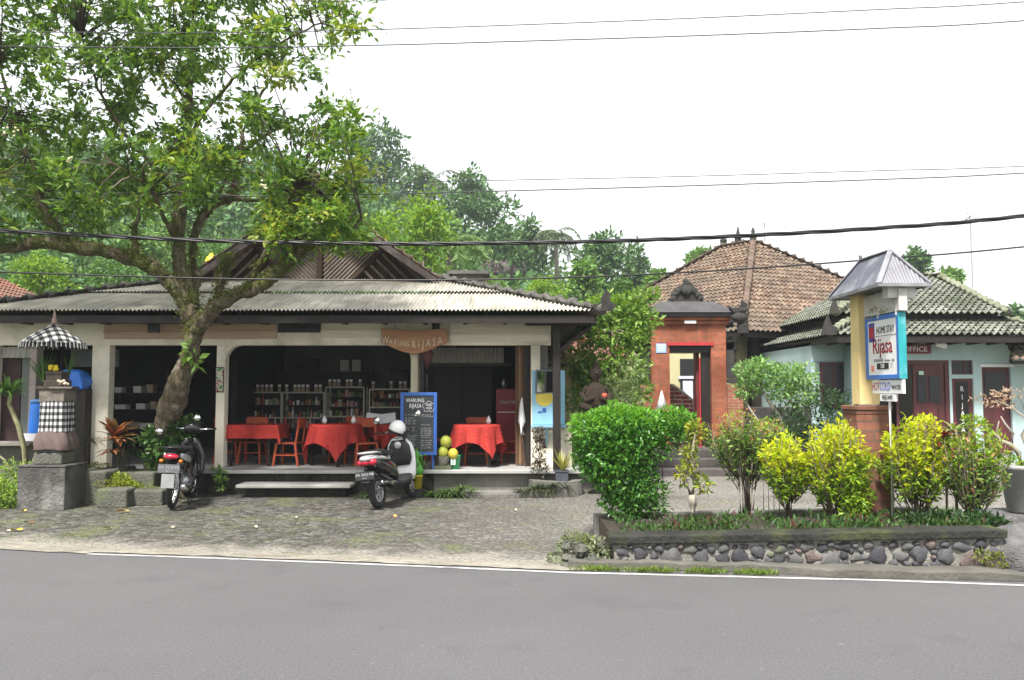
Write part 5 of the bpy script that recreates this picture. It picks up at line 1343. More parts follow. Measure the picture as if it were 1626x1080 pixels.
def scooter(loc, rz, label):
    t = thing('scooter', label, 'scooter', loc, rz)
    wheel(t, 0, .225, .045, 5, silverp); wheel(t, 1.2, .225, .042, 5, silverp)
    L = lambda *a, **k: MB().loft(*a, **k)
    # tail, side covers, tunnel
    L([(-.30, 0, .66, .05, .03), (-.22, 0, .645, .11, .075), (-.05, 0, .60, .145, .11), (.15, 0, .56, .165, .13), (.35, 0, .50, .16, .14), (.48, 0, .44, .14, .12), (.55, 0, .38, .10, .08)], 18).build('body', blackgl, t)
    L([(-.31, 0, .685, .06, .028), (-.2, 0, .69, .125, .04), (-.02, 0, .675, .155, .045), (.1, 0, .655, .162, .035), (.16, 0, .65, .15, .02)], 16).build('tail_panel', silverp, t)
    L([(-.16, 0, .735, .07, .02), (-.08, 0, .75, .12, .04), (.1, 0, .75, .135, .045), (.28, 0, .72, .13, .045), (.45, 0, .715, .10, .04), (.55, 0, .70, .06, .02)], 16, e=2.8).build('seat', black, t)
    q = MB(); q.tube([(-.12, -.02, .74), (-.13, -.18, .76), (-.08, -.30, .765), (.08, -.30, .765), (.13, -.18, .76), (.12, -.02, .74)], .013, 8); q.build('grab_rail', silverp, t)
    q = MB()
    q.ball((-.085, -.225, .635), (.055, .06, .05), 12); q.ball((.085, -.225, .635), (.055, .06, .05), 12); q.ball((0, -.27, .64), (.07, .04, .045), 12); q.build('tail_light', redlens, t)
    L([(.42, 0, .30, .13, .035), (.6, 0, .27, .155, .04), (.85, 0, .28, .15, .045), (.98, 0, .34, .13, .05)], 14, e=4).build('footboard', black, t)
    # leg shield: lofted upright
    q = MB(); q.loft([(.28, 0, 1.02, .13, .045), (.36, 0, 1.00, .18, .04), (.5, 0, .985, .20, .035), (.68, 0, .955, .215, .035), (.8, 0, .93, .19, .04), (.88, 0, .915, .12, .045), (.92, 0, .91, .05, .03)], 18, e=3, axis='z'); q.build('leg_shield', white, t)
    q = MB(); q.loft([(.5, 0, .945, .12, .02), (.6, 0, .925, .17, .035), (.78, 0, .90, .165, .045), (.87, 0, .885, .10, .04)], 16, e=3, axis='z'); q.build('inner_panel', M('charcoal', (.03, .03, .033), .5, .2, 6, .1), t)
    q = MB(); q.lathe([(.05, -.005), (.055, 0), (.05, .006)], (0, .852, .80), 18, rot=Matrix.Rotation(PI / 2, 3, 'X')); q.build('ignition_ring', silverp, t)
    q = MB(); q.loft([(1.02, 0, .33, .07, .03), (1.08, 0, .44, .075, .03), (1.2, 0, .475, .08, .03), (1.33, 0, .42, .075, .03), (1.42, 0, .33, .05, .02)], 14); q.build('front_fender', white, t)
    # steering, turned a little
    q = MB(); q.tube([(0, 1.03, .55), (0, .93, .95)], .03, 10)
    for s in (-1, 1): q.tube([(s * .055, 1.2, .23), (s * .055, 1.08, .55)], .016, 8)
    q.build('fork', black, t)
    q = MB(); q.loft([(-.16, 0, .0, .02, .02), (-.12, .0, .01, .05, .045), (0, .0, .02, .075, .07), (.12, 0, .01, .05, .045), (.16, 0, 0, .02, .02)], 14, axis='y')
    q.v = [(y, .93 + x, 1.0 + z) for x, y, z in q.v]; q.build('handlebar_cover', cowl, t)
    q = MB(); q.tube([(-.32, .84, 1.0), (-.15, .92, 1.0), (.15, .92, 1.0), (.32, .84, 1.0)], .011, 8); hb = q.build('handlebar', steel, t)
    for s in (-1, 1):
        q = MB(); q.tube([(s * .20, .90, 1.0), (s * .33, .835, 1.0)], .017, 8); q.build('grip', rubber, hb)
        q = MB(); q.tube([(s * .16, .95, .985), (s * .30, .91, .975)], .006, 5); q.build('brake_lever', steel, hb)
    mirror_on(t, (-.17, .92, 1.02), (-.31, .90, 1.17), -1); mirror_on(t, (.17, .92, 1.02), (.34, .90, 1.2), 1)
    q = MB()
    for s in (-1, 1): q.tube([(s * .16, .93, 1.0), (s * .15, 1.0, .92), (s * .06, 1.03, .80)], .004, 4)
    q.build('brake_cable', black, t)
    q = MB()
    for s in (-1, 1): q.tube([(s * .168, .40, .40), (s * .176, .2, .50), (s * .168, 0, .585), (s * .14, -.18, .64)], .0035, 4); q.tube([(s * .12, .985, .35), (s * .205, .99, .5), (s * .2, .95, .76)], .003, 4)
    q.build('panel_seam', M('seam_grey', (.10, .10, .10), .5, .1, 5, 0), t)
    # fender, plate, exhaust, engine
    q = MB(); q.loft([(-.34, 0, .37, .06, .012), (-.3, 0, .46, .07, .02), (-.15, 0, .50, .07, .02), (.0, 0, .50, .06, .02)], 12); q.build('rear_fender', black, t)
    plate(t, (0, -.335, .47), (-.25, 0, 0), ('DK 5410 MB', '05 14'), black)
    q = MB(); q.tube([(.13, -.12, .34), (.14, .1, .31), (.14, .34, .27)], [.055, .06, .045], 14); q.tube([(.14, .34, .27), (.05, .5, .22)], .018, 8); q.build('exhaust', black, t)
    q = MB(); q.tube([(.175, -.14, .355), (.185, .04, .33), (.182, .2, .31)], [.035, .045, .03], 12); q.build('exhaust_shield', chrome, t)
    q = MB(); q.loft([(-.05, -.07, .24, .04, .05), (.1, -.08, .25, .05, .07), (.3, -.07, .28, .06, .08), (.42, -.03, .3, .09, .08), (.5, 0, .3, .06, .05)], 14); q.tube([(-.1, .02, .24), (-.13, -.05, .55)], .02, 8); q.build('engine', steel, t)
    q = MB(); q.tube([(-.1, .42, .22), (-.22, .46, .0)], .010, 6); q.build('side_stand', black, t)
    q = MB(); q.loft([(.0, 0, .0, .10, .06), (.03, 0, .01, .13, .10), (.14, 0, .03, .14, .12), (.24, 0, .02, .12, .10), (.27, 0, 0, .06, .05)], 14)
    t.rotation_euler = (0, math.radians(-7), rz)
    return t
SC = W(603, 805, 11.15)
sc_ = scooter((SC.x - .01, 11.15, .012), math.radians(-15), 'white and black scooter parked by the restaurant step, seen from behind')
# white helmet on the right mirror
hl = thing('helmet', 'white open helmet hanging on the right mirror of the scooter', 'helmet', W(631, 681, 12.0), .5)
q = MB(); q.ball((0, 0, 0), (.125, .15, .13), 18)
vs = []
for (x, y, z) in q.v: vs.append((x, y, max(z, -.055 + .25 * max(0, -y) * .0)))
q.v = vs; q.build('shell', M('helmet_white', (.82, .82, .82), .2, .03, 5, 0, coat=.6), hl)
q = MB(); q.tube([(-.11, .02, -.05), (-.05, .0, -.14), (.05, 0, -.14), (.11, .02, -.05)], .006, 5); q.build('strap', black, hl)
q = MB(); q.prism([(.06, -.05), (.15, -.12), (.17, -.05), (.12, .02)], -.09, .09, 'y'); q.build('peak', black, hl)
q = MB(); q.lathe([(.115, -.062), (.122, -.05), (.118, -.035)], n=20, squash=(1, 1.2)); q.build('trim', black, hl)
hl.rotation_euler = (.1, .35, .2)

def motorbike(loc, rz, label):
    t = thing('motorcycle', label, 'motorcycle', loc, rz)
    wheel(t, 0, .285, .035, 18, chrome); wheel(t, 1.22, .285, .033, 18, chrome)
    L = lambda *a, **k: MB().loft(*a, **k)
    L([(-.30, 0, .76, .04, .02), (-.2, 0, .745, .085, .05), (0, 0, .70, .12, .08), (.25, 0, .64, .13, .10), (.45, 0, .58, .11, .10), (.55, 0, .5, .07, .06)], 16).build('body', blackgl, t)
    L([(-.28, 0, .80, .06, .015), (-.15, 0, .815, .11, .035), (.1, 0, .805, .13, .045), (.35, 0, .775, .125, .045), (.6, 0, .76, .09, .03), (.68, 0, .74, .05, .015)], 16, e=2.8).build('seat', black, t)
    for s in (-1, 1):
        q = MB(); q.loft([(-.2, s * .10, .73, .012, .03), (0, s * .132, .69, .012, .05), (.2, s * .140, .65, .012, .045), (.35, s * .13, .62, .010, .02)], 10); q.build('side_stripe', silverp, t)
    q = MB(); q.tube([(-.12, .0, .80), (-.125, -.2, .83), (-.07, -.33, .84), (.07, -.33, .84), (.125, -.2, .83), (.12, .0, .80)], .012, 8); q.bx(-.09, .09, -.33, -.12, .832, .84); q.build('rear_rack', black, t)
    q = MB(); q.ball((0, -.29, .72), (.10, .045, .04), 12); q.build('tail_light', redlens, t)
    q = MB(); q.loft([(-.36, 0, .42, .055, .01), (-.33, 0, .55, .065, .015), (-.22, 0, .64, .07, .02), (0, 0, .64, .06, .02)], 12); q.bx(-.085, .085, -.37, -.355, .33, .50); q.build('rear_fender', black, t)
    q = MB(); q.bx(-.08, .08, -.378, -.371, .32, .5); q.build('mud_flap', M('grey_flap', (.25, .26, .26), .6, .1, 9, 0), t)
    plate(t, (0, -.365, .57), (-.1, 0, 0), ('DK 2978 PA', '08 15'), M('plate_grey', (.10, .10, .11), .5, .2, 10, 0))
    for s in (-1, 1):
        q = MB(); q.tube([(s * .10, -.01, .29), (s * .11, .08, .64)], .02, 8); q.tube([(s * .10, 0, .29), (s * .10, .45, .32)], .018, 8); q.build('shock_absorber', chrome, t)
        q = MB(); q.ball((s * .12, -.27, .66), (.03, .03, .025), 10); q.build('indicator', M('amber_lens', (.55, .15, .01), .3, .1, 5, 0), t)
    # leg shields and front
    for s in (-1, 1):
        q = MB(); q.loft([(.32, s * .13, .90, .03, .03), (.45, s * .165, .93, .05, .03), (.65, s * .15, .93, .06, .03), (.82, s * .08, .92, .06, .035), (.9, s * .05, .91, .03, .03)], 12, axis='z'); q.build('leg_shield', blackgl, t)
    q = MB(); q.loft([(.5, 0, .56, .05, .05), (.65, 0, .55, .055, .06), (.85, 0, .68, .06, .09), (.95, 0, .85, .05, .08)], 12); q.tube([(0, .9, .9), (0, .95, .7)], .035, 8); q.build('frame', black, t)
    q = MB(); q.loft([(-.15, 0, 0, .02, .02), (-.1, 0, .01, .05, .05), (0, 0, .03, .075, .08), (.1, 0, .01, .05, .05), (.15, 0, 0, .02, .02)], 12); q.v = [(y, .93 + x, 1.02 + z) for x, y, z in q.v]; q.build('handlebar_cover', blackgl, t)
    q = MB(); q.tube([(-.34, .80, 1.05), (-.15, .9, 1.03), (.15, .9, 1.03), (.34, .80, 1.05)], .011, 8); hb = q.build('handlebar', chrome, t)
    for s in (-1, 1):
        q = MB(); q.tube([(s * .22, .87, 1.04), (s * .35, .795, 1.05)], .017, 8); q.build('grip', rubber, hb)
    mirror_on(t, (-.18, .88, 1.05), (-.42, .78, .96), -1); mirror_on(t, (.10, .88, 1.05), (.06, .88, 1.17), 1)
    q = MB()
    for s in (-1, 1): q.tube([(s * .07, 1.22, .29), (s * .07, 1.05, .75)], .018, 8)
    q.loft([(1.0, 0, .60, .05, .02), (1.2, 0, .62, .06, .025), (1.45, 0, .5, .05, .02)], 10); q.build('fork', black, t)
    q = MB(); q.loft([(.38, 0, .32, .10, .08), (.5, 0, .31, .13, .10), (.65, 0, .33, .12, .10), (.75, 0, .34, .08, .08)], 12); q.tube([(-.2, .58, .22), (.2, .58, .22)], .012, 6); q.build('engine', steel, t)
    for s in (-1, 1):
        q = MB(); q.tube([(s * .12, .58, .22), (s * .23, .58, .22)], .02, 8); q.build('footrest', rubber, t)
    q = MB(); q.tube([(.12, .65, .28), (.14, .3, .24), (.15, 0, .27), (.15, -.22, .33)], [.018, .035, .045, .04], 12); q.build('exhaust', chrome, t)
    q = MB(); q.tube([(.04, .5, .25), (.14, .42, 0)], .01, 6); q.tube([(-.04, .5, .25), (-.14, .42, 0)], .01, 6); q.build('centre_stand', black, t)
    # dark jacket over the handlebars
    return t
MCp = W(272, 805, 11.1)
mc = motorbike((MCp.x, 11.12, .012), math.radians(8), 'black motorcycle parked under the big tree, seen from behind')
mc.rotation_euler = (0, math.radians(3), math.radians(10))

# ------------------------------------------------------------------ shrine with parasol
def mat_check():
    m, nt, out = _nt('checked_cloth')
    tc = nt.nodes.new('ShaderNodeTexCoord'); s = _n(nt, 'ShaderNodeSeparateXYZ'); nt.links.new(tc.outputs['UV'], s.inputs[0])
    def st(o, f):
        a = _n(nt, 'ShaderNodeMath', operation='MULTIPLY'); nt.links.new(o, a.inputs[0]); a.inputs[1].default_value = f
        b = _n(nt, 'ShaderNodeMath', operation='FRACT'); nt.links.new(a.outputs[0], b.inputs[0])
        c = _n(nt, 'ShaderNodeMath', operation='GREATER_THAN'); nt.links.new(b.outputs[0], c.inputs[0]); c.inputs[1].default_value = .5; return c.outputs[0]
    u, w_ = st(s.outputs[0], 1), st(s.outputs[1], 1)
    a = _n(nt, 'ShaderNodeMath', operation='ADD'); nt.links.new(u, a.inputs[0]); nt.links.new(w_, a.inputs[1])
    h = _n(nt, 'ShaderNodeMath', operation='MULTIPLY'); nt.links.new(a.outputs[0], h.inputs[0]); h.inputs[1].default_value = .5
    r = ramp(nt, [(0, (.50, .50, .49)), (.3, (.12, .12, .125)), (.8, (.015, .015, .018))], 'CONSTANT'); nt.links.new(h.outputs[0], r.inputs[0])
    v = coords(nt); n_ = noise(nt, v, 10, 3); principled(nt, out, r.outputs[0], .85, bump(nt, n_, .3, .02), spec=.1)
mat_check()
def uv_set(o, fn):
    me = o.data; uv = me.uv_layers.new(name='UVMap')
    for lp_ in me.loops: uv.data[lp_.index].uv = fn(me.vertices[lp_.vertex_index].co)
SX = W(92, 620, 11.3).x; SY = 11.3
sh = thing('shrine', 'stone roadside shrine wrapped in checked cloth with offerings, on a big mossy plinth', 'shrine', (SX, SY, 0))
sh.scale = (.82, .82, 1)
q = MB(); q.bx(-.41, .36, -.36, .36, 0, .57); q.bx(-.42, .37, -.37, .37, .571, .60); q.build('plinth', M('plinth_stone', (.07, .068, .064), .92, .4, 2.2, .8, .03, stain=(.30, .29, .27), stain_amt=.6), sh, bevel=.02)
q = MB(); q.bx(-.25, .22, -.22, .22, .601, .76); q.bx(-.23, .20, -.2, .2, .761, .86); q.build('base', mossyst, sh, bevel=.02)
def wrap(z0, z1, r0, r1, amp, nfold, n=64, rows=14, sag=0):
    q = MB(); vs = []; fs = []
    for j in range(rows + 1):
        t_ = j / rows; z = z0 + (z1 - z0) * t_; rr = r0 + (r1 - r0) * t_ + sag * math.sin(PI * t_)
        for k in range(n):
            a = 2 * PI * k / n; c_, s_ = math.cos(a), math.sin(a); e = 5
            d = (abs(c_) ** e + abs(s_) ** e) ** (-1 / e)
            f = 1 + amp * math.sin(a * nfold + j * .25) * (1 - .5 * t_)
            vs.append((rr * d * c_ * f, rr * d * s_ * f * .9, z + .01 * math.sin(a * 3)))
    for j in range(rows):
        for k in range(n): fs.append((j * n + k, j * n + (k + 1) % n, (j + 1) * n + (k + 1) % n, (j + 1) * n + k))
    q.add(vs, fs, 0, True); return q
o = wrap(1.03, 1.45, .235, .215, .035, 9).build('checked_cloth', MATS['checked_cloth'], sh)
uv_set(o, lambda c: ((math.atan2(c.y, c.x) / (2 * PI)) * 20, c.z * 11.5))
wrap(.80, 1.04, .285, .235, .06, 11, sag=.02).build('mauve_cloth', M('mauve_cloth', (.115, .08, .074), .85, .15, 6, .3), sh)
q = MB(); q.bx(-.21, .21, -.19, .19, 1.44, 1.62); q.build('shaft', M('shrine_stone', (.17, .15, .125), .9, .35, 12, .9, .02, stain=(.07, .06, .05)), sh, bevel=.01)
q = MB(); q.bx(-.245, .245, -.22, .22, 1.62, 1.655); q.bx(-.17, .15, -.15, .15, 1.656, 1.74); q.bx(-.14, .12, -.13, .13, 1.741, 1.82); q.bx(-.15, .13, -.14, .14, 1.821, 1.86); q.build('altar', M('carved_dark', (.075, .06, .05), .9, .4, 14, .9, .02), sh, bevel=.008)
q = MB(); q.bx(-.02, .36, -.24, -.2, 1.625, 1.65); q.build('shelf', MATS['shrine_stone'], sh)
for (x, z, r, mm_, lab) in ((-.03, 1.90, .075, 'yellow_petal', 'yellow flower offering on the shrine'), (.14, 1.70, .06, 'pale_cloth', 'pale folded offering on the right of the shrine')):
    m_ = M(mm_, (.72, .55, .03) if 'yellow' in mm_ else (.5, .42, .33), .7, .25, 20, .3)
    q = MB()
    for k in range(9): q.ball((R.uniform(-.05, .05), R.uniform(-.04, .04), R.uniform(-.02, .03)), r * .4, 8, wob=.2)
    tag(q.build('offering', m_, loc=(SX + x, SY - .13 if x > 0 else SY - .05, z)), lab, 'offering')
P_, D_ = cloud([(-.22, 0, 1.95, .06, .06, .06)], 34, 7); D_[:, 2] += .9; D_[:, 0] -= .2
q = MB()
for i in range(34):
    q.strap((-.2 + R.uniform(-.03, .03), R.uniform(-.04, .04), 1.72), (R.uniform(-.55, .15), R.uniform(-.3, .3), 1), R.uniform(.3, .52), .022, .7)
for i in range(14): q.strap((.12, .02, 1.8), (R.uniform(-.1, .6), R.uniform(-.3, .3), 1), R.uniform(.3, .45), .014, .5)
o = q.build('palm_leaf_offering', leafmat('offering_leaf', [(.06, .15, .03), (.12, .24, .05)]), loc=(SX, SY, 0)); tag(o, 'green palm leaf strips standing on the shrine', 'offering leaves')
q = MB(); q.tube([(.02, .3, .6), (.02, .28, 2.18)], .014, 8)
pr = thing('parasol', 'small black and white checked ceremonial parasol over the shrine', 'parasol', (SX - .11, SY - .05, .07))
q.build('pole', darkwood, pr)
q = MB(); n = 64; prof = [(.0, 2.46), (.06, 2.43), (.14, 2.375), (.24, 2.315), (.34, 2.245), (.42, 2.18)]
vs = []; fs = []
prof2 = []
for (r0, z0), (r1, z1) in zip(prof, prof[1:]):
    for s_ in range(3): prof2.append((r0 + (r1 - r0) * s_ / 3, z0 + (z1 - z0) * s_ / 3))
prof2.append(prof[-1])
for j, (r_, z_) in enumerate(prof2):
    for k in range(n):
        a = 2 * PI * k / n; sc2 = 1 - .05 * (j / len(prof2)) * (1 - abs(math.cos(a * 4)))
        vs.append((r_ * math.cos(a) * sc2, r_ * math.sin(a) * sc2 + .1, z_))
for j in range(len(prof2) - 1):
    for k in range(n): fs.append((j * n + (k + 1) % n, j * n + k, (j + 1) * n + k, (j + 1) * n + (k + 1) % n))
q.add(vs, fs, 0, True); cn = q.build('canopy', MATS['checked_cloth'], pr)
uv_set(cn, lambda c: (c.x * 7 + (c.y - .1) * 7, (c.x - (c.y - .1)) * 7))
q = MB()
for k in range(90):
    a = 2 * PI * k / 90; x, y = .405 * math.cos(a), .405 * math.sin(a) + .1; q.beam((x, y, 2.195), (x * 1.03, y * 1.03 - .003, 2.115 + R.uniform(-.01, .01)), .022, .003, k % 2)
q.build('fringe', [white, black], cn)
q = MB(); q.lathe([(.05, 2.455), (.03, 2.49), (.035, 2.51), (.015, 2.55), (.02, 2.57), (.004, 2.66)], (0, .1, 0), 10); q.build('finial', M('finial_pink', (.32, .22, .18), .6, .2, 8, .2), pr)
q = MB()
for k in range(8):
    a = 2 * PI * k / 8; q.tube([(0, .1, 2.2), (.38 * math.cos(a), .1 + .38 * math.sin(a), 2.2)], .005, 4)
q.build('rib', darkwood, pr)
# blue tarpaulin and barrel behind the shrine
tarp = M('blue_tarp', (.02, .16, .60), .35, .2, 5, .3)
t = thing('blue_barrel', 'tall blue plastic barrel behind the shrine on the left', 'barrel', (W(64, 620, 12.9).x, 12.9, FZ + .02))
q = MB(); q.lathe([(.13, 0), (.14, .02), (.15, .3), (.145, .32), (.15, .34), (.145, .7), (.13, .98), (.10, 1.02)], n=20); q.build('body', tarp, t)
q = MB(); q.lathe([(.135, 1.0), (.14, 1.03), (.13, 1.05), (.05, 1.06)], n=20); q.build('lid', M('light_blue_plastic', (.10, .26, .55), .4, .1, 5, 0), t)
q = MB(); q.bx(-.16, .1, -.25, -.2, .0, .55); tag(q.build('pale_board', M('sign_white'), loc=(W(64, 620, 12.9).x + .05, 12.88, FZ + .002)), 'white board standing in front of the blue barrel', 'board')
q = MB(); q.prism([(-.2, -.16), (.17, -.17), (.2, -.02), (.1, .13), (.02, .17), (-.17, .18), (-.21, .05)], -.16, .16, 'y')
q.v = [(x + .03 * math.sin(z * 20 + y * 9), y + .03 * math.sin(x * 23), z + .02 * math.sin(x * 31 + y * 17)) for x, y, z in q.v]
tag(q.build('blue_tarpaulin', tarp, loc=(W(121, 620, 12.95).x, 12.95, W(0, 603, 12.95).z), bevel=.03), 'folded bright blue tarpaulin bundle right of the shrine', 'tarpaulin')
q = MB(); q.bx(-.3, .24, -.15, .25, 0, W(0, 618, 12.95).z - FZ); tag(q.build('storage_crate', darkwood, loc=(W(118, 620, 12.95).x, 12.98, FZ + .001)), 'dark wooden crate stack under the blue tarpaulin', 'crate')
# plank bench left edge
bt = thing('plank_bench', 'weathered plank bench at the left edge in front of the restaurant', 'bench', (W(10, 620, 12.3).x, 12.35, 0))
q = MB(); q.bx(-1.2, .45, -.18, .2, .78, .83); q.build('seat', M('grey_plank', (.22, .20, .18), .85, .25, 6, .5, stretch=(.2, 1, 1)), bt, bevel=.006)
q = MB(); q.bx(-1.1, .42, .0, .18, 0, .779); q.build('support', concrete, bt)

# ------------------------------------------------------------------ raised stones and kerbs by the tree
rs = thing('mossy_stones', 'mossy cement blocks edging the root bed of the big tree', 'kerb stones')
for i, (x0_, x1_, y0_, y1_, h) in enumerate(((137, 172, 11.55, 12.5, .47), (174, 248, 11.9, 12.5, .42), (158, 206, 11.25, 11.54, .26), (206, 262, 11.45, 11.89, .22))):
    a, b = W(x0_, 620, y0_).x, W(x1_, 620, y0_).x; q = MB(); q.bx(a, b, y0_, y1_, -.01, h); q.build('block', mossyst, rs, bevel=.03)
rp = thing('round_planter', 'low rounded concrete planter at the right corner of the restaurant', 'planter')
q = MB(); cxp, cyp = W(905, 620, 12.6).x, 12.75
q.lathe([(.42, 0), (.42, .24), (.30, .245), (.29, .2), (.01, .2)], (cxp - .22, cyp, 0), 28, smooth=False); q.build('ring', concrete, rp, bevel=.01)
q = MB(); q.bx(W(815, 620, 12.3).x, W(880, 620, 12.3).x, 12.3, 12.66, -.01, .12); q.build('edge_stone', mossyst, rp, bevel=.03)
t = thing('grey_trough', 'dark blue-grey trough holding the yellow grass at the restaurant corner', 'pot', (W(891, 620, 12.5).x, 12.45, .20))
q = MB(); q.lathe([(.12, .0), (.135, .17), (.15, .18), (.15, .2), (.12, .2), (.11, .17)], n=4, smooth=False, rot=Matrix.Rotation(PI / 4, 3, 'Z')); q.build('body', M('slate_pot', (.06, .065, .085), .6, .2, 6, .2), t)
q = MB(); q.bx(-.1, .1, -.1, .1, -.2, -.002); q.build('block', concrete, t)

# fallen leaves and litter
def flat_leaf(px, py, L_, c_, lab, z=.02, rz=0):
    p = G(px, py, z); q = MB(); pts = []
    for k in range(12):
        a = 2 * PI * k / 12; pts.append((L_ * math.cos(a) * (1 if abs(math.cos(a)) < .9 else 1.15), L_ * .5 * math.sin(a), .012 * math.sin(a * 2) + .012))
    q.add(pts + [(0, 0, .004)], [(i, (i + 1) % 12, 12) for i in range(12)]); o = q.build('fallen_leaf', c_, loc=p); o.rotation_euler = (R.uniform(-.3, .3), R.uniform(-.3, .3), rz)
    tag(o, lab, 'leaf', 'fallen leaves')
yel = M('fallen_yellow', (.60, .42, .03), .6, .2, 20, 0); org = M('fallen_orange', (.62, .30, .06), .6, .2, 20, 0); tan = M('fallen_tan', (.45, .40, .28), .6, .2, 20, 0); brn = M('fallen_brown', (.12, .06, .03), .7, .2, 20, 0)
flat_leaf(195, 812, .075, org, 'large orange leaf lying upright on the ground right of the shrine', .03, .9)
flat_leaf(26, 842, .06, yel, 'yellow leaf near the left edge of the forecourt', .02, .3)
flat_leaf(10, 843, .04, tan, 'pale leaf at the far left edge of the forecourt', .02, .1)
flat_leaf(46, 830, .05, brn, 'brown curled leaf near the yellow one at the left', .02, .5)
flat_leaf(38, 812, .03, yel, 'tiny yellow leaf left of the shrine plinth', .02, .5)
flat_leaf(171, 839, .06, tan, 'pale leaf on the forecourt below the shrine', .02, 1.2)
flat_leaf(270, 838, .045, tan, 'pale leaf in front of the black motorcycle', .02, .2)
flat_leaf(625, 821, .04, org, 'orange scrap on the cobbles in front of the scooter', .02, .6)
flat_leaf(818, 811, .03, tan, 'white scrap on the cobbles right of the scooter', .02, .6)
flat_leaf(405, 838, .03, tan, 'small pale leaf on the moss in the middle of the forecourt', .02, .6)
flat_leaf(468, 822, .03, tan, 'small pale leaf on the cobbles left of the scooter', .02, .1)

# white paper cone on the hedge
# ------------------------------------------------------------------ cables
def cable(pts, r, label, mat=black, twist=False, Y=9.0, name='overhead_cable'):
    P3 = []
    ys = Y if isinstance(Y, (list, tuple)) else [Y] * len(pts)
    for (px, py), y in zip(pts, ys): P3.append(W(px, py, y))
    # smooth through points
    out_ = []
    for i in range(len(P3) - 1):
        p0 = P3[max(i - 1, 0)]; p1 = P3[i]; p2 = P3[i + 1]; p3 = P3[min(i + 2, len(P3) - 1)]
        for s in range(8):
            t = s / 8; out_.append(.5 * ((2 * p1) + (p2 - p0) * t + (2 * p0 - 5 * p1 + 4 * p2 - p3) * t * t + (3 * p1 - p0 - 3 * p2 + p3) * t ** 3))
    out_.append(P3[-1])
    q = MB()
    if not twist: q.tube(out_, r, 6)
    else:
        fine = []
        for a, b in zip(out_, out_[1:]):
            n = max(1, int((b - a).length / .06))
            fine += [a + (b - a) * k / n for k in range(n)]
        for ph in (0, 2 * PI / 3, 4 * PI / 3):
            q.tube([p + Vector((0, math.cos(ph + i * .28) * r * .6, math.sin(ph + i * .28) * r * .6)) for i, p in enumerate(fine)], r * .62, 5)
    tag(q.build(name, mat), label, 'cable', 'overhead wires')
wire = M('wire_grey', (.05, .05, .055), .6, .2, 5, 0)
cable([(-1400, 340), (-600, 345), (-100, 362), (300, 381), (600, 387), (813, 386), (1000, 382), (1190, 374), (1400, 362), (1626, 343), (2300, 265), (3200, 120)], .024, 'thick black twisted power cable crossing the whole street', black, True, 10.2)
cable([(-1400, 380), (-600, 410), (0, 432), (330, 442), (600, 445), (813, 443), (1000, 437), (1200, 426), (1400, 411), (1626, 392), (2300, 320), (3200, 180)], .011, 'lower single black wire crossing below the thick cable', black, False, 10.0)
cable([(-1200, 230), (-300, 285), (300, 310), (560, 309), (813, 303), (1100, 295), (1400, 285), (1626, 275), (2300, 235), (3200, 160)], .008, 'thin wire above the thick cable, lower of the middle pair', wire, False, 11)
cable([(-1200, 210), (-300, 265), (300, 290), (560, 290), (813, 286), (1100, 280), (1400, 271), (1626, 264), (2300, 230), (3200, 150)], .005, 'thin dotted wire, upper of the middle pair', wire, True, 11)
cable([(-1200, 60), (-300, 70), (300, 76), (590, 72), (813, 66), (1100, 57), (1400, 45), (1626, 33), (2300, -20), (3200, -120)], .007, 'thin wire high in the sky, lower of the top pair', wire, False, 10)
cable([(-1200, 40), (-300, 48), (300, 52), (590, 47), (813, 40), (1100, 29), (1400, 15), (1626, 3), (2300, -50), (3200, -150)], .006, 'thin wire high in the sky, upper of the top pair', wire, False, 10)
cable([(-900, -120), (0, -60), (400, -5), (560, 2), (700, -8), (1200, -60)], .004, 'thin wire just touching the top edge above the tree', wire, False, 10)
# ------------------------------------------------------------------ the big street tree
def mat_bark():
    m, nt, out = _nt('tree_bark')
    v = coords(nt, 'Object', (1, 1, .22)); v2 = coords(nt)
    f1 = noise(nt, v, 16, 8, .7); f2 = noise(nt, v2, 2.2, 6, .7); f3 = noise(nt, v2, 26, 5, .7)
    vo = _n(nt, 'ShaderNodeTexVoronoi', feature='DISTANCE_TO_EDGE'); vo.inputs['Scale'].default_value = 13
    w_ = mixc(nt, .3, v, _n(nt, 'ShaderNodeTexNoise', i_Scale=5.0, i_Detail=4.0).outputs['Color']); nt.links.new(w_, vo.inputs['Vector'])
    sz = _n(nt, 'ShaderNodeSeparateXYZ'); nt.links.new(v2, sz.inputs[0]); hz_ = mrange(nt, sz.outputs[2], 1.6, 2.5, .12, 1)
    r = ramp(nt, [(.3, (.045, .036, .026)), (.5, (.12, .095, .066)), (.68, (.25, .205, .15))]); nt.links.new(f1, r.inputs[0])
    crack = mrange(nt, vo.outputs['Distance'], 0, .06, .4, 0)
    c = mixc(nt, crack, r.outputs[0], (.02, .016, .012))
    mk_ = _n(nt, 'ShaderNodeMath', operation='MULTIPLY'); nt.links.new(mrange(nt, f2, .44, .56, 0, .9), mk_.inputs[0]); nt.links.new(hz_, mk_.inputs[1])
    c = mixc(nt, mk_.outputs[0], c, mixc(nt, f3, (.02, .026, .008), (.115, .135, .025)))
    c = mixc(nt, mrange(nt, noise(nt, v2, 5, 6, .7), .60, .66, 0, .6), c, (.27, .26, .22))
    nm = bump(nt, mrange(nt, vo.outputs['Distance'], 0, .15), .35, .03, bump(nt, f1, .9, .03, bump(nt, f3, .5, .01)))
    principled(nt, out, c, .95, nm, spec=.15)
    return m
bark = mat_bark()
moss = M('bark_moss', (.16, .19, .03), .95, .4, 20, 1.0, .03)
TY = 12.4
tt = thing('street_tree', 'big spreading mossy tree with leaning trunk in front of the restaurant', 'tree', (W(255, 790, TY).x, TY, 0))
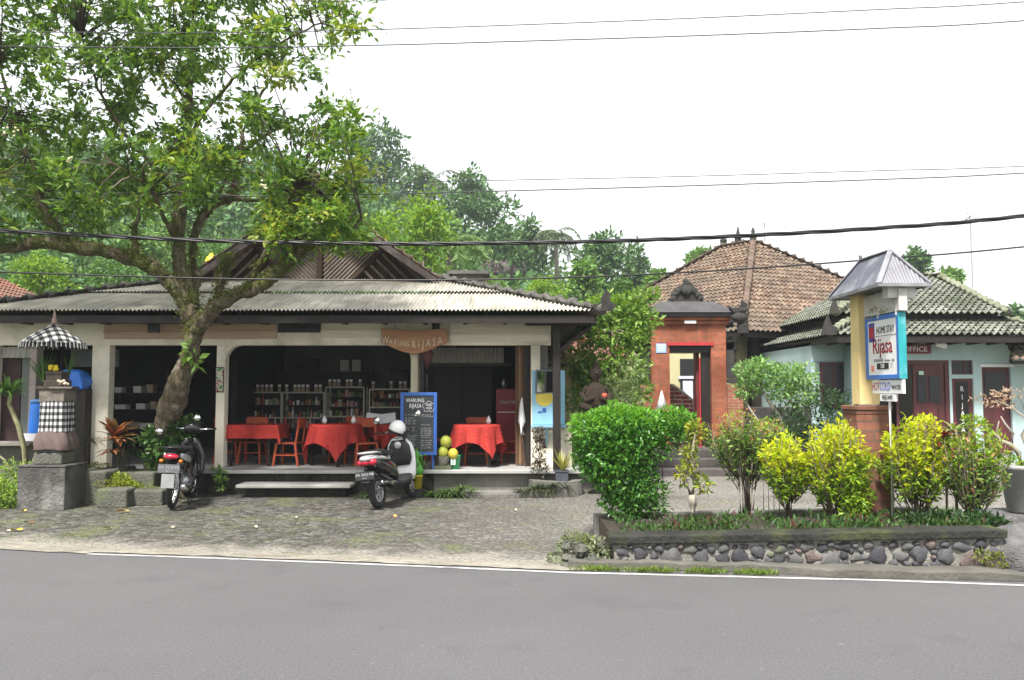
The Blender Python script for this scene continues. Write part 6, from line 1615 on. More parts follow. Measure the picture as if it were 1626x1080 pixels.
T0_ = Vector(tt.location)
def LP(a):  # limb points given as photo x, y, distance, radius
    return [W(p[0], p[1], p[2]) - T0_ for p in a], [p[3] for p in a]
LIMBS = [
 [(243, 790, 12.45, .31), (248, 765, 12.42, .28), (253, 735, 12.35, .25), (262, 690, 12.22, .228), (276, 635, 12.0, .208), (294, 585, 11.8, .175), (305, 545, 11.6, .155), (308, 515, 11.6, .18), (303, 488, 11.6, .17)],
 [(307, 520, 11.6, .15), (290, 478, 11.5, .135), (270, 447, 11.4, .125), (240, 424, 11.3, .125), (205, 410, 11.2, .12), (160, 398, 11.1, .115), (110, 391, 11.0, .11), (60, 386, 10.9, .095), (10, 395, 10.8, .08), (-60, 385, 10.7, .06), (-140, 350, 10.6, .03)],
 [(215, 412, 11.2, .07), (214, 372, 11.2, .05), (222, 330, 11.1, .035), (232, 280, 11.0, .02)],
 [(110, 391, 11.0, .08), (78, 348, 10.9, .07), (66, 318, 10.9, .055), (50, 260, 10.8, .04), (20, 180, 10.8, .025), (0, 100, 10.7, .015)],
 [(303, 490, 11.6, .15), (292, 445, 11.6, .13), (284, 410, 11.6, .12), (283, 370, 11.6, .105), (286, 320, 11.6, .095), (294, 265, 11.6, .075), (300, 200, 11.6, .06), (302, 120, 11.6, .045), (306, 40, 11.6, .03), (312, -60, 11.6, .02)],
 [(306, 500, 11.65, .11), (309, 440, 11.8, .085), (306, 400, 11.9, .08), (320, 345, 12, .075), (350, 322, 12.1, .075), (370, 312, 12.1, .06), (376, 270, 12.2, .05), (384, 220, 12.2, .035), (410, 160, 12.3, .025), (440, 110, 12.3, .015)],
 [(370, 316, 12.1, .045), (400, 318, 12.2, .035), (450, 316, 12.3, .025), (510, 300, 12.3, .015)],
 [(308, 528, 11.55, .13), (326, 505, 11.4, .12), (348, 482, 11.2, .11), (375, 468, 11.1, .10), (405, 458, 11.0, .10), (440, 432, 10.9, .095), (468, 408, 10.8, .085), (495, 388, 10.8, .07), (530, 372, 10.7, .045), (575, 350, 10.7, .02)],
 [(346, 484, 11.2, .07), (350, 452, 11.2, .065), (356, 425, 11.2, .055), (359, 408, 11.2, .045)],
 [(395, 460, 11.0, .05), (408, 425, 11.0, .045), (424, 398, 11.0, .04), (440, 360, 11.0, .03), (470, 300, 10.9, .02)],
 [(286, 320, 11.6, .06), (250, 270, 11.4, .045), (205, 220, 11.2, .035), (160, 150, 11.0, .025), (130, 60, 10.9, .015)],
 [(284, 390, 11.6, .05), (262, 350, 11.3, .04), (238, 300, 11.0, .03), (180, 260, 10.8, .018)],
 [(298, 220, 11.6, .05), (340, 160, 11.7, .035), (400, 100, 11.8, .025), (470, 55, 11.8, .018), (550, 20, 11.8, .01)],
 [(330, 345, 12.0, .04), (380, 250, 12.4, .03), (450, 200, 12.6, .02), (520, 170, 12.7, .012)],
 [(300, 160, 11.6, .035), (240, 90, 11.8, .025), (200, 0, 12, .015)],
]
from mathutils import noise as mn
def rough_pt(v_):
    v_ = Vector(v_); s_ = Vector((v_.x * 5, v_.y * 5, v_.z * 2)); s2 = Vector((v_.x * 22, v_.y * 22, v_.z * 6))
    return v_ + mn.noise_vector(s_) * .035 + mn.noise_vector(s2) * .020
nodes = []
for k, lm in enumerate(LIMBS):
    pts, rad = LP(lm)
    # refine
    fp, fr = [], []
    for i in range(len(pts) - 1):
        p0 = pts[max(i - 1, 0)]; p1 = pts[i]; p2 = pts[i + 1]; p3 = pts[min(i + 2, len(pts) - 1)]
        for s in range(9):
            t = s / 9; fp.append(.5 * ((2 * p1) + (p2 - p0) * t + (2 * p0 - 5 * p1 + 4 * p2 - p3) * t * t + (3 * p1 - p0 - 3 * p2 + p3) * t ** 3) + Vector((R.gauss(0, .008), R.gauss(0, .008), 0)))
            fr.append(.79 * (rad[i] + (rad[i + 1] - rad[i]) * t) * R.uniform(.93, 1.08))
    fp.append(pts[-1]); fr.append(rad[-1])
    q = MB(); big_ = rad[0] > .07; q.tube(fp, fr, 26 if big_ else 9, wob=.03)
    if big_: q.v = [rough_pt(v_) for v_ in q.v]
    if k == 0:
        for a in range(7):
            an = a * .9 + .3; q.tube([(.03 * math.cos(an), .05 * math.sin(an), .55), (.30 * math.cos(an), .25 * math.sin(an), .16), (.55 * math.cos(an), .4 * math.sin(an), -.02)], [.09, .07, .03], 7, wob=.1)
    q.build('trunk' if k == 0 else 'limb', bark, tt)
    if k: nodes += [(p, r) for p, r in zip(fp, fr) if r < .085]
    # moss and small ferns sit on the tops of the thick limbs
    if k in (1, 4, 5, 7, 8, 9, 2, 3, 10, 11):
        pm, dm = [], []
        for p, r in zip(fp, fr):
            if r < .035: continue
            for _ in range(48 if k in (7, 8, 9) else 30):
                a = R.uniform(0, 2 * PI); d = Vector((math.cos(a) * .9, math.sin(a) * .9, R.uniform(-.2, 1))).normalized()
                pm.append(p + d * r * 1.0 + Vector((R.uniform(-.05, .05),) * 3)); dm.append(d)
        mo_ = leaf_mesh('moss', pm, dm, .05, .35, leafmat('moss_leaf', [(.04, .055, .012), (.11, .15, .025), (.20, .24, .045), (.07, .065, .03)]), tt, 100 + k, .6, .2); mo_['kind'] = 'stuff'
nodes_np = np.array([tuple(p) for p, r in nodes])
CROWN = [(-150, -140), (300, -140), (480, -90), (560, -30), (588, 60), (560, 100), (500, 105), (515, 145), (560, 160), (556, 215), (545, 270), (575, 330), (570, 378), (530, 385), (470, 352), (430, 372), (395, 345), (345, 300), (315, 330), (262, 322), (240, 365), (205, 385), (170, 372), (120, 380), (60, 372), (0, 385), (-80, 385), (-150, 360)]
def inside(x, y, P):
    c = False
    for i in range(len(P)):
        x1, y1 = P[i]; x2, y2 = P[i - 1]
        if (y1 > y) != (y2 > y) and x < (x2 - x1) * (y - y1) / (y2 - y1) + x1: c = not c
    return c
HOLES = [(185, 140, 22), (330, 95, 16), (372, 140, 26), (445, 150, 24), (360, 20, 18), (170, 20, 14), (330, 200, 12), (110, 160, 12), (255, 30, 12), (420, 15, 18), (500, 30, 16), (270, 335, 40), (390, 340, 30), (520, 130, 25), (210, 355, 20), (465, 175, 16), (30, 30, 14), (235, 165, 12)]
cl, tw = [], MB()
tries = 0; rc = random.Random(5)
for _ in range(18):
    cl.append(W(rc.uniform(425, 575), rc.uniform(335, 392), rc.uniform(10.2, 11.2)) - T0_)
for _ in range(20):   # dense young growth hanging in front of the gable
    cl.append(W(rc.uniform(430, 580), rc.uniform(255, 375), rc.uniform(10.3, 11.6)) - T0_)
while len(cl) < 530 and tries < 16000:
    tries += 1
    px, py = rc.uniform(-150, 590), rc.uniform(-140, 388)
    if not inside(px, py, CROWN): continue
    if px > 470 and py < 130 and rc.random() < .25: continue
    if any((px - a) ** 2 + (py - b) ** 2 < (r * .95) ** 2 for a, b, r in HOLES): continue
    if 420 < px < 585 and 240 < py: Y = rc.uniform(10.3, 11.8)
    else: Y = rc.uniform(9.9, 13.1) if py < 330 else rc.uniform(10.2, 12.0)
    p = W(px, py, Y) - T0_
    if any((p - c).length < .16 for c in cl): continue
    cl.append(p)
Pl, Dl, Py_, Dy_ = [], [], [], []; rng = np.random.default_rng(8)
for c in cl:
    d = np.linalg.norm(nodes_np - np.array(tuple(c)), axis=1); j = int(d.argmin()); n0 = Vector(nodes_np[j])
    mid = (n0 + c) / 2 + Vector((rc.gauss(0, .06), rc.gauss(0, .06), rc.uniform(.0, .15)))
    if d[j] < 1.9: tw.tube([n0, mid, c], [.014, .010, .004], 5)
    m = int(rng.uniform(50, 112)); rr = rng.uniform(.16, .32); cx__ = 813 + (c.x + T0_.x) / (c.y + T0_.y) * F; yl_ = rng.random() < (.06 if cx__ < 380 else .34)
    # leaves in sprays along short shoots from the cluster centre
    ns = 7
    for s in range(ns):
        dv = rng.normal(0, 1, 3); dv /= np.linalg.norm(dv); dv[2] = dv[2] * .7 + .1
        for k in range(m // ns):
            t = rng.uniform(.15, 1.25); q_ = np.array(tuple(c)) + dv * t * rr + rng.normal(0, .03, 3)
            (Py_ if yl_ else Pl).append(q_); (Dy_ if yl_ else Dl).append(dv + rng.normal(0, .5, 3))
tw.build('twigs', M('twig', (.10, .08, .06), .9, .3, 9, .2), tt)
treeleaf = leafmat('street_tree_leaf', [(.06, .14, .03), (.09, .19, .035), (.11, .22, .04), (.14, .26, .045), (.18, .30, .05), (.25, .35, .055), (.09, .19, .05), (.13, .24, .05)], .42, .52, .35)
leaf_mesh('foliage', Pl, Dl, .122, .44, treeleaf, tt, 21, .45, -.15, .22)
leaf_mesh('young_foliage', Py_, Dy_, .115, .46, leafmat('street_tree_young_leaf', [(.14, .27, .035), (.21, .34, .045), (.29, .38, .055), (.38, .38, .07), (.18, .31, .04)], .42, .5, .35), tt, 22, .45, -.15, .22)
# pale flower clusters
Pf, Df = cloud([(0, 0, 0, 1, 1, 1)], 1, 1)
fl = MB()
for c in rc.sample(cl, 60):
    for _ in range(7): fl.ball(c + Vector((rc.gauss(0, .05) , -.16 + rc.gauss(0, .05), rc.gauss(0, .04))), .018, 6)
fl.build('blossom', M('cream_blossom', (.5, .47, .30), .8, .15, 10, 0), tt)
# climbing fern low on the trunk
P_, D_ = cloud([tuple(W(306, 575, 11.4)) + (.10, .08, .12), tuple(W(303, 555, 11.4)) + (.06, .06, .10)], 26, 4); P_ = P_ - np.array(tuple(T0_))
leaf_mesh('fern', P_, D_, .15, .4, leafmat('fern_leaf', [(.10, .22, .04), (.22, .36, .07)]), tt, 5, .6, .1)

# ------------------------------------------------------------------ shrubs
def shrub(name, label, cat, base, blobs, n, L_, wid, mat, seed, stems=(), extra=(), group=None, inner=.3, rich=False, stemmat=None, spread=.7, up=.2, rads=None):
    """blobs are (dx, dy, z, rx, ry, rz[, weight]) about the base"""
    t = thing(name, label, cat, base, 0, group)
    P_, D_ = cloud(blobs, n, seed, inner); leaf_mesh('foliage', P_, D_, L_, wid, mat, t, seed, spread, up, rich=rich)
    for j, (bl_, n2, L2, w2, m2, nm) in enumerate(extra):
        P_, D_ = cloud(bl_, n2, seed + 50 + j, .1); leaf_mesh(nm, P_, D_, L2, w2, m2, t, seed + 7 + j, .6, .5, rich=rich)
    if stems:
        q = MB()
        for s in stems: q.tube(s[0], s[1], 7, wob=.08)
        q.build('stem', stemmat or M('shrub_stem', (.16, .13, .09), .9, .3, 10, .5, stain=(.35, .30, .22), stain_amt=.4), t)
    return t
PB = PZ - .03
def at(px, Y, z=0): p = W(px, 620, Y); return Vector((p.x, Y, z))
g_hedge = leafmat('hedge_leaf', [(.03, .11, .018), (.05, .17, .02), (.07, .22, .025), (.10, .28, .03), (.16, .36, .04)], .35, .35, .5)
g_hedge_new = leafmat('hedge_new_leaf', [(.10, .30, .03), (.17, .40, .04), (.24, .48, .05)], .4, .5)
b = at(990, 8.75, PB)
hb_ = [(-.30, 0, .84, .24, .36, .17), (-.08, 0, .93, .27, .40, .20), (.2, -.02, .92, .25, .36, .17), (-.34, 0, .68, .21, .34, .21), (-.1, -.05, .68, .34, .40, .26), (.22, 0, .72, .24, .34, .22), (.08, -.05, .35, .25, .30, .28), (-.12, 0, .42, .24, .28, .26), (.02, -.02, .14, .28, .26, .17), (.24, 0, .2, .22, .22, .2), (-.25, 0, .55, .22, .28, .2), (.45, .1, .85, .22, .25, .17), (.58, .12, .98, .20, .22, .13)]
shrub('clipped_bush', 'largest dense dark green bush at the left end of the roadside planter', 'bush', b, hb_, 15000, .052, .5, g_hedge, 31,
      stems=[([(0, 0, -.02), (.02, 0, .4), (-.1, 0, .8)], [.04, .03, .02]), ([(.05, 0, 0), (.15, 0, .5), (.25, 0, .9)], [.035, .025, .015])],
      extra=[([(-.33, -.02, .95, .22, .34, .13), (-.08, -.02, 1.03, .22, .34, .13), (.16, -.02, 1.02, .2, .3, .11), (.33, 0, .93, .14, .2, .1), (-.2, -.05, 1.05, .1, .1, .08), (.55, .1, 1.03, .2, .2, .1), (.05, 0, 1.09, .08, .1, .07)], 3400, .05, .45, g_hedge_new, 'new_leaves')], inner=.35, rich=False)
# croton with a thick pruned trunk
b = at(1096, 8.5, PB)
crot = leafmat('croton_leaf', [(.10, .20, .03), (.25, .32, .03), (.45, .42, .03), (.08, .15, .03)], .35, .3)
shrub('croton', 'small yellow-green croton on a thick pale forked trunk beside the large dark bush', 'shrub', b,
      [(.0, 0, .58, .07, .07, .13), (-.10, 0, .45, .05, .06, .10), (.12, 0, .36, .08, .07, .09), (.06, 0, .9, .09, .09, .10), (-.02, 0, .68, .06, .06, .08)], 620, .065, .36, crot, 41,
      stems=[([(0, 0, -.02), (.01, 0, .15), (.0, 0, .25)], [.045, .04, .04]), ([(0, 0, .22), (-.06, 0, .38), (-.09, 0, .5)], [.03, .025, .02]), ([(0, 0, .22), (.03, 0, .4), (.0, 0, .62), (.05, 0, .88)], [.03, .025, .02, .012]), ([(.01, 0, .2), (.09, 0, .27), (.12, 0, .38)], [.025, .02, .015])],
      stemmat=M('pale_bark', (.30, .27, .22), .9, .3, 8, .6))
dur = leafmat('duranta_leaf', [(.13, .26, .02), (.22, .37, .025), (.34, .46, .03), (.10, .2, .02)], .42, .45)
duy = leafmat('duranta_new_leaf', [(.42, .56, .02), (.58, .66, .03), (.68, .66, .02), (.32, .50, .03)], .42, .5)
duo = leafmat('duranta_orange_leaf', [(.6, .42, .10), (.55, .5, .12)], .42, .45)
def shoots(ns, w_, z0, h_, seed, dens=26, tipf=.38, depth=.16, droop=.5, start=(0, 0)):
    """leafy shoots arching up and out of a short trunk; returns stems, old leaves, tip leaves"""
    rr = random.Random(seed); st_, P1, D1, P2, D2 = [], [], [], [], []
    for k in range(ns):
        a = rr.uniform(-1, 1); b_ = rr.uniform(-1, 1); zt = z0 + (h_ - z0) * (rr.uniform(.25, 1.0) ** .7) * (1 - .22 * a * a)
        zs = z0 * rr.uniform(.5, 1.0) + (zt - z0) * rr.uniform(0, .45)
        p = Vector((start[0] + a * w_ * .25, b_ * depth * .3, zs)); e = Vector((a * w_ * rr.uniform(.7, 1.1), b_ * depth, zt))
        m_ = (p + e) / 2 + Vector((a * w_ * .22, b_ * depth * .3, rr.uniform(-.02, .06)))
        pts = [p * (1 - t) ** 2 + m_ * 2 * t * (1 - t) + e * t * t for t in (0, .2, .4, .6, .8, 1)]
        st_.append((pts, [.007, .006, .005, .004, .003, .002]))
        for q_ in range(dens):
            t = rr.uniform(.12, 1.04); c_ = p * (1 - t) ** 2 + m_ * 2 * t * (1 - t) + e * t * t
            ax = Vector((rr.gauss(0, 1), rr.gauss(0, 1), rr.gauss(.2, .5))).normalized(); up_ = (e - m_).normalized()
            d = ax + up_ * .6
            top_ = t > 1 - tipf and zt > z0 + (h_ - z0) * .52
            (P2 if top_ else P1).append(tuple(c_ + ax * .02)); (D2 if top_ else D1).append(tuple(d))
    st_.append(([(start[0], 0, -.02), (start[0] * .7, 0, z0)], [.034, .028]))
    for k in range(4): st_.append(([(start[0] + .01 * k, 0, -.02), (-.04 + .03 * k, .02, z0 + .25)], [.014, .009]))
    return st_, P1, D1, P2, D2
M('shrub_stem', (.16, .13, .09), .9, .3, 10, .5, stain=(.35, .30, .22), stain_amt=.4)
# multi-stemmed shrub with red tips
b = at(1182, 8.7, PB)
mixg = leafmat('mixed_leaf', [(.07, .16, .03), (.12, .23, .05), (.19, .31, .07), (.27, .36, .09)], .45, .35)
redt = leafmat('red_tip_leaf', [(.30, .10, .05), (.40, .20, .08), (.35, .32, .10)], .45, .4)
t = thing('multi_stem_shrub', 'tall bare-stemmed shrub with a loose reddish-tipped crown between croton and yellow bushes', 'shrub', b)
st_, P1, D1, P2, D2 = shoots(105, .40, .52, 1.12, 43, 26, .22, .2)
leaf_mesh('foliage', P1, D1, .06, .44, mixg, t, 43, .4, 0); leaf_mesh('light_leaves', P2[::2], D2[::2], .05, .40, dur, t, 44, .4, 0); leaf_mesh('red_leaves', P2[1::2], D2[1::2], .052, .36, redt, t, 45, .4, .2)
q = MB()
for s in st_: q.tube(s[0], s[1], 5)
for k in range(6): q.tube([(-.06 + .03 * k, .02 * k, -.02), (-.07 + .035 * k, 0, .35), (-.16 + .07 * k, .03 * (k - 2), .75)], [.014, .011, .007], 6)
q.build('stem', M('shrub_stem'), t)
# yellow durantas
def duranta(px, Y, w_, h_, lab, seed, ns=90, trunk=.2, start=(0, 0)):
    t = thing('golden_duranta', lab, 'shrub', at(px, Y, PB), 0, 'yellow-green durantas in the roadside planter')
    st_, P1, D1, P2, D2 = shoots(ns, w_, trunk, h_, seed, 30, .55)
    leaf_mesh('foliage', P1, D1, .062, .42, dur, t, seed, .35, -.35); leaf_mesh('yellow_leaves', P2, D2, .064, .42, duy, t, seed + 1, .35, .05)
    leaf_mesh('orange_leaves', P2[::60], D2[::60], .062, .42, duo, t, seed + 2, .35, .05)
    q = MB()
    for s in st_: q.tube(s[0], s[1], 5)
    q.build('stem', M('shrub_stem'), t); return t
M('shrub_stem', (.16, .13, .09), .9, .3, 10, .5, stain=(.35, .30, .22), stain_amt=.4)
duranta(1247, 8.3, .25, .90, 'yellow-green duranta, leftmost of the three, left of the brick sign pillar', 51, 84, .22)
duranta(1322, 8.15, .31, 1.04, 'broad yellow duranta immediately left of the brick sign pillar', 52, 125, .14)
duranta(1450, 8.0, .345, 1.07, 'brightest yellow duranta immediately right of the brick sign pillar', 53, 130, .22)
b = at(1350, 8.02, PB)
shrub('low_duranta', 'low green leafy shoots against the foot of the brick sign pillar', 'shrub', b, [(.02, 0, .5, .13, .1, .14), (.08, 0, .3, .11, .1, .15), (.0, 0, .15, .12, .1, .12), (.16, -.02, .62, .07, .06, .05)], 1100, .055, .4, dur, 57, [([(.03, 0, -.02), (.05, 0, .5)], [.014, .006])], [([(.16, -.02, .66, .07, .06, .04)], 60, .055, .4, duy, 'yellow_leaves')])
t = thing('leafy_shrub', 'loose green shrub with pinkish shoots at the right end of the planter', 'shrub', at(1538, 7.85, PB))
st_, P1, D1, P2, D2 = shoots(110, .33, .2, 1.02, 61, 26, .3, .18)
leaf_mesh('foliage', P1, D1, .058, .42, mixg, t, 61, .4, 0); leaf_mesh('young_leaves', P2, D2, .058, .42, dur, t, 62, .4, 0)
leaf_mesh('pink_leaves', P2[::7] + P1[::14], D2[::7] + D1[::14], .062, .42, leafmat('pink_leaf', [(.42, .16, .13), (.5, .3, .12), (.4, .36, .1)]), t, 63, .4, .1)
q = MB()
for s in st_: q.tube(s[0], s[1], 5)
q.tube([(-.05, 0, -.02), (-.08, 0, .5), (-.14, 0, .95)], [.025, .02, .012], 7); q.build('stem', M('shrub_stem'), t)
def rosette(name, label, cat, base, heads, mat, stem=None, group=None, stemmat=None):
    t = thing(name, label, cat, base, 0, group); q = MB()
    for (x, y, z, n, L_, w_, up_, dr) in heads:
        for i in range(n):
            a = 2 * PI * i / n * 2.4 + R.uniform(-.2, .2); e = up_ * R.uniform(.5, 1.4)
            q.strap((x, y, z + R.uniform(-.03, .03)), (math.cos(a), math.sin(a), e), L_ * R.uniform(.7, 1.15), w_, dr, 5)
    q.build('foliage', mat, t)
    if stem:
        s = MB()
        for p, r in stem: s.tube(p, r, 8, wob=.06)
        s.build('stem', stemmat or M('shrub_stem'), t)
    return t
cordy = leafmat('cordyline_red', [(.16, .02, .03), (.28, .03, .04), (.38, .05, .06), (.10, .03, .03)], .4, .35)
b = at(1497, 7.95, PB)
rosette('red_cordyline', 'dark red cordyline between the brightest duranta and the leafy shrub', 'plant', b, [(0, 0, .88, 16, .26, .05, .9, 1.0), (.05, 0, .75, 10, .2, .045, .6, 1.0), (-.06, 0, .8, 10, .2, .045, .6, 1.0)], cordy, [([(0, 0, -.02), (.01, 0, .5), (0, 0, .9)], [.028, .024, .02])])
b = at(1513, 7.9, PB)
rosette('green_dracaena', 'small pale green spiky plant standing above the leafy shrub at the right', 'plant', b, [(0, 0, .92, 15, .2, .04, 1.1, .9)], leafmat('dracaena_leaf', [(.16, .26, .06), (.3, .38, .10)]), [([(0, 0, -.02), (0, 0, .9)], [.02, .014])])
b = at(1205, 8.9, PB)
# thin support sticks and wires next to the multi-stemmed shrub
q = MB()
for k in range(6): q.tube([(k * .055, 0, 0), (k * .055 + R.uniform(-.01, .01), 0, .58 + R.uniform(-.05, .05))], .006, 5)
tag(q.build('bamboo_canes', M('cane', (.42, .38, .26), .7, .2, 9, 0), loc=b + Vector((.03, .0, 0))), 'row of thin bamboo canes stuck in the planter soil', 'canes')

# ground cover in the planter: stuff
gc_p, gc_d, rd_p, rd_d = [], [], [], []
rg = np.random.default_rng(12)
for _ in range(2900):
    x = rg.uniform(PX0 + .1, PX1 - .02); y = PY(x) + .22 + rg.uniform(0, .9) ** 1.5 * 1.0
    k = .5 + .5 * math.sin(x * 7 + 1) * math.sin(x * 3.1 + y * 5)
    if rg.random() < .85 and k < .45: continue
    p = (x, y, PT(x) - .035 + rg.uniform(0, .02 + .05 * k)); d = rg.normal(0, .6, 3); d[2] = abs(d[2]) + .5
    (rd_p if (rg.random() < .13 and k > .55) else gc_p).append(p); (rd_d if len(rd_p) > len(rd_d) else gc_d).append(d)
tag(leaf_mesh('ground_cover', gc_p, gc_d, .07, .3, leafmat('ground_leaf', [(.03, .07, .018), (.05, .12, .025), (.10, .19, .035)]), None, 3, .4, .3), 'low green leaves covering the planter soil', kind='stuff')
tag(leaf_mesh('red_ground_cover', rd_p, rd_d, .08, .22, leafmat('ground_red', [(.07, .025, .025), (.13, .04, .04), (.2, .08, .07)]), None, 4, .4, .5), 'small dark red leaves among the ground cover', kind='stuff')
# grass along the kerb ledge, on the planter cap and tufts over the forecourt
def grass(name, pts, L_, label, seed=1, mat=None):
    pts = np.array(pts); d = np.random.default_rng(seed).normal(0, .35, (len(pts), 3)); d[:, 2] = 1
    tag(leaf_mesh(name, pts, d, L_, .14, mat or leafmat('grass_blade', [(.10, .18, .03), (.17, .27, .04), (.25, .33, .06), (.12, .2, .03)]), None, seed, .35, .2), label, kind='stuff')
pts = []
for _ in range(2600):
    x = rg.uniform(.52, 2.3); f = rg.random() ** 1.5; w_ = .22 * (.5 + .5 * math.sin(x * 9) * math.sin(x * 23 + 1))
    if rg.random() < .45 + .4 * math.sin(x * 14): continue
    pts.append((x, max(line_y(x) + .10, PY(x) - .30) - .03 + f * w_ * .8, .004))
grass('verge_grass', pts, .055, 'bright grass growing along the foot of the kerb ledge', 5)
pts = []
for (px, py, rx, ry, n) in ((330, 822, 70, 12, 500), (420, 838, 80, 10, 600), (270, 845, 90, 8, 500), (120, 800, 30, 6, 150), (880, 835, 40, 14, 400), (850, 808, 50, 10, 250), (700, 806, 60, 6, 120), (930, 810, 40, 16, 300), (1000, 800, 40, 8, 200)):
    for _ in range(n):
        p = G(px + rg.normal(0, rx * .6), py + rg.normal(0, ry * .6), .008); pts.append(tuple(p))
grass('forecourt_grass', pts, .022, 'short thin grass and moss between the cobbles', 6)
pts = []
for _ in range(1500):
    x = rg.uniform(-12, 14); pts.append((x, edge_y(x) + rg.uniform(.55, .75) + nz(x) * .06, .012)) if rg.random() < (.5 + .5 * math.sin(x * 2.1)) else None
grass('verge_tufts', pts, .03, 'sparse weeds along the sandy verge', 8)

P_, D_ = cloud([(.62, 7.85, .14, .16, .18, .12), (.80, 7.72, .12, .12, .12, .10), (.45, 7.75, .05, .12, .12, .05)], 900, 33)
tag(leaf_mesh('rubble_weeds', P_, D_, .045, .4, leafmat('grey_weed', [(.10, .14, .06), (.2, .24, .13), (.3, .32, .2)]), None, 34), 'grey-green weeds on the rubble at the left end of the planter', kind='stuff')
# weeds and ferns on the platform foot
def fern(name, px, Y, z, r, n, L_, lab, mat, w_=.02, cat='plant', up_=.8, dr=1.2):
    return rosette(name, lab, cat, at(px, Y, z), [(0, 0, .02, n, L_, w_, up_, dr), (r * .5, 0, .0, n // 2, L_ * .8, w_, up_, dr), (-r * .5, 0, .0, n // 2, L_ * .8, w_, up_, dr)], mat)
gfern = leafmat('weed_leaf', [(.06, .12, .03), (.10, .18, .05), (.17, .24, .08)])
fern('fern', 707, 12.4, .02, .4, 70, .36, 'spreading fern at the foot of the platform right of the yellow pot', gfern, .03)
fern('fern', 733, 12.3, .1, .3, 44, .3, 'smaller fern growing out of the first towards the right', gfern, .02)
fern('weed_clump', 590, 12.35, .0, .3, 34, .3, 'weeds at the foot of the platform behind the scooter', gfern, .02)
fern('weed_clump', 848, 12.35, .1, .4, 46, .26, 'dark weeds on the edging stone below the corner post', leafmat('dark_weed', [(.04, .06, .03), (.09, .12, .05), (.15, .16, .10)]), .02)
fern('weed_clump', 878, 12.35, .16, .4, 40, .22, 'trailing weeds in the rounded planter', MATS['dark_weed'], .02)
b = at(352, 12.5, .02)
shrub('wall_weed', 'small bright green weed sprouting from the platform edge below the pillar', 'plant', b, [(0, 0, .33, .07, .07, .09), (.03, -.02, .2, .06, .06, .1)], 110, .09, .4, leafmat('fern_leaf', []), 71, [([(0, 0, 0), (0, 0, .4)], [.01, .005])])
b = at(856, 12.62, .1)
shrub('dark_column_shrub', 'dark bushy upright plant standing before the cream wall by the post', 'shrub', b, [(0, 0, .84, .07, .07, .10), (0, 0, .66, .09, .08, .12), (.01, 0, .48, .09, .08, .12), (0, 0, .32, .11, .1, .12)], 600, .06, .35, leafmat('dark_red_leaf', [(.04, .035, .025), (.08, .05, .035), (.12, .08, .05)]), 73, [([(0, 0, 0), (0, 0, .85)], [.016, .008])])
b = at(893, 12.45, .38)
rosette('yellow_grass_plant', 'yellow-striped upright grass in the slate trough by the post', 'plant', b, [(0, 0, 0, 34, .36, .025, 2.2, .35)], leafmat('yellow_stripe_leaf', [(.32, .34, .06), (.5, .48, .12), (.2, .28, .05)]))
b = at(191, 11.95, .50)
rosette('red_ti_plant', 'copper-red ti plant in front of the cream pillar left of the tree', 'plant', b, [(-.06, 0, .42, 30, .36, .11, 1.5, .8), (.0, -.05, .36, 20, .30, .09, .9, 1.1), (-.08, 0, .2, 14, .26, .08, .6, 1.2)], leafmat('ti_leaf', [(.30, .09, .05), (.45, .18, .09), (.14, .11, .05), (.52, .30, .16)]), [([(0, 0, -.1), (0, 0, .5)], [.018, .014]), ([(.02, 0, -.1), (.1, -.05, .3)], [.014, .01])])
rosette('green_ti_plant', 'broad green leaves growing right of the copper-red ti plant', 'plant', at(208, 12.25, .42), [(0, 0, .40, 16, .28, .10, .8, 1.3), (.04, 0, .25, 10, .24, .09, .6, 1.3)], gfern, [([(0, 0, -.1), (0, 0, .36)], [.014, .01])])
rosette('drooping_plant', 'dark drooping long-leaved plant between shrine and pillar', 'plant', at(143, 12.4, .47), [(0, 0, .35, 18, .35, .03, 1.0, 1.6)], leafmat('dark_weed', []), [([(0, 0, -.05), (0, 0, .35)], [.014, .012])])
# bush growing round the trunk behind the motorcycle
b = at(268, 12.12, .3)
shrub('trunk_shrub', 'leafy green shrub hugging the tree trunk behind the black motorcycle', 'shrub', b, [(-.12, 0, .62, .16, .15, .16), (.12, 0, .66, .18, .15, .18), (.28, .05, .78, .13, .1, .12), (.0, 0, .42, .2, .15, .16), (-.2, .05, .3, .12, .1, .15), (-.25, .0, .6, .1, .1, .12), (.05, 0, .85, .12, .1, .1)], 1700, .10, .55, leafmat('trunk_leaf', [(.035, .09, .025), (.06, .14, .035), (.10, .2, .05), (.16, .27, .08)], .35, .3), 77, [([(0, 0, -.3), (.05, 0, .4), (.25, 0, .8)], [.015, .012, .006])])
q = MB()
P_, D_ = cloud([tuple(at(225, 11.6, .22)) + (.25, .12, .06), tuple(at(178, 11.5, .3)) + (.2, .1, .05), tuple(at(152, 11.9, .5)) + (.16, .3, .04)], 1500, 15)
tag(leaf_mesh('moss_cushion', P_, D_, .03, .3, leafmat('moss_bright', [(.16, .20, .02), (.26, .29, .03), (.12, .16, .03)]), None, 5, .5, .6), 'bright moss on the stones round the tree', kind='stuff')
shrub('moss_bush', 'low yellow-green leafy cushion between the shrine plinth and the motorcycle', 'bush', at(196, 11.75, 0), [(-.1, 0, .22, .2, .15, .14), (.12, 0, .2, .16, .15, .12), (0, 0, .34, .12, .12, .08)], 1500, .05, .45, leafmat('lime_leaf', [(.16, .24, .02), (.28, .36, .03), (.38, .42, .04)]), 91, [([(0, 0, 0), (0, 0, .2)], [.01, .005])])
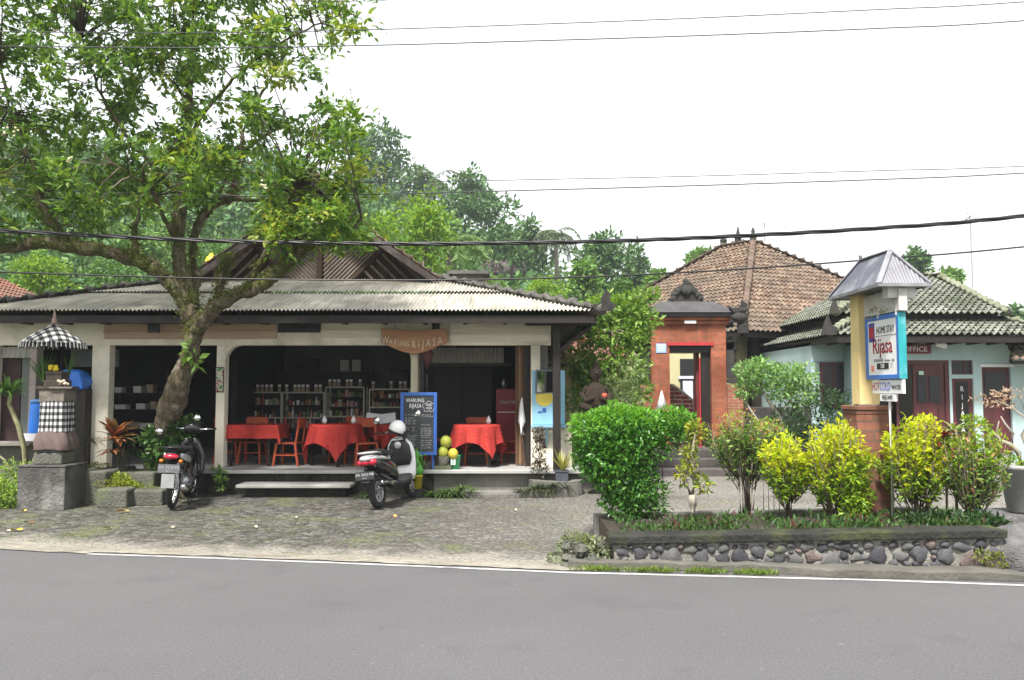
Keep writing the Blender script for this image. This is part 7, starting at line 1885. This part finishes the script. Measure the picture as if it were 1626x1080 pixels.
# left edge: bright weeds and a leaning pandan
b = at(12, 11.3, 0)
shrub('roadside_weeds', 'bright green weedy mound at the left edge beside the shrine plinth', 'bush', b, [(-.15, 0, .18, .35, .3, .22), (.12, 0, .15, .22, .25, .2), (-.5, 0, .3, .3, .3, .3), (.0, .2, .4, .3, .2, .2), (-.9, 0, .4, .4, .4, .35)], 5200, .05, .5, leafmat('weed_bright', [(.14, .27, .03), (.24, .38, .05), (.36, .5, .08)]), 79, [([(0, 0, 0), (0, 0, .4)], [.01, .005])])
b = at(42, 11.9, 0)
rosette('pandan', 'spiky green pandan on a bent bare trunk at the left edge', 'plant', b, [(-.26, .0, 1.52, 60, .42, .045, 1.8, 1.1), (-.3, 0, 1.6, 24, .34, .04, .6, 1.3)], leafmat('offering_leaf', []), [([(.05, 0, .3), (-.0, 0, .75), (-.10, 0, 1.1), (-.24, 0, 1.4), (-.22, 0, 1.62)], [.035, .04, .035, .03, .03]), ([(.05, 0, .3), (.15, 0, .6), (.22, 0, .8)], [.03, .025, .02]), ([(-.1, 0, .3), (-.28, 0, .6), (-.5, 0, .75)], [.02, .018, .015])], stemmat=M('pandan_bark', (.25, .24, .13), .9, .3, 10, .5))

# plants between restaurant and gate
b = at(965, 14.2, 0)
gl = leafmat('garden_leaf', [(.09, .2, .035), (.15, .28, .045), (.22, .37, .06), (.30, .44, .10)], .42, .4)
shrub('tall_garden_tree', 'tall loose bright green garden tree between the restaurant and the brick gate', 'tree', b,
      [(-.05, 0, 3.0, .32, .35, .25), (.35, 0, 3.05, .28, .3, .2), (.15, 0, 2.6, .42, .4, .3), (-.25, 0, 2.55, .25, .3, .25), (.5, 0, 2.55, .25, .3, .25), (-.2, 0, 1.9, .35, .4, .3), (.3, 0, 2.05, .4, .4, .3), (-.45, 0, 1.45, .3, .35, .3), (.55, .1, 3.2, .3, .2, .1), (.75, .1, 3.3, .2, .15, .07), (-.35, .2, 1.9, .2, .3, .25), (.55, 0, 2.85, .35, .3, .2), (-.5, 0, 2.1, .28, .3, .25), (.45, 0, 1.6, .3, .3, .25)], 5400, .12, .42, gl, 81,
      [([(0, 0, 0), (.02, 0, 1.4), (.1, 0, 2.2), (0, 0, 3.0)], [.05, .04, .03, .012]), ([(.05, 0, 1.2), (.3, 0, 2.0), (.35, 0, 3.0)], [.03, .02, .01]), ([(.05, 0, 1.0), (-.3, 0, 1.8), (-.3, 0, 2.5)], [.03, .02, .01])], inner=.35)
b = at(960, 13.2, 0)
shrub('pale_garden_bush', 'pale grey-green feathery bush around the carved statue', 'bush', b,
      [(.15, .1, 1.55, .35, .3, .3), (.4, 0, 1.35, .3, .3, .35), (-.1, 0, 1.1, .4, .3, .3), (.35, 0, .9, .4, .3, .3), (-.4, 0, 1.0, .28, .3, .35), (.45, 0, 1.9, .2, .2, .2), (.1, 0, .5, .6, .3, .4), (-.22, -.5, 1.25, .12, .1, .2), (.14, -.55, 1.3, .1, .1, .15), (-.05, -.5, 1.05, .3, .1, .12)], 4900, .075, .3, leafmat('pale_leaf', [(.13, .20, .07), (.2, .27, .11), (.28, .34, .16), (.10, .17, .05)]), 83,
      [([(0, 0, 0), (.1, 0, 1.3)], [.03, .015]), ([(.1, 0, 0), (.35, 0, 1.5)], [.03, .015])], inner=.3)
t = thing('carved_statue', 'dark carved guardian statue half hidden in the pale bush left of the gate', 'statue', at(946, 12.75, .2))
q = MB(); q.bx(-.17, .17, -.15, .15, 0, 1.1); q.build('pedestal', darkstone, t, bevel=.02)
q = MB(); st_m = M('statue_stone', (.032, .021, .014), .9, .4, 12, .9, .02)
q.loft([(1.1, 0, 0, .17, .14), (1.2, 0, 0, .20, .17), (1.34, 0, -.02, .18, .16), (1.46, 0, 0, .13, .12), (1.53, 0, 0, .05, .05), (1.56, 0, 0, .05, .05), (1.62, 0, -.02, .085, .085), (1.70, 0, -.02, .09, .09), (1.78, 0, 0, .05, .05), (1.86, 0, 0, .02, .02)], 18, axis='z')
for s in (-1, 1):
    q.tube([(s * .13, 0, 1.45), (s * .22, -.04, 1.34), (s * .16, -.15, 1.24), (s * .05, -.18, 1.3)], [.05, .045, .04, .035], 8, wob=.05); q.tube([(s * .08, -.05, 1.14), (s * .2, -.15, 1.16), (s * .1, -.22, 1.12)], [.07, .06, .05], 8); q.ball((s * .09, -.02, 1.68), (.02, .03, .035), 6); q.ball((s * .035, -.10, 1.70), (.018, .015, .018), 6)
q.ball((0, -.11, 1.67), (.02, .025, .025), 6); q.bx(-.035, .035, -.11, -.09, 1.625, 1.64)
q.build('figure', st_m, t)
q = MB(); q.ball((.15, -.1, 1.52), (.05, .04, .04), 8, wob=.3); tag(q.build('red_flower', M('flower_red', (.6, .08, .04), .6, .2, 20, 0), loc=at(943, 12.7, 0)), 'red flower beside the statue', 'flower')
q = MB()
for k in range(6): q.strap((0, 0, 0), (math.cos(k), math.sin(k), .6), .16, .06, .6)
tag(q.build('orange_flower', M('flower_orange', (.75, .28, .02), .6, .2, 20, 0), loc=W(925, 543, 13.6)), 'bright orange flower high in the garden left of the gate', 'flower')
q = MB(); q.lathe([(.07, 0), (.01, .2), (.001, .22)], n=8); o = q.build('white_cone', white, loc=W(1051, 650, 9.6)); tag(o, 'small white paper cone sticking up behind the large dark bush', 'paper cone')
q = MB(); q.tube([(0, 0, -1.32), (0, 0, .0)], .01, 5); q.build('stick', brownwood, o)

# frangipani right of the gate
b = at(1232, 15.2, 0)
shrub('frangipani', 'spreading pale green tree with bare branches right of the brick gate', 'tree', b,
      [(-.45, 0, 1.95, .28, .3, .16), (-.15, 0, 1.85, .3, .35, .18), (.2, 0, 1.9, .3, .3, .18), (.5, 0, 1.85, .25, .3, .2), (-.55, 0, 1.6, .22, .25, .15), (.05, 0, 1.6, .28, .3, .16), (.45, 0, 1.5, .25, .3, .2), (-.3, 0, 2.1, .2, .2, .1)], 2700, .10, .38, leafmat('frangipani_leaf', [(.12, .26, .07), (.20, .37, .11), (.32, .48, .17)]), 85,
      [([(.2, 0, 0), (.15, 0, .7), (.05, 0, 1.1), (-.2, 0, 1.5), (-.45, 0, 1.9)], [.06, .05, .045, .03, .012]), ([(.05, 0, 1.1), (.25, 0, 1.4), (.3, 0, 1.8)], [.035, .025, .012]), ([(.15, 0, .7), (-.35, -.1, 1.0), (-.6, -.1, 1.4)], [.035, .025, .012]), ([(.2, 0, .6), (.5, 0, 1.1), (.55, 0, 1.7)], [.03, .02, .012])], stemmat=M('pale_bark'))
dkl = leafmat('dark_garden_leaf', [(.02, .055, .018), (.035, .085, .025), (.06, .12, .04)])
shrub('dark_garden_bush', 'dark green bushes in the bed before the turquoise wall', 'bush', at(1290, 15.0, 0),
      [(-.5, 0, .9, .35, .4, .35), (0, 0, 1.0, .4, .4, .4), (.45, .1, 1.25, .35, .3, .35), (.1, 0, .5, .7, .4, .4), (.2, .1, 1.5, .25, .25, .2)], 3400, .09, .35, dkl, 87, [([(0, 0, 0), (0, 0, 1.0)], [.03, .015])])
shrub('small_garden_bush', 'low mixed plants at the foot of the frangipani', 'bush', at(1215, 14.6, 0), [(-.2, 0, .5, .3, .3, .3), (.2, 0, .6, .3, .3, .35), (.0, 0, .95, .2, .2, .12)], 1300, .08, .35, gl, 88, [([(0, 0, 0), (0, 0, .6)], [.02, .01])])
q = MB(); q.bx(W(1165, 620, 15.4).x, W(1390, 620, 15.4).x, 15.2, 15.4, 0, .38); tag(q.build('garden_kerb', M('cap_stone'), bevel=.02), 'dark stone kerb of the garden bed right of the gate', 'kerb')
q = MB(); q.bx(W(1182, 620, 17.3).x, W(1285, 620, 17.3).x, 17.2, 17.4, 0, 1.25); tag(q.build('garden_wall', darkstone, bevel=.02), 'low dark stone garden wall right of the gate', 'wall')
# railing-like dark bench between gate and bushes
# bonsai pot at the right edge
t = thing('bonsai_pot', 'large grey pot with a gnarled bare bonsai at the right edge', 'potted tree', at(1618, 8.6, .33))
q = MB(); q.lathe([(.12, 0), (.15, .03), (.21, .44), (.25, .46), (.25, .50), (.21, .50), (.19, .46), (.01, .45)], n=24); q.build('pot', M('grey_pot', (.27, .275, .27), .8, .2, 4, .4, stain=(.12, .12, .11), stain_amt=.5), t)
q = MB(); bb_ = [([(0, 0, .45), (-.03, 0, .62), (-.10, 0, .70), (-.2, 0, .74), (-.32, 0, .86), (-.42, 0, .92)], [.035, .03, .024, .02, .014, .006]), ([(-.10, 0, .70), (-.08, 0, .82), (-.16, 0, .92), (-.20, 0, 1.0)], [.02, .016, .012, .006]), ([(-.2, 0, .74), (-.24, .02, .84), (-.22, 0, .95)], [.014, .01, .005]), ([(0, 0, .45), (.08, 0, .65), (.02, 0, .8), (.1, 0, .95), (-.1, 0, 1.1), (-.25, 0, 1.17)], [.03, .026, .02, .015, .01, .004]), ([(.02, 0, .8), (.15, 0, .9), (.3, 0, 1.0)], [.02, .014, .008]), ([(.1, 0, .95), (.0, 0, 1.2)], [.012, .004])]
for p, r in bb_: q.tube(p, r, 8, wob=.1)
q.build('trunk', M('pale_bark'), t)
P_, D_ = cloud([(-.30, 0, 1.19, .20, .1, .035), (-.1, 0, 1.24, .15, .1, .04), (-.2, 0, 1.12, .12, .1, .03)], 210, 3); leaf_mesh('pink_foliage', P_, D_, .045, .35, leafmat('pink_dry_leaf', [(.42, .30, .22), (.55, .42, .33), (.35, .2, .16)]), t, 4, .6, .1)
P_, D_ = cloud([(-.14, -.08, .53, .09, .09, .05), (-.5, 0, .95, .1, .1, .05), (-.38, 0, .9, .06, .06, .05)], 330, 5); leaf_mesh('foliage', P_, D_, .045, .5, dur, t, 6)
q = MB(); q.bx(-.35, .6, -.25, .4, 0, .33); q.bx(-.5, .9, -.3, .5, -.02, .2); tag(q.build('pot_base', M('grey_rock'), loc=(t.location.x, t.location.y, 0), bevel=.03), 'dark stone block under the grey bonsai pot', 'block')
P_, D_ = cloud([tuple(at(1490, 7.75, PB + .07)) + (.3, .12, .10), tuple(at(1550, 7.6, PB + .08)) + (.2, .12, .10)], 1500, 17)
o = leaf_mesh('foliage', P_, D_, .07, .35, MATS['dark_garden_leaf'], None, 6); o.name = 'dark_undergrowth'; tag(o, 'dark undergrowth at the right end of the planter', kind='stuff')
P_, D_ = cloud([tuple(at(1575, 7.15, .14)) + (.10, .05, .06), tuple(at(1553, 7.15, .18)) + (.08, .04, .05), tuple(at(925, 7.9, .14)) + (.14, .12, .08)], 700, 18)
tag(leaf_mesh('wall_moss', P_, D_, .035, .35, MATS['moss_bright'], None, 6), 'moss and weeds on the ends of the planter wall', kind='stuff')

# ------------------------------------------------------------------ trees behind
def bgtree(label, px, py_top, Y, w_px, h_px, mat, seed, n=1500, L_=None, blobs=7, group=None, name='background_tree', trunk=True, z0=None, flat=1.0):
    s = Y / F; top = W(px, py_top, Y); gz = hill(top.x, Y) if z0 is None else z0
    rr = random.Random(seed); W_ = w_px * s / 2; H_ = h_px * s
    base = Vector((top.x, Y, gz)); t = thing(name, label, 'tree', base, 0, group)
    zt_ = top.z - gz; bl_ = []
    for k in range(blobs):
        u = rr.uniform(-1, 1); v = rr.random(); v = v ** .8
        ww = math.sqrt(max(0.05, 1 - (v * 2 - 1) ** 2)) * .7
        r = rr.uniform(.28, .45) * min(W_, H_ / 2)
        bl_.append((u * ww * W_ * .85, rr.uniform(-1, 1) * W_ * .5, zt_ - H_ + v * (H_ - r * 1.2) + r * .2, r * 1.15, r * 1.1, r * .75 * flat))
    bl_.append((0, 0, zt_ - H_ * .3, W_ * .4, W_ * .4, H_ * .28)); bl_.append((0, 0, zt_ - H_ * .6, W_ * .6, W_ * .5, H_ * .3))
    P_, D_ = cloud(bl_, n, seed, .2, .25)
    leaf_mesh('crown', P_, D_, L_ or .016 * Y * .45, .5, mat, t, seed, .8, .1)
    if trunk:
        q = MB(); q.tube([(0, 0, -.2), (rr.uniform(-.1, .1) * W_, 0, zt_ * .5), (0, 0, zt_ - H_ * .3)], [.05 * W_ + .08, .04 * W_ + .05, .03], 7, wob=.05)
        for k in range(5):
            b_ = bl_[k]; q.tube([(0, 0, zt_ - H_ * .9), ((b_[0]) * .5, b_[1] * .5, (b_[2] + zt_ - H_ * .9) / 2), (b_[0], b_[1], b_[2])], [.03 * W_ + .02, .02 * W_ + .01, .01], 5)
        q.build('trunk', M('grey_bark', (.16, .145, .12), .9, .3, 5, .4), t)
    return t
far1 = leafmat('far_leaf', [(.05, .12, .04), (.07, .16, .05), (.10, .20, .06), (.14, .24, .07)], .6, .25)
far2 = leafmat('far_leaf_light', [(.10, .21, .05), (.15, .28, .06), (.21, .34, .07)], .6, .3)
near1 = leafmat('bright_leaf', [(.10, .22, .03), (.16, .32, .04), (.24, .40, .05), (.30, .40, .05)], .5, .45)
near2 = leafmat('mid_leaf', [(.05, .13, .03), (.08, .18, .035), (.13, .25, .05)], .5, .35)
bgtree('tallest skyline tree on the wooded hill with layered sparse branches', 612, 185, 82, 120, 190, far1, 201, 2300, blobs=12, flat=.6)
bgtree('rounded hill tree just right of the big street tree crown', 572, 200, 78, 80, 180, far1, 202, 1900)
bgtree('flat-topped tree on the skyline above the middle wires', 748, 265, 78, 80, 90, far1, 203, 1400, blobs=8, flat=.5)
bgtree('hill tree filling the gap left of the flat-topped one', 662, 258, 76, 95, 170, far1, 231, 2300, blobs=11)
bgtree('leaning hill tree under the upper middle wire', 712, 292, 70, 80, 120, far1, 232, 1700, blobs=9)
bgtree('dark rounded hill tree below the flat-topped one', 775, 300, 72, 110, 150, far1, 204, 2600, blobs=10)
bgtree('broad tree on the hill left of the flat-topped one', 700, 330, 66, 140, 150, far2, 205, 2400)
bgtree('hill tree stepping down towards the far palm', 835, 345, 70, 90, 110, far1, 206, 1900)
bgtree('low hill tree left of the far palm, above the dark crag', 800, 355, 62, 90, 80, far1, 207, 1500)
bgtree('wide dark tree behind the houses in the middle of the picture', 960, 368, 56, 130, 110, far1, 208, 3000, blobs=11)
bgtree('smaller tree leaning right of the wide dark tree', 1010, 385, 58, 70, 90, far1, 209, 1400)
bgtree('single round tree left of the brown roof', 1115, 394, 60, 66, 40, far2, 210, 900)
bgtree('light green bamboo-like tree in front of the wide dark tree', 925, 415, 40, 90, 70, far2, 211, 1700)
bgtree('low light green tree touching the left edge of the brown roof', 1045, 432, 36, 90, 60, far2, 212, 1500)
bgtree('tree top behind the peak of the metal sign roof', 1455, 393, 62, 60, 50, far1, 213, 1000, flat=.5)
bgtree('round tree right of the metal sign roof', 1500, 424, 60, 66, 60, far2, 214, 1300)
bgtree('far low tree at the right edge of the picture', 1612, 486, 50, 60, 40, far1, 215, 700)
bgtree('bright yellow-green tree just behind the restaurant gable', 675, 300, 27, 130, 150, near1, 216, 2300, .20, blobs=11)
bgtree('bright green tree behind the restaurant right of the gable', 610, 330, 29, 90, 140, near1, 217, 1300, .2)
bgtree('light green tree over the red neighbouring roof', 70, 400, 26, 150, 90, near1, 218, 2800, .14, blobs=10)
bgtree('darker green tree behind the left part of the roof', 185, 405, 28, 170, 90, near2, 219, 3000, .14, blobs=10)
bgtree('green tree behind the roof between the tree stems', 350, 380, 30, 170, 110, near2, 220, 2800, .14, blobs=10)
bgtree('hazy mid-height tree seen through the limbs of the street tree', 240, 330, 46, 170, 160, far2, 221, 2600, blobs=9)
bgtree('yellow-green clump behind the right end of the corrugated roof', 868, 440, 29, 110, 45, near1, 222, 1700, .13, blobs=8)
bgtree('mid green tree between the clump and the gate crest', 985, 440, 27, 90, 70, near2, 223, 1500, .14)
def palm(label, px, py, Y, L_, n, mat, seed, trunk_r=.12, droop=1.3, z0=None):
    c_ = W(px, py, Y); gz = hill(c_.x, Y) if z0 is None else z0; rr = random.Random(seed)
    t = thing('palm_tree', label, 'palm', (c_.x, Y, gz)); h = c_.z - gz
    q = MB(); q.tube([(.3, 0, -.2), (.15, 0, h * .5), (0, 0, h)], [trunk_r * 1.3, trunk_r, trunk_r * .8], 9, wob=.04); q.build('trunk', M('grey_bark'), t)
    Pp, Dp = [], []; q = MB()
    for i in range(n):
        a = 2 * PI * i / n + rr.uniform(-.2, .2); e = rr.uniform(-.3, 1.3); d = Vector((math.cos(a), math.sin(a), e)).normalized(); p = Vector((0, 0, h)); pts = []
        for s in range(14):
            pts.append(p.copy()); d = (d + Vector((0, 0, -droop / 14 * (1 + s * .08)))).normalized(); p = p + d * L_ / 14
            side = d.cross(Vector((0, 0, 1))).normalized()
            for sg_ in (-1, 1):
                for jj in range(3):
                    Pp.append(tuple(p + d * rr.uniform(-.5, .5) * L_ / 14)); Dp.append(tuple(side * sg_ + d * .5 + Vector((0, 0, -.45))))
        q.tube(pts, .012 * L_, 4)
    q.build('frond_rib', mat, t)
    leaf_mesh('fronds', Pp, Dp, L_ * .22, .12, mat, t, seed, .12, 0)
    return t
pfar = leafmat('palm_far', [(.07, .11, .05), (.12, .16, .07), (.17, .2, .10)], .5, .3)
pnear = leafmat('palm_near', [(.10, .2, .05), (.17, .28, .08), (.26, .36, .14)], .5, .35)
palm('coconut palm behind the gable with drooping pale fronds', 712, 390, 32, 1.9, 15, pnear, 301, .14)
palm('low pale palm behind the ridge right of the gable', 765, 452, 27, 1.3, 15, pnear, 302, .1, 1.8)
palm('small far palm on the skyline above the bright tree', 688, 285, 76, 3.0, 14, pfar, 303)
palm('far palm alone on the skyline left of the wide dark tree', 882, 372, 68, 2.6, 16, pfar, 304, .2, 1.7)
palm('hazy palm with a thin trunk low on the hillside', 655, 330, 60, 2.4, 13, pfar, 306, .12)
# dark crag on the hill
tag(boulder(tuple(W(797, 432, 62)), (2.0, 1.5, 1.0), 5, M('crag', (.09, .075, .07), .95, .3, .5, .8, .3)), 'dark rocky crag on the hillside above the restaurant ridge', 'crag')
# forest mass on the hillside
rg = np.random.default_rng(77); bl_ = []
while len(bl_) < 560:
    Y = rg.uniform(36, 98); x = rg.uniform(-.9, .62) * Y; 
    if x > 16 and Y > 60: continue
    if x > 5 and Y < 66 and rg.random() < .75: continue
    z = hill(x, Y); r = rg.uniform(1.3, 2.9)
    bl_.append((x, Y, z + rg.uniform(1.2, 4.0) * (1 if x < 3 else .5), r, r, r * rg.uniform(.6, 1.0)))
P_, D_ = cloud(bl_, 150000, 78, .12, .25)
tag(leaf_mesh('hill_forest', P_, D_, .55, .55, far1, None, 79, .8, .1), 'dense mixed woodland covering the hillside', kind='stuff')
bl_ = []
for k in range(46):
    x = rg.uniform(-30, 26); Y = rg.uniform(30, 36); bl_.append((x, Y, rg.uniform(.5, 3.2 if x < 4 else 1.6), rg.uniform(.9, 1.8), 1.2, rg.uniform(.8, 1.4)))
P_, D_ = cloud(bl_, 20000, 80, .12, .25)
tag(leaf_mesh('garden_thicket', P_, D_, .24, .5, near2, None, 81, .8, .1), 'green thicket behind the houses', kind='stuff')
# ------------------------------------------------------------------ camera, light
cam = bpy.data.cameras.new('camera'); co = bpy.data.objects.new('camera', cam); col.objects.link(co)
cam.sensor_width = 36; cam.lens = F / 1626 * 36; cam.clip_end = 2000; cam.clip_start = .05
co.location = (0, 0, CAMZ); co.rotation_euler = (PI / 2 + PIT, 0, 0)
scn.camera = co
w = bpy.data.worlds.new('World'); scn.world = w; w.use_nodes = True
nt = w.node_tree; nt.nodes.clear()
SUN_EL, SUN_AZ = math.radians(58), math.radians(200)   # azimuth from +Y clockwise: behind the viewer, a little to the left
sky = nt.nodes.new('ShaderNodeTexSky'); sky.sky_type = 'NISHITA'; sky.sun_disc = False
sky.sun_elevation = SUN_EL; sky.sun_rotation = SUN_AZ; sky.dust_density = 6; sky.air_density = 1.2; sky.altitude = 200
bg = nt.nodes.new('ShaderNodeBackground'); bg.inputs[1].default_value = .072
ov = nt.nodes.new('ShaderNodeMix'); ov.data_type = 'RGBA'; ov.inputs[0].default_value = .75
nt.links.new(sky.outputs[0], ov.inputs[6]); ov.inputs[7].default_value = (9.4, 9.5, 9.6, 1)
nt.links.new(ov.outputs[2], bg.inputs[0])
wo = nt.nodes.new('ShaderNodeOutputWorld'); nt.links.new(bg.outputs[0], wo.inputs[0])
sl = bpy.data.lights.new('sun', 'SUN'); sl.energy = 3.7; sl.angle = math.radians(7); sl.color = (1, .96, .9)
so = bpy.data.objects.new('sun', sl); col.objects.link(so)
sd = Vector((math.sin(SUN_AZ) * math.cos(SUN_EL), math.cos(SUN_AZ) * math.cos(SUN_EL), math.sin(SUN_EL)))
so.rotation_euler = sd.to_track_quat('Z', 'Y').to_euler()
scn.view_settings.view_transform = 'Standard'; scn.view_settings.look = 'None'; scn.view_settings.gamma = 1
scn.view_settings.exposure = 1.35
# pale air: far trees fade
HAZE = True
if HAZE:
    h = MB(); h.bx(-340, 340, -70, 345, -1.5, 44)
    m, nt2, out = _nt('haze_air')
    pv = nt2.nodes.new('ShaderNodeVolumePrincipled'); pv.inputs['Color'].default_value = (.86, .93, 1, 1)
    pv.inputs['Density'].default_value = .0007; pv.inputs['Anisotropy'].default_value = .2
    nt2.links.new(pv.outputs[0], out.inputs['Volume'])
    tag(h.build('haze', m), 'pale humid air over the wooded hill', kind='stuff')
scn.render.engine = 'CYCLES'
c = scn.cycles
c.use_denoising = True; c.max_bounces = 7; c.diffuse_bounces = 3; c.glossy_bounces = 3; c.transmission_bounces = 4
c.transparent_max_bounces = 8; c.volume_bounces = 1; c.caustics_reflective = False; c.caustics_refractive = False
try: c.denoiser = 'OPENIMAGEDENOISE'
except Exception: pass
c.sample_clamp_indirect = 6
